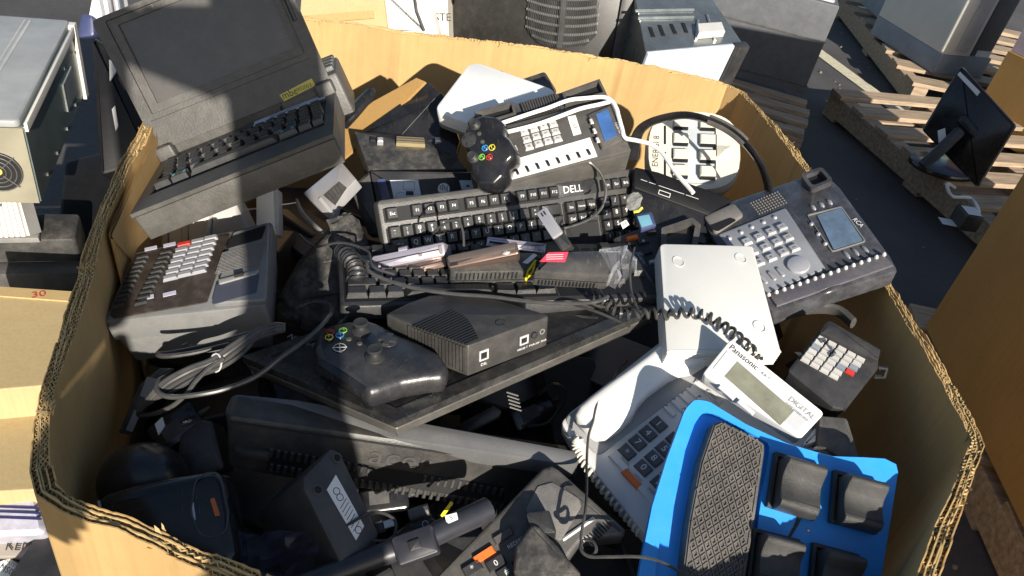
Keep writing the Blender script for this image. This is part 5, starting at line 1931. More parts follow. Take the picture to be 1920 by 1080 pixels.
# ---------------------------------------------------------------- dark device bar, small camera, tags, small black phone on the right of the keyboard
f = Fr(c=(1275, 362), n=(0.05, -0.55, 0.83), a=(1195, 345), b=(1350, 398), d=1.31)
o = thing("black_set_top_box", "long black device with small white print wedged between the charger and the keyboard", "device", f)
ol = f.P([(1190, 312), (1235, 322), (1372, 372), (1350, 412), (1188, 352)])
mb = MB()
mb.prism(roundpoly(ol, 0.004), -0.04, 0, 0.003)
mb.build("body", VBLK, o)
mb = MB()
p, q = Vector(f.uv(1210, 345)), Vector(f.uv(1330, 386))
mb.prism(f.P([(1188, 353), (1350, 413), (1330, 460), (1195, 420)], -0.003), -0.05, -0.002, 0.003)
mb.build("front_face", GLOSS, o)
mb = MB()
rt = math.atan2((q - p).y, (q - p).x)
a = f.uv(1256, 354, 0.001)
mb.text("MULTI  MEDIA  PLAYER"[:0] + "— —  ———— ——", a[0], a[1], 0.0004, 0.011, rt)
a = f.uv(1246, 363, 0.001)
mb.hole(rect(a[0] - .010, a[1] - .004, a[0] + .010, a[1] + .004), rect(a[0] - .0092, a[1] - .0032, a[0] + .0092, a[1] + .0032), 0.0003, 0.0007)
mb.build("white_print", INKW, o, smooth=0)
f = Fr(c=(1205, 412), n=(-0.1, -0.5, 0.86), a=(1180, 420), b=(1228, 405), d=1.16)
o = thing("mini_display_unit", "tiny blue framed unit with pale blue display under the numeric keypad", "display", f)
mb = MB()
o_ = f.P([(1192, 402), (1222, 396), (1231, 422), (1202, 432)])
mb.prism(roundpoly(o_, 0.002), -0.008, 0, 0.002)
mb.build("unit_frame", mat("navy_plastic", (0.04, 0.05, 0.12), 0.4), o)
mb = MB()
mb.prism(f.P([(1195, 406), (1217, 402), (1224, 420), (1203, 426)], 0.001), 0.0002, 0.001)
mb.build("display", mat("lcd_teal", (0.12, 0.28, 0.36), 0.15), o, smooth=0)
f = Fr(c=(1171, 421), n=(-0.1, -0.5, 0.86), a=(1163, 424), b=(1180, 418), d=1.15)
mb = MB()
mb.prism(f.P([(1163, 418), (1174, 412), (1180, 421), (1168, 429)]), -0.001, 0.0)
mb.mi = 1
a = f.uv(1171, 420)
mb.text("500", a[0], a[1], 0.0003, 0.006, 0.15)
tag(mb.build("price_tag", [LABELW, INKB], M=f.M, smooth=0), "tiny white tag with printed number beside the blue framed unit", "tag")
f = Fr(c=(1190, 376), n=(-0.3, -0.5, 0.8), a=(1180, 395), b=(1196, 355), d=1.13)
mb = MB()
rq = random.Random(2)
mb.rings([[(0.015 * c_ * r_ + rq.uniform(-.003, .003), 0.010 * s_ * r_ + rq.uniform(-.003, .003), z + rq.uniform(-.002, .002)) for c_, s_ in [(math.cos(t * 0.6283), math.sin(t * 0.6283)) for t in range(10)]] for r_, z in ((1, -0.008), (1.0, -0.002), (0.8, 0.003), (0.35, 0.005))])
o = mb.build("clear_blister", CLEAR, M=f.M, smooth=0)
tag(o, "crumpled clear plastic blister at the right end of the keyboard", "blister")
mb = MB()
mb.tube([(-0.016, -0.004, -0.004), (-0.013, -0.010, -0.004), (-0.006, -0.013, -0.004)], 0.002, 6)
mb.build("yellow_rim", YELW, o)

f = Fr(c=(1240, 465), n=(-0.12, -0.35, 0.93), a=(1170, 470), b=(1300, 440), d=1.245)
sp_ = thing("desk_phone", "black desk phone with orange key half hidden under the white ridged box", "telephone", f, "desk phones in the heap")
mb = MB()
mb.prism(roundpoly(f.P([(1150, 446), (1192, 430), (1296, 412), (1314, 428), (1300, 500), (1240, 560), (1160, 545)]), 0.006), -0.04, 0, 0.003)
mb.build("body", BLK, sp_)
mb = MB()
o_ = f.P([(1238, 436), (1296, 416), (1312, 430), (1300, 500), (1236, 500)])
if area2(o_) < 0:
    o_ = o_[::-1]
mb.hole(roundpoly(o_, 0.006), roundpoly(inset(o_, 0.009), 0.004), 0.0003, 0.012)
mb.build("cradle_rim", DKG, sp_)
for (x, y, m_, w, h, t) in ((1186, 445, ORANGE, 0.021, 0.0075, None), (1206, 452, KEYB, 0.019, 0.009, "#"), (1180, 458, KEYB, 0.019, 0.009, "0"), (1155, 465, KEYB, 0.019, 0.009, "*"), (1212, 472, KEYB, 0.019, 0.009, None), (1186, 478, KEYB, 0.019, 0.009, None), (1222, 435, KEYB, 0.016, 0.005, None), (1225, 490, LTG, 0.014, 0.006, None)):
    cx, cy = f.uv(x, y, 0.004)
    mb = MB()
    mb.key(cx, cy, w, h, 0.0003, 0.005, 0.0)
    mb.mi = 1
    if t:
        mb.text(t, cx, cy, 0.0053, 0.007)
    mb.build("key", [m_, INKW], sp_, smooth=30)
mb = MB()
o_ = f.P([(1165, 478), (1205, 470), (1214, 498), (1190, 520), (1168, 510)], 0.01)
rg = [[(x + rr.uniform(-.004, .004), y + rr.uniform(-.004, .004), z + rr.uniform(-.003, .003)) for x, y in inset(roundpoly(o_ if area2(o_) > 0 else o_[::-1], 0.006), d_)] for d_, z in ((0.0, 0.004), (0.004, 0.014), (0.012, 0.018))]
mb.rings(rg, cap0=False)
tag(mb.build("film_scrap", FILM, M=f.M, smooth=0), "scrap of clear film in front of the phone with the orange key", "film")

# ---------------------------------------------------------------- large black desk phone on the right rim
f = Fr(c=(1500, 455), n=(-0.33, -0.24, 0.91), a=(1347, 440), b=(1473, 390), d=1.275)
rc = thing("desk_phone", "wide black desk phone with silver keypad resting on the right rim of the box", "telephone", f, "desk phones in the heap")
RB = mat("phone_glossy_charcoal", (0.042, 0.042, 0.046), 0.22, dust=0.42, dustcol=(0.20, 0.20, 0.23), scratch=0.35)
ol = f.P([(1313, 406), (1377, 373), (1541, 318), (1576, 350), (1670, 478), (1685, 506), (1560, 546), (1450, 586), (1380, 520), (1345, 460)])
mb = MB()
mb.prism(roundpoly(ol, [0.006, 0.003, 0.006, 0.004, 0.004, 0.008, 0, 0.01, 0, 0.006]), -0.036, -0.001, 0.005, bot=0.004)
mb.build("body", RB, rc)
mb = MB()
sp = f.P([(1347, 440), (1473, 390), (1548, 503), (1437, 551)], 0.001)
mb.prism(roundpoly(sp, 0.004), -0.0008, 0.0015, 0.001)
KPL = mat("silver_blue_plate", (0.30, 0.31, 0.33), 0.35, metal=0.3, dust=0.12)
mb.build("keypad_plate", KPL, rc)
rot = math.pi / 2
xs_ = f.uv(1402, 452)
for ci, (x, y) in enumerate(((1466, 425), (1445, 433), (1423, 443), (1400, 452))):
    for r_ in range(3):
        cx, cy = f.uv(x + r_ * 11.6, y + r_ * 19.4, 0.005)
        mb = MB()
        mb.key(cx, cy, 0.0150, 0.0125, 0.0016, 0.0062, 0, 0.14)
        mb.mi = 1
        mb.text("123456789*0#"[ci * 3 + r_], cx, cy, 0.0064, 0.0075, rot)
        mb.build("key", [mat("silver_key", (0.42, 0.42, 0.44), 0.3, metal=0.3), INKB], rc, smooth=30)
for (x, y) in ((1368, 445), (1390, 434), (1410, 424), (1432, 415), (1453, 406)):
    cx, cy = f.uv(x, y, 0.004)
    mb = MB()
    mb.ball((cx, cy, 0.0014), 0.0040, 0.0040, 0.0035, 10, 4, z0=0)
    mb.build("round_button", SLV, rc)
cx, cy = f.uv(1497, 496, 0.004)
mb = MB()
mb.disc(cx, cy, 0.0165, 0.0016, 0.006, 28, 0.002)
mb.build("navigation_disc", mat("silver_key", (0.42, 0.42, 0.44)), rc)
for (x, y) in ((1432, 522), (1448, 516), (1464, 509)):
    cx, cy = f.uv(x, y, 0.004)
    mb = MB()
    mb.prism(roundpoly(rect(cx - 0.003, cy - 0.009, cx + 0.003, cy + 0.009), 0.003), 0.0016, 0.0045, 0.001)
    mb.build("function_key", SLV, rc)
mb = MB()
mb.hole(roundpoly(f.P([(1513, 402), (1578, 386), (1624, 452), (1560, 472)], 0.001), 0.004), roundpoly(f.P([(1515, 404), (1577, 388), (1621, 451), (1561, 470)], 0.001), 0.004), -0.0008, 0.0008)
mb.build("display_border", MDG, rc, smooth=0)
mb = MB()
mb.prism(roundpoly(f.P([(1532, 403), (1577, 389), (1618, 450), (1563, 467)], 0.001), 0.002), -0.0008, 0.0006)
mb.build("display", LCDB, rc, smooth=0)
for L_, w, h in ((((1522, 417), (1535, 436), (1548, 454)), 0.004, 0.004), (((1525, 386), (1541, 381), (1556, 376)), 0.0035, 0.007), (((1588, 475), (1605, 470), (1623, 465)), 0.003, 0.009)):
    for (x, y) in L_:
        cx, cy = f.uv(x, y, 0.003)
        mb = MB()
        mb.ball((cx, cy, -0.001), w, h, 0.004, 10, 4, z0=0)
        mb.build("round_button", mat("dim_silver_key", (0.35, 0.35, 0.37), 0.3, metal=0.4), rc)
mb = MB()
a, b = Vector(f.uv(1440, 552)), Vector(f.uv(1655, 477))
e = (b - a).normalized()
n_ = Vector((e.y, -e.x))
mb.prism([a, b, b + n_ * 0.026, a + n_ * 0.026], -0.0008, 0.003, 0.002)
mb.build("index_strip", mat("grey_violet_plastic", (0.085, 0.082, 0.095), 0.3, dust=0.2, scratch=0.3), rc)
for k in range(16):
    p = a.lerp(b, k / 15.0) + n_ * 0.004 - e * 0.001
    mb = MB()
    mb.ball((p.x, p.y, 0.003), 0.0032, 0.0032, 0.006, 8, 4, z0=0)
    mb.build("index_pin", LTG, rc)
mb = MB()
cx, cy = f.uv(1609, 417, 0.001)
mb.text("RCA", cx, cy, 0.0006, 0.0105, -math.pi / 2 + 0.05)
mb.build("lettering", INKW, rc, smooth=0)
mb = MB()
q = f.P([(1500, 333), (1540, 319), (1562, 345), (1520, 362)], 0.002)
q = q if area2(q) > 0 else q[::-1]
mb.hole(roundpoly(q, 0.008), roundpoly(inset(q, 0.006), 0.006), -0.0008, 0.010)
mb.mi = 1
mb.prism(roundpoly(inset(q, 0.006), 0.006), -0.0008, 0.0006)
mb.build("ear_cup", [RB, HOLE], rc)
mb = MB()
q = f.P([(1318, 408), (1376, 382), (1395, 404), (1340, 440)], 0.002)
q = q if area2(q) > 0 else q[::-1]
mb.prism(roundpoly(q, 0.008), -0.0008, 0.006, 0.004)
mb.build("mouth_cup", mat("grey_dusty_plastic", (0.15, 0.14, 0.13), 0.4, dust=0.3), rc)
mb = MB()
q = f.P([(1328, 424), (1370, 408), (1382, 412), (1345, 434)], 0.007)
mb.prism(roundpoly(q, 0.006), 0.0061, 0.007)
mb.build("cup_opening", HOLE, rc, smooth=0)
mb = MB()
for i in range(11):
    for j in range(6):
        cx, cy = f.uv(1408 + i * 5 + j * 3.2, 380 - i * 2.1 + j * 4.0, 0.001)
        mb.disc(cx, cy, 0.0013, -0.0007, 0.0006, 6)
mb.build("speaker_mesh", mat("mesh_dot_grey", (0.22, 0.21, 0.2), 0.4), rc, smooth=0)
mb = MB()
pts = [f.loc(f.hit(x, y, -0.045)) for x, y in ((1452, 598), (1490, 584), (1530, 578), (1570, 582), (1600, 606))]
mb.tube(spline(pts, 6), 0.012, 8, flat=(1, 0.5))
mb.build("desk_stand", DKG, rc)
mb = MB()
cx, cy = f.uv(1558, 540, 0)
mb.ball((cx, cy, -0.004), 0.020, 0.007, 0.006, 16, 5, z0=0)
mb.build("bulging_tab", RB, rc)

# ---------------------------------------------------------------- white ridged box
f = Fr(c=(1350, 550), n=(0.02, -0.16, 0.985), a=(1238, 457), b=(1412, 461), d=1.125)
o = thing("network_box", "off white flat box with ridged front edge lying face down over the black phones", "router", f, "network boxes in the heap")
NBX = mat("grey_white_plastic", (0.66, 0.655, 0.62), 0.45, var=0.04, dust=0.06)
ol = f.P([(1237, 456), (1412, 460), (1464, 655), (1250, 660)])
mb = MB()
mb.prism(roundpoly(ol, [0.012, 0.005, 0.003, 0.003]), -0.028, 0, 0.003)
mb.build("shell", NBX, o)
mb = MB()
a, b = Vector(f.uv(1384, 655)), Vector(f.uv(1464, 650))
a, b = Vector(ol[3]), Vector(ol[2])
n_ = (b - a).normalized().orthogonal()
if n_.dot(Vector(ol[0]) - a) > 0:
    n_ = -n_
for k in range(7):
    z = -0.001 - k * 0.0042
    mb.prism([a - n_ * 0.001, b - n_ * 0.001, b + n_ * 0.0035, a + n_ * 0.0035], z - 0.0024, z, 0.0006)
mb.build("front_ridges", NBX, o, smooth=0)
for (x, y) in ((1389, 484), (1424, 612), (1272, 490)):
    mb = MB()
    cx, cy = f.uv(x, y, 0.001)
    mb.hole(circle(cx, cy, 0.0085, 20, 0.010), circle(cx, cy, 0.0078, 20, 0.0093), 0.0002, 0.0012)
    mb.build("foot_ring", NBX, o)

# ---------------------------------------------------------------- white desk phone with handset and display
f = Fr(c=(1290, 800), n=(-0.15, -0.30, 0.94), a=(1176, 846), b=(1206, 877), d=1.035)
pa = thing("desk_phone", "white desk phone with handset, grey number keys and tilted display panel", "telephone", f, "desk phones in the heap")
PW = mat("phone_warm_white", (0.65, 0.64, 0.62), 0.4, var=0.04, dust=0.06)  # white darkened to stand in for shade on base and keys
ol = f.P([(1051, 792), (1068, 772), (1278, 608), (1306, 600), (1340, 612), (1556, 800), (1545, 850), (1296, 1080), (1270, 1080), (1076, 836)])
mb = MB()
mb.prism(roundpoly(ol, [0.01, 0.004, 0.01, 0.012, 0.012, 0.012, 0.012, 0.01, 0.01, 0.012]), -0.026, 0, 0.004)
mb.prism(roundpoly(inset(ol if area2(ol) > 0 else ol[::-1], 0.006), 0.01), -0.042, -0.0262, 0, bot=0.008)
mb.build("base", PW, pa)
ha, hb = Vector(f.uv(1093, 802, 0.018)), Vector(f.uv(1336, 622, 0.018))
he = (hb - ha).normalized()
hn = Vector((-he.y, he.x))
if hn.dot(Vector(f.uv(1200, 850)) - ha) < 0:
    hn = -hn
hl = (hb - ha).length
rgs = []
for t, w_, h_, off, lo in ((0.0, .012, .016, .0, .008), (0.015, .021, .024, .001, .004), (0.06, .0265, .030, .002, .001), (0.14, .0285, .034, .003, .0005), (0.24, .0275, .036, .002, .0005), (0.31, .0235, .036, -.001, .006), (0.40, .0215, .036, -.002, .010), (0.55, .0215, .036, -.002, .010), (0.64, .0235, .037, -.001, .006), (0.72, .0275, .038, .002, .001), (0.84, .0285, .038, .003, .0005), (0.94, .0265, .034, .002, .001), (0.985, .021, .027, .001, .004), (1.0, .012, .018, .0, .008)):
    c_ = ha + he * (hl * t) + hn * off
    sec = []
    for k in range(24):
        a_ = 2 * math.pi * k / 24
        u_ = math.copysign(abs(math.cos(a_)) ** 0.5, math.cos(a_))
        v_ = math.copysign(abs(math.sin(a_)) ** 0.55, math.sin(a_))
        p_ = c_ + hn * (u_ * w_)
        sec.append((p_.x, p_.y, lo + (h_ - lo) * (v_ + 1) / 2))
    rgs.append(sec)
mb = MB()
mb.rings(rgs)
mb.build("handset", WHT, pa, smooth=50)
mb = MB()
cr_ = [ha - he * 0.006 - hn * 0.031, hb + he * 0.006 - hn * 0.031, hb + he * 0.006 + hn * 0.036, ha - he * 0.006 + hn * 0.036]
mb.prism(roundpoly(cr_, 0.012), 0.0003, 0.0012, 0.0006)
mb.build("handset_cradle", mat("phone_grey_trim", (0.30, 0.30, 0.30), 0.5), pa)
GK = mat("slate_key", (0.085, 0.09, 0.095), 0.45, dust=0.1)
def rc_px(r_, c_):
    return (1235 - 19.7 * r_ + 30.5 * c_, 794 + 17.3 * r_ + 30.0 * c_)
for r_ in range(4):
    for c_ in range(3):
        x, y = rc_px(r_, c_)
        cx, cy = f.uv(x, y, 0.004)
        mb = MB()
        mb.key(cx, cy, 0.0205, 0.0150, 0.0003, 0.0042, 0, 0.10)
        mb.mi = 1
        mb.text("123456789*0#"[r_ * 3 + c_], cx, cy - (0.002 if (r_, c_) == (3, 0) else 0), 0.0044, 0.0125)
        mb.build("key", [GK, INKW], pa, smooth=30)
for (x, y, m_, t, w) in ((1160, 866, PW, "REDIAL", 0.030), (1184, 897, ORANGE, "HOLD", 0.030), (1214, 928, PW, "SP-PHONE", 0.030)):
    cx, cy = f.uv(x, y, 0.004)
    mb = MB()
    mb.key(cx, cy, w, 0.0085, 0.0003, 0.0045, 0, 0.08)
    mb.build("key", m_, pa, smooth=30)
    mb = MB()
    mb.text(t, cx + 0.004, cy + 0.0085, 0.0005, 0.0046)
    mb.build("lettering", INKG, pa, smooth=0)
mb = MB()
a, b = Vector(f.uv(1212, 748, 0)), Vector(f.uv(1266, 704, 0))
for k in range(13):
    p = a.lerp(b, k / 12)
    mb.box(p.x - 0.011, p.x + 0.009, p.y - 0.0009, p.y + 0.0009, 0.0002, 0.0008)
mb.build("speaker_slits", INKG, pa, smooth=0)
for r_ in range(2):
    for k in range(5):
        x, y = (1256 + k * 14.2 + r_ * 20, 770 - k * 11.6 + r_ * 18)
        if r_ == 1 and k < 1:
            continue
        cx, cy = f.uv(x, y, 0.002)
        mb = MB()
        mb.key(cx, cy, 0.019, 0.0075, 0.0003, 0.003, 0, 0.08)
        mb.mi = 1
        mb.box(cx - 0.0095, cx - 0.0065, cy + 0.0008, cy + 0.0035, 0.0031, 0.0034)
        mb.build("memory_key", [PW, INKG], pa, smooth=30)
for (x, y) in ((1340, 745), (1362, 770), (1384, 792), (1410, 815)):
    cx, cy = f.uv(x, y, 0.002)
    mb = MB()
    mb.key(cx, cy, 0.022, 0.007, 0.0003, 0.003, 0, 0.08)
    mb.build("memory_key", PW, pa, smooth=30)
# display panel, tilted up from the base
fdp = Fr(c=(1430, 730), n=(-0.22, -0.52, 0.83), a=(1373, 636), b=(1545, 774), d=1.005)
T_ = f.M.inverted() @ fdp.M
q = fdp.P([(1371, 634), (1547, 774), (1500, 824), (1316, 702)])
mb = MB()
mb.T = T_
mb.prism(roundpoly(q, 0.006), -0.030, 0, 0.003)
mb.build("display_panel", WHT, pa)
mb = MB()
mb.T = T_
q2 = fdp.P([(1364, 657), (1517, 785), (1494, 808), (1336, 692)])
mb.prism(roundpoly(q2, 0.002), 0.0003, 0.0009)
mb.build("display_surround", mat("light_grey_film", (0.50, 0.51, 0.52), 0.3), pa, smooth=0)
mb = MB()
mb.T = T_
mb.prism(fdp.P([(1383, 678), (1489, 770), (1463, 798), (1359, 706)], 0.001), 0.0010, 0.0014)
mb.build("display", LCDG, pa, smooth=0)
mb = MB()
mb.T = T_
a = fdp.uv(1395, 670, 0.001)
mb.text("Panasonic", a[0], a[1], 0.0006, 0.0110)
a = fdp.uv(1436, 705, 0.001)
mb.text("KX-T7xxx"[:4], a[0], a[1], 0.0011, 0.0055)
mb.build("lettering", INKB, pa, smooth=0)
mb = MB()
mb.T = T_
a = fdp.uv(1504, 766, 0.001)
mb.text("DIGITAL", a[0], a[1], 0.0012, 0.0098)
a = fdp.uv(1498, 774, 0.001)
mb.text("SUPER HYBRID SYSTEM", a[0], a[1] - 0.001, 0.0012, 0.0036)
mb.build("lettering", INKG, pa, smooth=0)
for (x, y) in ((1362, 736), (1398, 764)):
    a = fdp.uv(x, y, 0.001)
    mb = MB()
    mb.T = T_
    mb.key(a[0], a[1], 0.024, 0.0055, 0.0003, 0.003, 0, 0.08)
    mb.build("soft_key", PW, pa, smooth=30)
mb = MB()
mb.prism(roundpoly(f.P([(1500, 840), (1530, 800), (1548, 792), (1552, 806), (1538, 826)], 0.01), 0.005), 0.002, 0.012, 0.003)
mb.build("directory_tray", WHT, pa)
def helix(path, rad, turns, per=12):
    sp = spline(path, 14)
    n = len(sp)
    out = []
    up = None
    N_ = turns * per
    for i in range(N_ + 1):
        t = i / N_ * (n - 1)
        k = min(int(t), n - 2)
        p = sp[k].lerp(sp[k + 1], t - k)
        tg = (sp[k + 1] - sp[k]).normalized()
        if up is None:
            up = Vector((0, 0, 1))
        u = (up - tg * up.dot(tg)).normalized()
        up = u
        w = tg.cross(u)
        a = 2 * math.pi * i / per
        out.append(p + (u * math.cos(a) + w * math.sin(a)) * rad)
    return out
mb = MB()
cp = [f.hit(x, y, h) for x, y, h in ((1084, 818, 0.004), (1082, 836, -0.004), (1094, 862, -0.008), (1116, 894, -0.010), (1146, 934, -0.010), (1178, 970, -0.010), (1206, 1004, -0.010))]
mb.tube([f.loc(p) for p in helix(cp, 0.0056, 22)], 0.0021, 6)
mb.build("coil_cord", COILW, pa)

# ---------------------------------------------------------------- card terminal
f = Fr(c=(1562, 690), n=(-0.10, -0.35, 0.93), a=(1507, 672), b=(1600, 722), d=1.15)
o = thing("card_terminal", "grubby small black card terminal with grey keys beside the right box wall", "card terminal", f)
mb = MB()
mb.prism(roundpoly(f.P([(1552, 600), (1650, 655), (1648, 690), (1585, 770), (1562, 765), (1476, 695), (1500, 665)]), 0.006), -0.04, 0, 0.004, bot=0.004)
mb.build("body", BLK, o)
mb = MB()
mb.prism(roundpoly(f.P([(1553, 601), (1651, 657), (1646, 680), (1534, 625)], 0.006), 0.004), 0.0002, 0.010, 0.004)
mb.build("printer_cover", BLK, o)
cols = ((1543, 633), (1561, 643), (1579, 653), (1597, 663), (1614, 672))
for ci, (x, y) in enumerate(cols):
    for r_ in range(6):
        if ci == 4 and r_ > 3:
            continue
        cx, cy = f.uv(x - r_ * 6.4, y + r_ * 8.2, 0.004)
        m_ = LTG
        if (ci, r_) in ((0, 2), (4, 2), (3, 3)):
            m_ = BLUEGREY
        if (ci, r_) == (4, 3):
            m_ = REDK
        mb = MB()
        mb.key(cx, cy, 0.0125, 0.0068, 0.0003, 0.0035, 0, 0.12)
        mb.build("key", m_, o, smooth=30)
mb = MB()
mb.tube([f.loc(atd(1648, 690, 1.09)), f.loc(atd(1662, 690, 1.09)), f.loc(atd(1658, 706, 1.1)), f.loc(atd(1640, 706, 1.1))], 0.003, 6)
mb.build("paper_hook", BLK, o)
f = Fr(c=(1575, 745), n=(-0.3, -0.4, 0.86), a=(1550, 760), b=(1592, 728), d=1.20)
mb = MB()
pts = [f.loc(f.hit(x, y)) for x, y in ((1592, 718), (1580, 740), (1562, 762))]
mb.tube(spline(pts, 10), lambda t: 0.010 + 0.0015 * math.sin(t * 70), 10)
tag(mb.build("ribbed_grommet", DKG, M=f.M), "ribbed grey cable grommet below the small card terminal", "grommet")
f = Fr(c=(1580, 820), n=(-0.1, -0.5, 0.86), a=(1540, 800), b=(1610, 830), d=1.06)
o = thing("grey_device_case", "dark grey translucent device corner between the white phone and the box wall", "case", f)
mb = MB()
mb.prism(roundpoly(f.P([(1536, 778), (1590, 782), (1614, 858), (1600, 900), (1530, 860)]), 0.006), -0.03, 0, 0.005)
mb.build("case_shell", DKG, o)

# ---------------------------------------------------------------- blue pedal panel
f = Fr(c=(1455, 930), n=(-0.02, -0.50, 0.866), a=(1455, 850), b=(1538, 877), d=0.945)
bl = thing("control_panel", "bright blue panel with black ribbed foot pedal and four rocker switches", "control panel", f)
ol = f.P([(1284, 768), (1302, 747), (1330, 752), (1400, 795), (1480, 832), (1560, 855), (1650, 858), (1680, 862), (1685, 885), (1672, 970), (1655, 1075), (1640, 1150), (1186, 1150), (1200, 1060), (1222, 950), (1250, 860)])
ol = roundpoly(ol, [0.006, 0.012, 0.006, 0.02, 0.02, 0.02, 0.006, 0.010, 0.006, 0.02, 0.02, 0, 0, 0.02, 0.02, 0.02], 4)
well_px = [(1302, 795), (1318, 772), (1344, 778), (1400, 808), (1443, 832), (1442, 850), (1424, 960), (1402, 1130), (1225, 1130), (1230, 1060), (1243, 978), (1268, 890)]
wl = roundpoly(f.P(well_px), [0.006, 0.008, 0.006, 0.01, 0.006, 0.006, 0.01, 0, 0, 0.01, 0.01, 0.01], 4)
# the panel: a plate with the pedal opening, cut as two facing halves so that both loops match
mb = MB()
def loop_at(poly, n):
    P_ = [Vector(p) for p in (poly if area2(poly) > 0 else poly[::-1])]
    L_ = [0.0]
    for i in range(len(P_)):
        L_.append(L_[-1] + (P_[(i + 1) % len(P_)] - P_[i]).length)
    out = []
    for k in range(n):
        t = L_[-1] * k / n
        i = max(j for j in range(len(P_)) if L_[j] <= t)
        out.append(P_[i].lerp(P_[(i + 1) % len(P_)], (t - L_[i]) / max(1e-9, L_[i + 1] - L_[i])))
    return out
def polar(poly, c, n):
    """points of a polygon seen from c at n even angles"""
    P_ = [Vector(p) - Vector(c) for p in poly]
    out = []
    for k in range(n):
        a = 2 * math.pi * k / n
        d = Vector((math.cos(a), math.sin(a)))
        best = 0
        for i in range(len(P_)):
            p, q = P_[i], P_[(i + 1) % len(P_)]
            e = q - p
            den = d.x * e.y - d.y * e.x
            if abs(den) < 1e-12:
                continue
            t = (p.x * e.y - p.y * e.x) / den
            s_ = (p.x * d.y - p.y * d.x) / den
            if t > 0 and -1e-6 <= s_ <= 1 + 1e-6:
                best = max(best, t)
        out.append((c[0] + d.x * best, c[1] + d.y * best))
    return out
wc = f.uv(1330, 960)
NPOL = 160
op, ip = polar(ol, wc, NPOL), polar(wl, wc, NPOL)
mb.rings([[(x, y, -0.008) for x, y in op], [(x, y, -0.0012) for x, y in op], [(x, y, 0.0) for x, y in [(wc[0] + (x - wc[0]) * 0.994, wc[1] + (y - wc[1]) * 0.994) for x, y in op]], [(x, y, 0) for x, y in ip], [(x, y, -0.055) for x, y in ip]])
mb.build("panel", BLUE, bl, smooth=30)
mb = MB()
mb.prism(inset(wl if area2(wl) > 0 else wl[::-1], -0.002), -0.060, -0.055)
mb.build("pedal_well", BLUE, bl, smooth=0)
ph_ = 0.016
pe = f.P([(1337, 795), (1352, 788), (1412, 817), (1434, 832), (1434, 848), (1418, 960), (1398, 1090), (1390, 1150), (1276, 1150), (1281, 1060), (1291, 977), (1312, 868)], ph_)
pe_r = roundpoly(pe, [0.005, 0.005, 0.003, 0.004, 0.004, 0.01, 0.01, 0, 0, 0.01, 0.01, 0.01], 3)
mb = MB()
mb.prism(pe_r, -0.050, ph_, 0.003)
pedal = mb.build("foot_pedal", RUBBER, bl)
mb = MB()
def inside(poly, x, y):
    c = False
    for i in range(len(poly)):
        (x1, y1), (x2, y2) = poly[i - 1], poly[i]
        if (y1 > y) != (y2 > y) and x < (x2 - x1) * (y - y1) / (y2 - y1) + x1:
            c = not c
    return c
pin = inset(pe_r if area2(pe_r) > 0 else pe_r[::-1], 0.0052)
px0 = f.uv(1352, 788, ph_)
ex = (Vector(f.uv(1412, 817, ph_)) - Vector(px0)).normalized()
ey = Vector((ex.y, -ex.x))
ey = (Vector(f.uv(1291, 977, ph_)) - Vector(f.uv(1330, 850, ph_))).normalized()
sx_, sy_ = 0.0098, 0.0165
for i in range(-4, 14):
    for j in range(-1, 30):
        for hlf in (0, 1):
            c = Vector(px0) + ex * sx_ * (i + 0.5 * hlf) + ey * sy_ * (j + 0.5 * hlf) * 0.86
            if not inside(pin, c.x, c.y):
                continue
            d1, d2 = ex * sx_ * 0.42, ey * sy_ * 0.37
            o_ = [c + d1, c + d2, c - d1, c - d2]
            i_ = [c + d1 * 0.52, c + d2 * 0.52, c - d1 * 0.52, c - d2 * 0.52]
            mb.hole([(p.x, p.y) for p in o_], [(p.x, p.y) for p in i_], ph_ - 0.0002, ph_ + 0.0016)
mb.build("diamond_tread", RUBBER, bl, smooth=0)
mb = MB()
mb.hole(inset(pe_r if area2(pe_r) > 0 else pe_r[::-1], 0.0028), inset(pe_r if area2(pe_r) > 0 else pe_r[::-1], 0.0042), ph_ - 0.0002, ph_ + 0.0012)
mb.build("tread_border", RUBBER, bl, smooth=0)
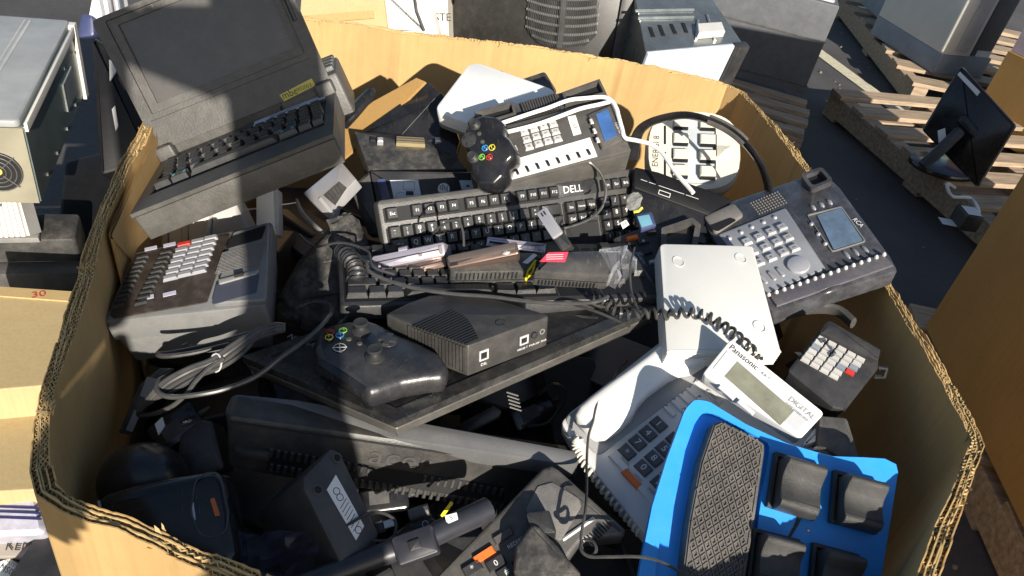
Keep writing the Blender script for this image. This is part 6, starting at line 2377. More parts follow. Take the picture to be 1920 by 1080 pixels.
def rocker(q):
    p = [Vector(f.uv(x, y, 0.0)) for x, y in q]
    if area2(p) < 0:
        p = p[::-1]
    c = sum(p, Vector((0, 0))) / 4
    w = ((p[1] - p[0]).length + (p[2] - p[3]).length) / 2
    h = ((p[2] - p[1]).length + (p[3] - p[0]).length) / 2
    e = ((p[1] - p[0]) + (p[2] - p[3])).normalized()
    n__ = Vector((-e.y, e.x))
    T__ = Matrix(((e.x, n__.x, 0, c.x), (e.y, n__.y, 0, c.y), (0, 0, 1, 0), (0, 0, 0, 1)))
    m1 = MB()
    m1.T = T__
    m1.hole(rect(-w / 2, -h / 2, w / 2, h / 2), rect(-w / 2 + 0.0035, -h / 2 + 0.003, w / 2 - 0.0035, h / 2 - 0.004), 0.0003, 0.009)
    fr_ = m1.build("rocker_frame", TEXB, bl, smooth=30)
    m1 = MB()
    m1.T = T__
    m1.prism(rect(-w / 2 + 0.003, -h / 2 + 0.003, w / 2 - 0.003, h / 2 - 0.003), 0.0003, 0.004)
    m1.build("rocker_gap", HOLE, bl, smooth=0)
    prof = [(h * 0.36, 0.006), (h * 0.40, 0.020), (h * 0.35, 0.029), (h * 0.26, 0.031), (h * 0.16, 0.027), (h * 0.04, 0.0225), (-h * 0.10, 0.0215), (-h * 0.24, 0.0225), (-h * 0.36, 0.0245), (-h * 0.44, 0.0245), (-h * 0.50, 0.021), (-h * 0.53, 0.012), (-h * 0.52, 0.004)]
    sp_ = [Vector((0, y, z)) for y, z in prof]
    sp_ = spline(sp_, 3)
    m1 = MB()
    m1.T = T__
    hw = w / 2 - 0.005
    rs_ = []
    for x, k in ((-hw, 0.96), (-hw + 0.0012, 1.0), (hw - 0.0012, 1.0), (hw, 0.96)):
        rs_.append([(x, v.y * k, v.z * k * 1.3) for v in sp_])
    m1.rings(rs_)
    m1.build("rocker", TEXB, bl, smooth=45)
    m1 = MB()
    m1.T = T__
    m1.tube([(-hw - 0.0002, -h * 0.36, 0.0320), (hw + 0.0002, -h * 0.36, 0.0320)], 0.0004, 4)
    m1.build("rocker_line", HOLE, bl)
rocker([(1455, 850), (1537, 877), (1520, 975), (1428, 950)])
rocker([(1569, 883), (1648, 910), (1634, 998), (1541, 980)])
rocker([(1415, 990), (1500, 1018), (1480, 1110), (1388, 1092)])
rocker([(1530, 1020), (1610, 1044), (1592, 1140), (1500, 1118)])
mb = MB()
cx, cy = f.uv(1517, 994, 0.002)
mb.ball((cx, cy, 0.0002), 0.0025, 0.0025, 0.0015, 10, 4, z0=0)
mb.build("panel_screw", SLV, bl)

# ---------------------------------------------------------------- wire with a knot, black coil cord
def W(L_, k=7):
    return spline([atd(x, y, d) for x, y, d in L_], k)
mb = MB()
mb.tube(W([(1176, 676, 1.09), (1162, 690, 1.05), (1148, 715, 1.02), (1122, 752, 1.0), (1112, 790, 0.99), (1103, 820, .98), (1100, 870, .96), (1100, 920, .915), (1097, 960, .88), (1090, 1000, .872), (1090, 1022, .868), (1096, 1038, .866), (1110, 1042, .864), (1118, 1030, .862), (1110, 1014, .866), (1094, 1014, .870), (1088, 1028, .864), (1104, 1043, .860), (1140, 1044, .860), (1200, 1044, .865), (1240, 1054, .87), (1290, 1082, .88), (1330, 1120, .88)]), 0.0018, 6)
tag(mb.build("knotted_wire", CABLEG), "thin grey wire with a knot hanging over the white phone and dusty phone base", "wire")
mb = MB()
mb.tube(W([(1570, 858, 1.03), (1548, 842, 1.0), (1530, 841, .985), (1516, 856, .975), (1514, 890, .965), (1512, 930, .955), (1500, 970, .95), (1480, 1005, .945), (1455, 1035, .94), (1430, 1070, .945), (1420, 1110, .95)]), 0.0020, 6)
tag(mb.build("pedal_wire", CABLEG), "grey wire curving over the upper left rocker switch of the blue panel", "wire")
mb = MB()
cp = [atd(x, y, d) for x, y, d in ((1132, 562, 1.03), (1150, 580, 1.03), (1176, 590, 1.035), (1214, 588, 1.045), (1250, 590, 1.05), (1290, 586, 1.048), (1326, 594, 1.04), (1356, 612, 1.038), (1382, 632, 1.05), (1408, 656, 1.075), (1420, 674, 1.09))]
straight = W([(662, 470, 1.10), (676, 482, 1.07), (687, 492, 1.05), (692, 508, 1.04), (722, 524, 1.03), (780, 541, 1.015), (850, 551, 1.01), (920, 556, 1.005), (1000, 566, 1.0), (1080, 569, 1.0), (1120, 565, 1.0), (1140, 556, 1.02)])
hx_ = helix(cp, 0.0062, 21)
mb.tube(hx_, 0.0024, 6)
co = mb.build("coil_cord", CABLE)
tag(co, "black coiled handset cord draped over the white ridged box and handset", "cord")
mb = MB()
mb.tube(straight, 0.0026, 8)
tag(mb.build("straight_lead", CABLEG), "straight dark lead running below the adapters to the black coiled cord", "lead")
mb = MB()
mb.tube(W([(1190, 464, 1.04), (1182, 500, 1.02), (1184, 545, 1.01), (1196, 580, 1.0), (1204, 592, .99)]), 0.0014, 6)
tag(mb.build("thin_lead", CABLE), "thin black lead hanging in front of the second keyboard's right end", "lead")

# ---------------------------------------------------------------- monitor back standing on its edge
f = Fr(c=(740, 860), n=(0.26, -0.93, 0.25), a=(425, 790), b=(1083, 890), d=0.96)
ac = thing("monitor_back", "black monitor seen from its vented back standing on edge across the front", "monitor", f, "flat monitors")
AC = mat("monitor_back_plastic", (0.040, 0.038, 0.036), 0.46, dust=0.18, bump=0.4)
fa = f.P([(424, 778), (1084, 872), (1084, 892), (1062, 905), (944, 948), (640, 915), (428, 880)])
mb = MB()
mb.prism(roundpoly(fa, [0.008, 0.006, 0.006, 0.02, 0.02, 0.02, 0.012]), -0.04, 0.0, 0.006)
mb.build("rear_shell", AC, ac)
ftp = Fr(o=f.o, n=(f.n * 0.35 + Vector((0, 0, 1))), X=f.x)
T_ = f.M.inverted() @ ftp.M
topo = ftp.P([(434, 740), (560, 752), (1082, 846), (1086, 872), (424, 778)])
fb = Fr(o=f.hit(754, 825), n=(f.n * 0.25 + Vector((0, 0, 1))), X=f.x)
T_ = f.M.inverted() @ fb.M
mb = MB()
mb.T = T_
mb.prism(roundpoly(fb.P([(436, 738), (560, 750), (1080, 846), (1086, 868), (1080, 874), (422, 776), (424, 764)]), [0.01, 0, 0.008, 0.006, 0.003, 0.003, 0.006]), -0.03, 0.001, 0.003)
mb.build("front_bezel", mat("monitor_bezel_satin", (0.12, 0.12, 0.122), 0.28, dust=0.12), ac)  # grey lightened to stand in for skylight on the upward strip
mb = MB()
a, b = f.uv(430, 792, 0.002), f.uv(1080, 886, 0.002)
mb.tube([(a[0], a[1], 0.0005), (b[0], b[1], 0.0005)], 0.0014, 4)
mb.build("shell_seam", HOLE, ac)
for row_ in range(2):
    mb = MB()
    for k in range(34):
        t = k / 33
        x, y = 508 + (940 - 508) * t, (850, 872)[row_] + (924 - 850) * t + (6 * row_)
        if 0.44 < t < 0.66 and row_ == 0:
            if t < 0.48:
                mb.build("vent_ribs", AC, ac, smooth=30)
                mb = MB()
            continue
        cx, cy = f.uv(x, y, 0.002)
        mb.box(cx - 0.0022, cx + 0.0022, cy - 0.006, cy + 0.006, 0.0002, 0.0028, 0.0012)
    mb.build("vent_ribs", AC, ac, smooth=30)
mb = MB()
q = f.P([(500, 842), (945, 912), (945, 940), (500, 880)])
mb.prism(q, 0.0001, 0.0006)
mb.build("vent_band", HOLE, ac, smooth=0)
mb = MB()
q = f.P([(440, 835), (506, 845), (506, 862), (440, 850)])
mb.prism(q, 0.0002, 0.006, 0.004)
mb.build("vent_step", AC, ac)
mb = MB()
cx, cy = f.uv(752, 862, 0.001)
d_ = Vector(f.uv(800, 872)) - Vector(f.uv(700, 857))
mb.text("acer", cx, cy, 0.0012, 0.036, math.atan2(d_.y, d_.x), 1.25)
mb.mi = 1
mb.build("lettering", mat("faint_embossed_grey", (0.068, 0.066, 0.063), 0.3), ac, smooth=0)

# small slotted black thing between the two monitors
f = Fr(c=(900, 780), n=(-0.1, -0.6, 0.8), a=(860, 800), b=(940, 765), d=1.06)
o = thing("black_bracket", "slim black slotted bracket in the gap between the two monitors", "bracket", f)
mb = MB()
mb.prism(roundpoly(f.P([(852, 800), (925, 760), (940, 770), (936, 782), (870, 815)]), 0.003), -0.012, 0, 0.003)
mb.build("bracket_body", DKG, o)
mb = MB()
for k in range(5):
    a, b = f.uv(950 + k * 1.5, 735 + k * 7, 0.001), f.uv(972 + k * 1.5, 742 + k * 7, 0.001)
    mb.tube([(a[0], a[1], 0.0), (b[0], b[1], 0.0)], 0.0011, 4)
mb.build("spring_slots", MDG, o)

# ---------------------------------------------------------------- black power brick with a label
f = Fr(c=(640, 940), n=(0.48, -0.14, 0.87), a=(585, 905), b=(640, 1010), d=0.865)
o = thing("power_brick", "large black power brick with white rating label standing near the front", "power supply", f)
mb = MB()
bo = f.P([(622, 838), (640, 850), (712, 1000), (706, 1020), (640, 1060), (568, 915), (570, 895)])
mb.prism(roundpoly(bo, 0.006), -0.115, 0, 0.004)
mb.build("body", mat("brick_black_plastic", (0.050, 0.048, 0.046), 0.36, dust=0.12, bump=0.2), o)
mb = MB()
q = f.P([(630, 890), (683, 986), (668, 1013), (613, 918)], 0.001)
mb.prism(q, 0.0002, 0.0008)
mb.mi = 1
a_, b_, c_, d2 = [Vector(p) for p in q]
for k in range(7):
    t = 0.42 + k * 0.075
    p, r_ = a_.lerp(b_, t).lerp(d2.lerp(c_, t), 0.15), a_.lerp(b_, t).lerp(d2.lerp(c_, t), 0.85)
    mb.tube([(p.x, p.y, 0.0008), (r_.x, r_.y, 0.0008)], 0.0004, 4)
for t in (0.18, 0.30, 0.94):
    p = a_.lerp(b_, t).lerp(d2.lerp(c_, t), 0.5)
    mb.hole(circle(p.x, p.y, 0.0042, 14), circle(p.x, p.y, 0.0034, 14), 0.0008, 0.0010)
mb.build("rating_label", [LABELW, INKB], o, smooth=0)
for (x, y) in ((632, 858), (596, 918)):
    mb = MB()
    cx, cy = f.uv(x, y, 0.001)
    mb.hole(circle(cx, cy, 0.006, 16), circle(cx, cy, 0.0042, 16), 0.0002, 0.0012)
    mb.mi = 1
    mb.disc(cx, cy, 0.0042, 0.0002, 0.0006, 12)
    mb.build("screw_recess", [DKG, HOLE], o, smooth=30)

# dome, glossy speaker with orange mark, dark casing in the front left corner
f = Fr(c=(258, 895), n=(0.1, -0.45, 0.88), a=(190, 900), b=(330, 900), d=0.96)
o = thing("webcam_dome", "smooth black plastic dome in the dark front left corner", "dome", f)
mb = MB()
mb.ball((0, 0, -0.03), 0.048, 0.044, 0.055, 28, 10, z0=-0.3)
mb.build("dome_shell", mat("satin_black_plastic", (0.02, 0.02, 0.022), 0.3, dust=0.05), o, smooth=60)
mb = MB()
a = f.uv(250, 866, 0.02)
mb.ball((a[0], a[1], 0.012), 0.0035, 0.002, 0.003, 8, 5)
mb.build("dome_hole", HOLE, o)
f = Fr(c=(310, 960), n=(0.05, -0.48, 0.87), a=(190, 950), b=(410, 930), d=0.89)
o = thing("glossy_speaker", "glossy black curved unit with an orange strip in the front left corner", "speaker", f)
mb = MB()
mb.prism(roundpoly(f.P([(172, 930), (240, 908), (330, 890), (404, 878), (424, 900), (448, 1040), (410, 1100), (200, 1060)]), [0.02, 0.01, 0.01, 0.02, 0.02, 0.02, 0.02, 0.02]), -0.06, 0, 0.014, steps=4)
mb.build("unit_shell", GLOSS, o)
mb = MB()
ov = roundpoly(f.P([(366, 892), (412, 880), (430, 960), (424, 1005), (376, 1010), (356, 960)], 0.001), 0.016)
mb.hole(ov if area2(ov) > 0 else ov[::-1], inset(ov if area2(ov) > 0 else ov[::-1], 0.0016), 0.0002, 0.0012)
mb.build("oval_bezel", DKG, o)
mb = MB()
mb.prism(roundpoly(f.P([(394, 936), (402, 933), (413, 966), (404, 969)], 0.001), 0.001), 0.0002, 0.002)
mb.build("orange_strip", ORANGE, o, smooth=0)
mb = MB()
mb.prism(f.P([(359, 943), (363, 942), (367, 974), (363, 975)], 0.001), 0.0002, 0.001)
mb.prism(f.P([(182, 940), (187, 938), (190, 950), (185, 952)], 0.001), 0.0002, 0.001)
mb.build("silver_marks", SLV, o, smooth=0)
f = Fr(c=(385, 850), n=(0.1, -0.6, 0.8), a=(340, 860), b=(425, 850), d=1.0)
o = thing("black_handset_cradle", "matte black casing in shadow beside the vented monitor's left end", "casing", f)
mb = MB()
mb.prism(roundpoly(f.P([(336, 815), (375, 786), (400, 790), (424, 880), (350, 900), (330, 870)]), 0.008), -0.06, 0, 0.006)
mb.build("case_shell", BLK, o)
mb = MB()
mb.prism(f.P([(290, 795), (304, 782), (309, 798), (297, 816)], 0.003), 0.001, 0.003)
mb.build("reflective_tag", LABELW, o, smooth=0)
f = Fr(c=(255, 745), n=(0.35, -0.6, 0.72), a=(232, 810), b=(300, 700), d=1.08)
o = thing("metal_bracket", "long dark metal bracket with a paper sleeve beside the left wall", "bracket", f)
mb = MB()
mb.prism(roundpoly(f.P([(222, 812), (240, 815), (312, 705), (330, 690), (300, 690), (262, 720)]), 0.002), -0.02, 0, 0.002)
mb.build("bracket_body", BLK2, o)
mb = MB()
mb.prism(f.P([(236, 806), (248, 810), (264, 774), (252, 768)], 0.002), 0.0003, 0.003)
mb.prism(f.P([(262, 742), (288, 752), (300, 712), (276, 706)], 0.002), 0.0003, 0.004)
mb.build("paper_sleeve", MDG, o, smooth=0)

# cable bundle tied in a hank
mb = MB()
for (o1, o2) in ((0, 0), (7, 5), (13, 12), (-6, -4)):
    mb.tube(W([(262 + o1 * .4, 772 - o1, 1.0), (270 + o1, 762 - o2, .985), (310 + o1, 722 + o2, .97), (360 + o1, 694 + o2 * .9, .962), (402 + o1, 678 + o2 * .9, .957), (440 + o1, 652 + o2, .957), (480, 624 + o2, .965), (512, 613 + o2, .975), (534, 612 + o2 * .6, .98)]), 0.0028, 8)
mb.tube(W([(262, 770, 1.0), (268, 778, .99), (290, 775, .975), (322, 762, .962), (350, 738, .957), (366, 716, .955), (392, 690, .954), (420, 672, .952)]), 0.0028, 8)
mb.tube(W([(308, 708, .985), (296, 716, .975), (296, 734, .965), (318, 744, .955), (362, 741, .945), (420, 730, .94), (480, 706, .935), (530, 668, .935), (580, 632, .95), (612, 600, .985), (622, 582, 1.02), (618, 572, 1.05), (590, 566, 1.07), (556, 578, 1.08)]), 0.0030, 8)
hank = mb.build("cable_hank", CABLEG)
tag(hank, "hank of grey cable tied together below the grey desk phone", "cable")
mb = MB()
c_ = atd(405, 680, .956)
mb.tube([c_ + (RTC * math.cos(t * .524) * 0.6 + UPC * math.sin(t * .524)) * 0.0105 for t in range(12)], 0.0011, 5, closed=True)
mb.build("wire_tie", LTG, hank)
mb = MB()
mb.tube(W([(466, 625, 1.0), (400, 645, 1.0), (320, 662, 1.0), (296, 664, 1.0), (310, 668, .99), (360, 662, .985), (430, 646, .985)]), 0.0030, 8)
tag(mb.build("extension_lead", CABLE), "black cord folded against the side of the grey desk phone", "cord")

# ---------------------------------------------------------------- tool shaft with clip
mb = MB()
ax = [atd(560, 1100, .85), atd(700, 1046, .86), atd(780, 1018, .865), atd(850, 985, .88), atd(915, 955, .90)]
NAVY = mat("black_blue_plastic", (0.022, 0.023, 0.030), 0.4, dust=0.06)
mb.tube(spline(ax, 8), lambda t: 0.011 + 0.003 * t, 14)
o = mb.build("tool_shaft", NAVY)
tag(o, "long black tool handle with a square button near the bottom edge", "tool")
f = Fr(c=(778, 1022), n=(-0.1, -0.5, 0.86), a=(740, 1035), b=(815, 1008), d=.845)
mb = MB()
mb.prism(roundpoly(rect(-0.022, -0.015, 0.022, 0.015), 0.004), -0.02, 0.002, 0.003)
mb.build("button_housing", NAVY, o, M=f.M)
mb = MB()
mb.prism(rect(-0.006, -0.005, 0.006, 0.005, 0.001), 0.0022, 0.0045, 0.001)
mb.build("square_button", BLK, o, M=f.M)
f = Fr(c=(778, 980), n=(-0.1, -0.55, 0.83), a=(740, 985), b=(815, 965), d=.885)
o = thing("key_fob", "small black key fob and clip lying above the tool handle", "key fob", f)
mb = MB()
mb.prism(roundpoly(f.P([(765, 985), (806, 968), (816, 976), (800, 992), (772, 998)]), 0.003), -0.01, 0, 0.003)
mb.build("fob_body", BLK, o)
mb = MB()
a, b = f.uv(768, 968), f.uv(804, 956)
mb.tube([(a[0], a[1], 0.0), (b[0], b[1], 0.0)], 0.0075, 10)
mb.build("clip_barrel", DKG, o)
mb = MB()
a = f.uv(797, 982, 0.002)
mb.hole(circle(a[0], a[1], 0.0035, 14), circle(a[0], a[1], 0.0029, 14), 0.0002, 0.0008)
mb.build("ring_mark", INKW, o, smooth=0)
f = Fr(c=(846, 970), n=(-0.1, -0.6, 0.8), a=(834, 974), b=(858, 966), d=.865)
mb = MB()
mb.prism(f.P([(834, 967), (856, 961), (859, 974), (838, 983)]), -0.0006, 0)
mb.mi = 1
a = f.uv(846, 971)
mb.text("S", a[0], a[1], 0.0003, 0.007, 0.3)
tag(mb.build("small_tag", [LABELW, INKB], M=f.M, smooth=0), "small white tag marked with one letter on the tool handle", "tag")

# ---------------------------------------------------------------- dusty dark phone base at the bottom edge
f = Fr(c=(1010, 980), n=(-0.12, -0.42, 0.90), a=(940, 940), b=(1043, 876), d=0.915)
pb = thing("desk_phone", "dusty charcoal desk phone base with a glowing orange key at the bottom edge", "telephone", f, "desk phones in the heap")
pb["label"] = "dusty charcoal desk phone base with bright orange key at the bottom edge"
ol = f.P([(1018, 876), (1034, 871), (1046, 878), (1174, 992), (1170, 1006), (1092, 1012), (1010, 1120), (780, 1120)])
mb = MB()
mb.prism(roundpoly(ol, [0.006, 0.003, 0.006, 0.004, 0.004, 0.02, 0, 0]), -0.04, 0, 0.006, steps=3)
mb.build("body", DKG, pb)
q = f.P([(1008, 912), (1036, 904), (1086, 935), (1090, 950), (1050, 1018), (984, 958)], 0.001)
mb = MB()
mb.prism(roundpoly(q, 0.006), 0.0002, 0.002, 0.001)
mb.build("cradle_plate", mat("dusty_grey_plate", (0.13, 0.125, 0.12), 0.6, dust=0.45, bump=0.6, bscale=900), pb)
mb = MB()
a, b = Vector(f.uv(1055, 1012, 0.002)), Vector(f.uv(1114, 971, 0.002))
mb.tube([(a.x, a.y, 0.001), (b.x, b.y, 0.001)], 0.0024, 6)
mb.build("glare_edge", LTG, pb)  # light grey bar painted in for the glare along the slot
mb = MB()
a, b = Vector(f.uv(1096, 1008, 0.001)), Vector(f.uv(1136, 976, 0.001))
for k in range(9):
    p = a.lerp(b, k / 8)
    t_ = Vector(f.uv(1148, 988, 0.001)) - b
    q_ = p + t_ * (1.3 - k * 0.05)
    mb.tube([(p.x, p.y, 0.0004), (q_.x, q_.y, 0.0004)], 0.0009, 4)
mb.build("vent_slits", HOLE, pb)
for (x, y, m_, w, t) in ((908, 1040, ORANGE, 0.026, None), (944, 1005, DKG, 0.024, None), (930, 1056, BLK, 0.022, "0"), (886, 1066, BLK, 0.022, "*"), (950, 1072, BLK, 0.022, "#")):
    cx, cy = f.uv(x, y, 0.004)
    mb = MB()
    mb.key(cx, cy, w, 0.0085 if m_ is not BLK else 0.012, 0.0003, 0.005, 0.0, 0.1)
    mb.mi = 1
    if t:
        mb.text(t, cx, cy, 0.0053, 0.009)
    mb.build("key", [m_, INKW], pb, smooth=30)
mb = MB()
cx, cy = f.uv(956, 1012, 0.002)
mb.text("REDIAL", cx + 0.004, cy - 0.006, 0.0006, 0.0065)
mb.build("lettering", INKW, pb, smooth=0)
f = Fr(c=(1030, 1040), n=(-0.15, -0.40, 0.9), a=(970, 1020), b=(1085, 1080), d=0.87)
o = thing("dusty_plug", "dusty black block shaped plug lying on the phone base at the bottom edge", "plug", f)
mb = MB()
mb.prism(roundpoly(f.P([(966, 1022), (998, 980), (1012, 986), (1090, 1074), (1070, 1140), (980, 1130), (962, 1070)]), 0.006), -0.03, 0, 0.006, steps=3)
mb.build("plug_body", mat("worn_black_plastic", (0.045, 0.042, 0.040), 0.3, dust=0.5, scratch=0.3), o)
mb = MB()
mb.prism(roundpoly(f.P([(984, 960), (1030, 955), (1045, 1000), (1012, 1000), (992, 985)], -0.005), 0.004), -0.03, -0.006, 0.003)
mb.build("plug_neck", BLK, o)

# crumpled clear bag near the front wall
f = Fr(c=(480, 1050), n=(0.0, -0.5, 0.86), a=(420, 1050), b=(560, 1050), d=0.88)
mb = MB()
rr = random.Random(9)
G = []
for j in range(9):
    G.append([mb.v((-0.06 + i * 0.011 + rr.uniform(-.003, .003), -0.035 + j * 0.008 + rr.uniform(-.003, .003), rr.uniform(-.008, .008))) for i in range(12)])
for j in range(8):
    for i in range(11):
        mb.face((G[j][i], G[j][i + 1], G[j + 1][i + 1]))
        mb.face((G[j][i], G[j + 1][i + 1], G[j + 1][i]))
tag(mb.build("plastic_bag", mat("blue_tinted_film", (0.06, 0.07, 0.13), 0.12, alpha=0.25, var=0.3, vscale=40), M=f.M, smooth=0), "crumpled blue tinted plastic bag beside the power brick at the front", "bag")

for k, (L_, r_, m_, lb) in enumerate((
    (((634, 452, 1.12), (650, 500, 1.09), (668, 548, 1.06), (652, 590, 1.03), (632, 612, 1.01)), 0.0022, CABLE, "black lead dropping past the left end of the keyboards"),
    (((1120, 596, 1.06), (1060, 590, 1.08), (1010, 575, 1.09), (1050, 566, 1.06), (1120, 585, 1.04), (1180, 612, 1.08)), 0.0020, CABLE, "black lead curled in the gap right of the modem"),
    (((560, 440, 1.16), (590, 462, 1.14), (640, 455, 1.11), (688, 470, 1.075), (700, 500, 1.045), (740, 515, 1.04)), 0.0019, CABLEG, "grey lead running from the cloth sleeve to the silver flip phone"),
    (((1010, 740, 1.12), (1040, 720, 1.11), (1060, 740, 1.12), (1030, 790, 1.13), (990, 800, 1.12)), 0.0024, CABLE, "black cable loop in the dark gap left of the white desk phone"),
    (((650, 985, .86), (700, 960, .87), (740, 975, .875), (735, 1010, .87), (700, 1015, .865)), 0.0018, CABLE, "thin black lead curled beside the power brick"))):
    mb = MB()
    mb.tube(W(L_, 8), r_, 6)
    tag(mb.build("loose_lead", m_), lb, "lead")

# small bits in the gaps at the front
f = Fr(c=(716, 986), n=(-0.1, -0.5, 0.86), a=(704, 990), b=(730, 982), d=0.89)
o = thing("usb_plug", "small silver plug tip poking out between the power brick and the tool handle", "plug", f)
mb = MB()
mb.box(-0.010, 0.002, -0.006, 0.006, -0.004, 0.004, 0.001)
mb.build("plug_shell", BLK, o, smooth=30)
mb = MB()
mb.box(0.0023, 0.014, -0.004, 0.004, -0.002, 0.0025, 0.0005)
mb.build("plug_tip", SLV, o, smooth=30)
f = Fr(c=(838, 955), n=(-0.1, -0.7, 0.7), a=(832, 962), b=(842, 948), d=0.93)
mb = MB()
mb.prism(rect(-0.010, -0.002, 0.010, 0.002, 0.001), -0.001, 0.001)
tag(mb.build("yellow_clip", YELW, M=f.M, smooth=0), "tiny yellow clip under the vented monitor above the white tag", "clip")
for (c_, a_, d_, lb, w_, h_) in (((560, 985), (600, 960), 0.99, "small black adapter in the dark gap left of the power brick", 0.035, 0.022),
                                 ((720, 930), (760, 925), 0.99, "black plug block under the vented monitor beside the key fob", 0.030, 0.018),
                                 ((1000, 770), (1040, 750), 1.16, "black adapter deep in the gap left of the white desk phone", 0.035, 0.02),
                                 ((330, 800), (360, 780), 1.06, "small black adapter under the cable hank in the front left", 0.03, 0.02)):
    f = Fr(c=c_, n=(0.1, -0.5, 0.86), a=c_, b=a_, d=d_)
    o = thing("power_adapter", lb, "adapter", f, "power adapters")
    mb = MB()
    mb.prism(roundpoly(rect(-w_, -h_, w_, h_), 0.006), -0.03, 0, 0.004)
    mb.build("body", GLOSS, o)
    mb = MB()
    mb.prism(rect(-w_ * 0.6, -h_ * 0.5, w_ * 0.2, h_ * 0.4), 0.0002, 0.0008)
    mb.build("rating_label", DKG, o, smooth=0)
    mb = MB()
    mb.tube([(w_, 0, -0.014), (w_ + 0.008, 0, -0.014), (w_ + 0.014, 0.001, -0.016)], lambda t: 0.0045 - 0.002 * t, 8)
    mb.build("strain_relief", BLK, o)

# ================================================================ THE PHOTOGRAPHER, STANDING BEHIND THE CAMERA
def skin_body(name, joints, edges, m, parent=None, sub=2):
    me = bpy.data.meshes.new(name)
    names = list(joints)
    me.from_pydata([joints[k][0] for k in names], [(names.index(a), names.index(b)) for a, b in edges], [])
    o_ = bpy.data.objects.new(name, me)
    COL.objects.link(o_)
    sk = o_.modifiers.new("skin", 'SKIN')
    for i, k in enumerate(names):
        r_ = joints[k][1]
        me.skin_vertices[0].data[i].radius = r_ if isinstance(r_, tuple) else (r_, r_)
    me.skin_vertices[0].data[0].use_root = True
    ss = o_.modifiers.new("subdivision", 'SUBSURF')
    ss.levels = ss.render_levels = sub
    sk.use_smooth_shade = True
    me.materials.append(m)
    if parent:
        o_.parent = parent
    return o_
BX, BY = 0.255, -0.42
J = dict(
    pelvis=((BX - 0.03, BY, 0.98), (0.068, 0.068)), belly=((BX + 0.02, BY, 1.14), (0.058, 0.058)), chest=((BX + 0.015, BY, 1.34), (0.06, 0.06)), collar=((BX + 0.01, BY, 1.48), (0.058, 0.058)),
    neck=((BX - 0.01, BY + 0.01, 1.56), 0.048), chin=((BX - 0.03, BY + 0.02, 1.64), 0.068), crown=((BX - 0.02, BY + 0.01, 1.75), 0.078), top=((BX - 0.01, BY + 0.01, 1.82), 0.05),
    sh_r=((BX - 0.01, BY + 0.12, 1.46), 0.050), el_r=((BX - 0.03, BY + 0.22, 1.24), 0.042), wr_r=((0.14, BY + 0.31, 1.26), 0.032), pm_r=((0.085, -0.05, 1.28), 0.030),
    sh_l=((BX - 0.02, BY - 0.10, 1.48), 0.050), el_l=((0.03, BY - 0.04, 1.48), 0.044), wr_l=((0.01, BY + 0.02, 1.16), 0.036), pm_l=((0.01, BY + 0.04, 1.04), 0.036),
    hp_r=((BX - 0.04, BY + 0.09, 0.90), 0.085), kn_r=((BX + 0.01, BY + 0.10, 0.50), 0.058), an_r=((BX + 0.02, BY + 0.09, 0.09), 0.042), to_r=((BX - 0.13, BY + 0.11, 0.04), 0.035),
    hp_l=((BX - 0.04, BY - 0.09, 0.90), 0.085), kn_l=((BX + 0.01, BY - 0.10, 0.50), 0.058), an_l=((BX + 0.02, BY - 0.09, 0.09), 0.042), to_l=((BX - 0.13, BY - 0.11, 0.04), 0.035))
E_ = [("pelvis", "belly"), ("belly", "chest"), ("chest", "collar"), ("collar", "neck"), ("neck", "chin"), ("chin", "crown"), ("crown", "top"),
      ("collar", "sh_r"), ("sh_r", "el_r"), ("el_r", "wr_r"), ("wr_r", "pm_r"), ("collar", "sh_l"), ("sh_l", "el_l"), ("el_l", "wr_l"), ("wr_l", "pm_l"),
      ("pelvis", "hp_r"), ("hp_r", "kn_r"), ("kn_r", "an_r"), ("an_r", "to_r"), ("pelvis", "hp_l"), ("hp_l", "kn_l"), ("kn_l", "an_l"), ("an_l", "to_l")]
person = skin_body("person", J, E_, JACKET)
tag(person, "person in dark jacket standing side on behind the camera, one arm holding up a phone", "person")
def hand(pos, d, side):
    """five curled fingers from the palm"""
    d = Vector(d).normalized()
    s_ = Vector(side).normalized()
    for k, (l_, off) in enumerate(((0.070, -0.024), (0.078, -0.008), (0.074, 0.009), (0.058, 0.024))):
        p0 = Vector(pos) + s_ * off + d * 0.02
        p1 = p0 + d * l_ * 0.5
        p2 = p1 + (d * 0.6 + Vector((0, 0, -0.5))) * l_ * 0.35
        mb_ = MB()
        mb_.tube(spline([p0, p1, p2], 4), 0.0085, 8)
        mb_.build("finger", SKIN, person)
    mb_ = MB()
    mb_.tube(spline([Vector(pos) - s_ * 0.02, Vector(pos) - s_ * 0.045 + d * 0.025, Vector(pos) - s_ * 0.045 + d * 0.06], 4), 0.0098, 8)
    mb_.build("thumb", SKIN, person)
hand((0.085, -0.05, 1.28), (-0.6, 0.1, 0.6), (0, 0.3, -0.7))
hand((0.01, BY + 0.04, 1.04), (0, 0.1, -1), (0.2, 1, 0))
mb = MB()
mb.ball((BX - 0.005, BY + 0.01, 1.76), 0.096, 0.09, 0.085, 20, 10, z0=-0.2)
mb.build("hair", HAIR, person, smooth=60)
mb = MB()
mb.ball((BX - 0.112, BY + 0.02, 1.68), 0.022, 0.014, 0.018, 10, 6)
mb.build("nose", SKIN, person)
fp = Fr(o=EYE - _f * 0.030 + RTC * -0.02 + UPC * 0.032, n=_f, X=-RTC)
mb = MB()
mb.prism(rect(-0.08, -0.038, 0.08, 0.038, 0.009), -0.006, 0.003, 0.002)
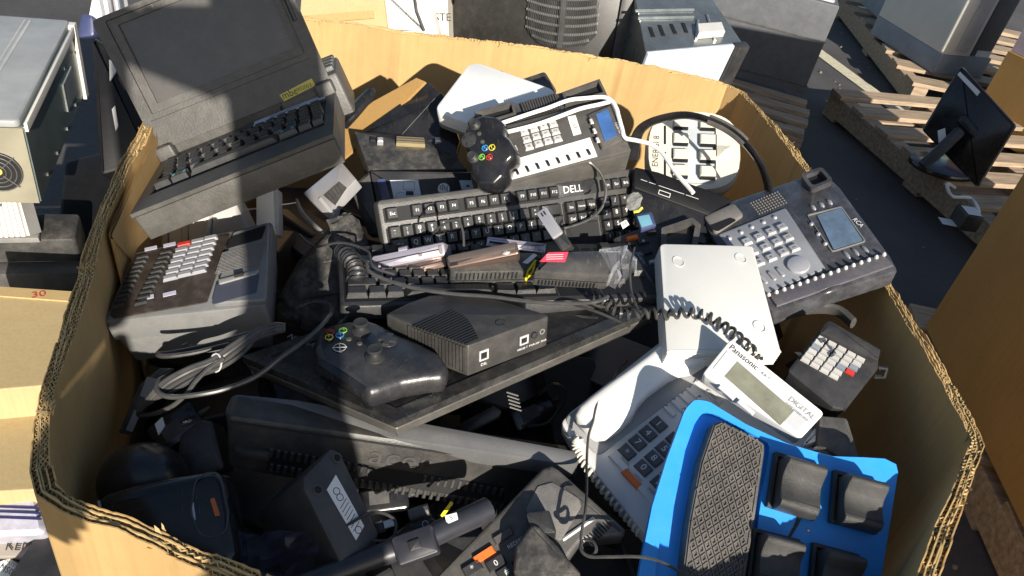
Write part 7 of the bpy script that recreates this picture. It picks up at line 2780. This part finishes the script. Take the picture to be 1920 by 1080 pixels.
tag(mb.build("smartphone", GLOSS, M=fp.M), "black smartphone held up level by the photographer", "phone")

# ---------------------------------------------------------------- sub-parts under their parts
def nest(root, part, names):
    """moves the named parts of a thing under another of its parts"""
    kids = [c for c in bpy.data.objects if c.parent == root]
    base_ = [c for c in kids if c.name.split(".")[0] == part]
    if not base_:
        return
    for c in kids:
        if c.name.split(".")[0] in names and c != base_[0]:
            m_ = base_[0].matrix_basis.inverted() @ c.matrix_basis
            c.parent = base_[0]
            c.matrix_basis = m_
nest(lap, "lid", ("bezel", "screen_surround", "screen", "panel_seams", "faint_lettering", "yellow_label", "lid_latch"))
nest(lap, "base", ("rear_ribs", "instruction_label", "keyboard_frame"))
nest(pa, "display_panel", ("display", "display_surround", "soft_key"))
nest(ts, "display_housing", ("display",))
nest(ts, "face_plate", ("label_strip", "line_keys", "white_sticker", "speaker_ribs"))
nest(dk, "base_front", ("sticker", "logo_badge", "release_latch"))
nest(dk, "rear_plate", ("connector", "guide_post"))
nest(pc, "rear_plate", ("fan_opening", "fan_guard", "fan_hub", "screw_holes"))
nest(app, "housing", ("grille_back", "grille_slats", "grille_bars"))
nest(rc, "body", ("keypad_plate", "speaker_mesh", "index_strip"))
nest(md, "body", ("jack", "power_switch", "power_socket", "top_ribs", "side_ribs"))
nest(bl, "foot_pedal", ("diamond_tread", "tread_border"))

mb = MB()
rg_ = random.Random(21)
for k in range(260):
    p = Vector((rg_.uniform(0.75, 3.2), rg_.uniform(0.8, 6.0), 0.004))
    s_ = rg_.uniform(0.003, 0.010) * (0.6 + p.y * 0.12)
    mb.rings([[(p.x + s_ * r_ * math.cos(a * 1.2566) * rg_.uniform(.7, 1.2), p.y + s_ * r_ * math.sin(a * 1.2566) * rg_.uniform(.7, 1.2), p.z + z * s_ - 0.004) for a in range(5)] for r_, z in ((1, 0), (0.9, 0.5), (0.3, 0.9))])
o = mb.build("gravel", mat("gravel_stone", (0.16, 0.15, 0.14), 0.8, var=0.4, vscale=60), smooth=0)
tag(o, "scattered grit and small stones on the asphalt", "gravel", kind="stuff")
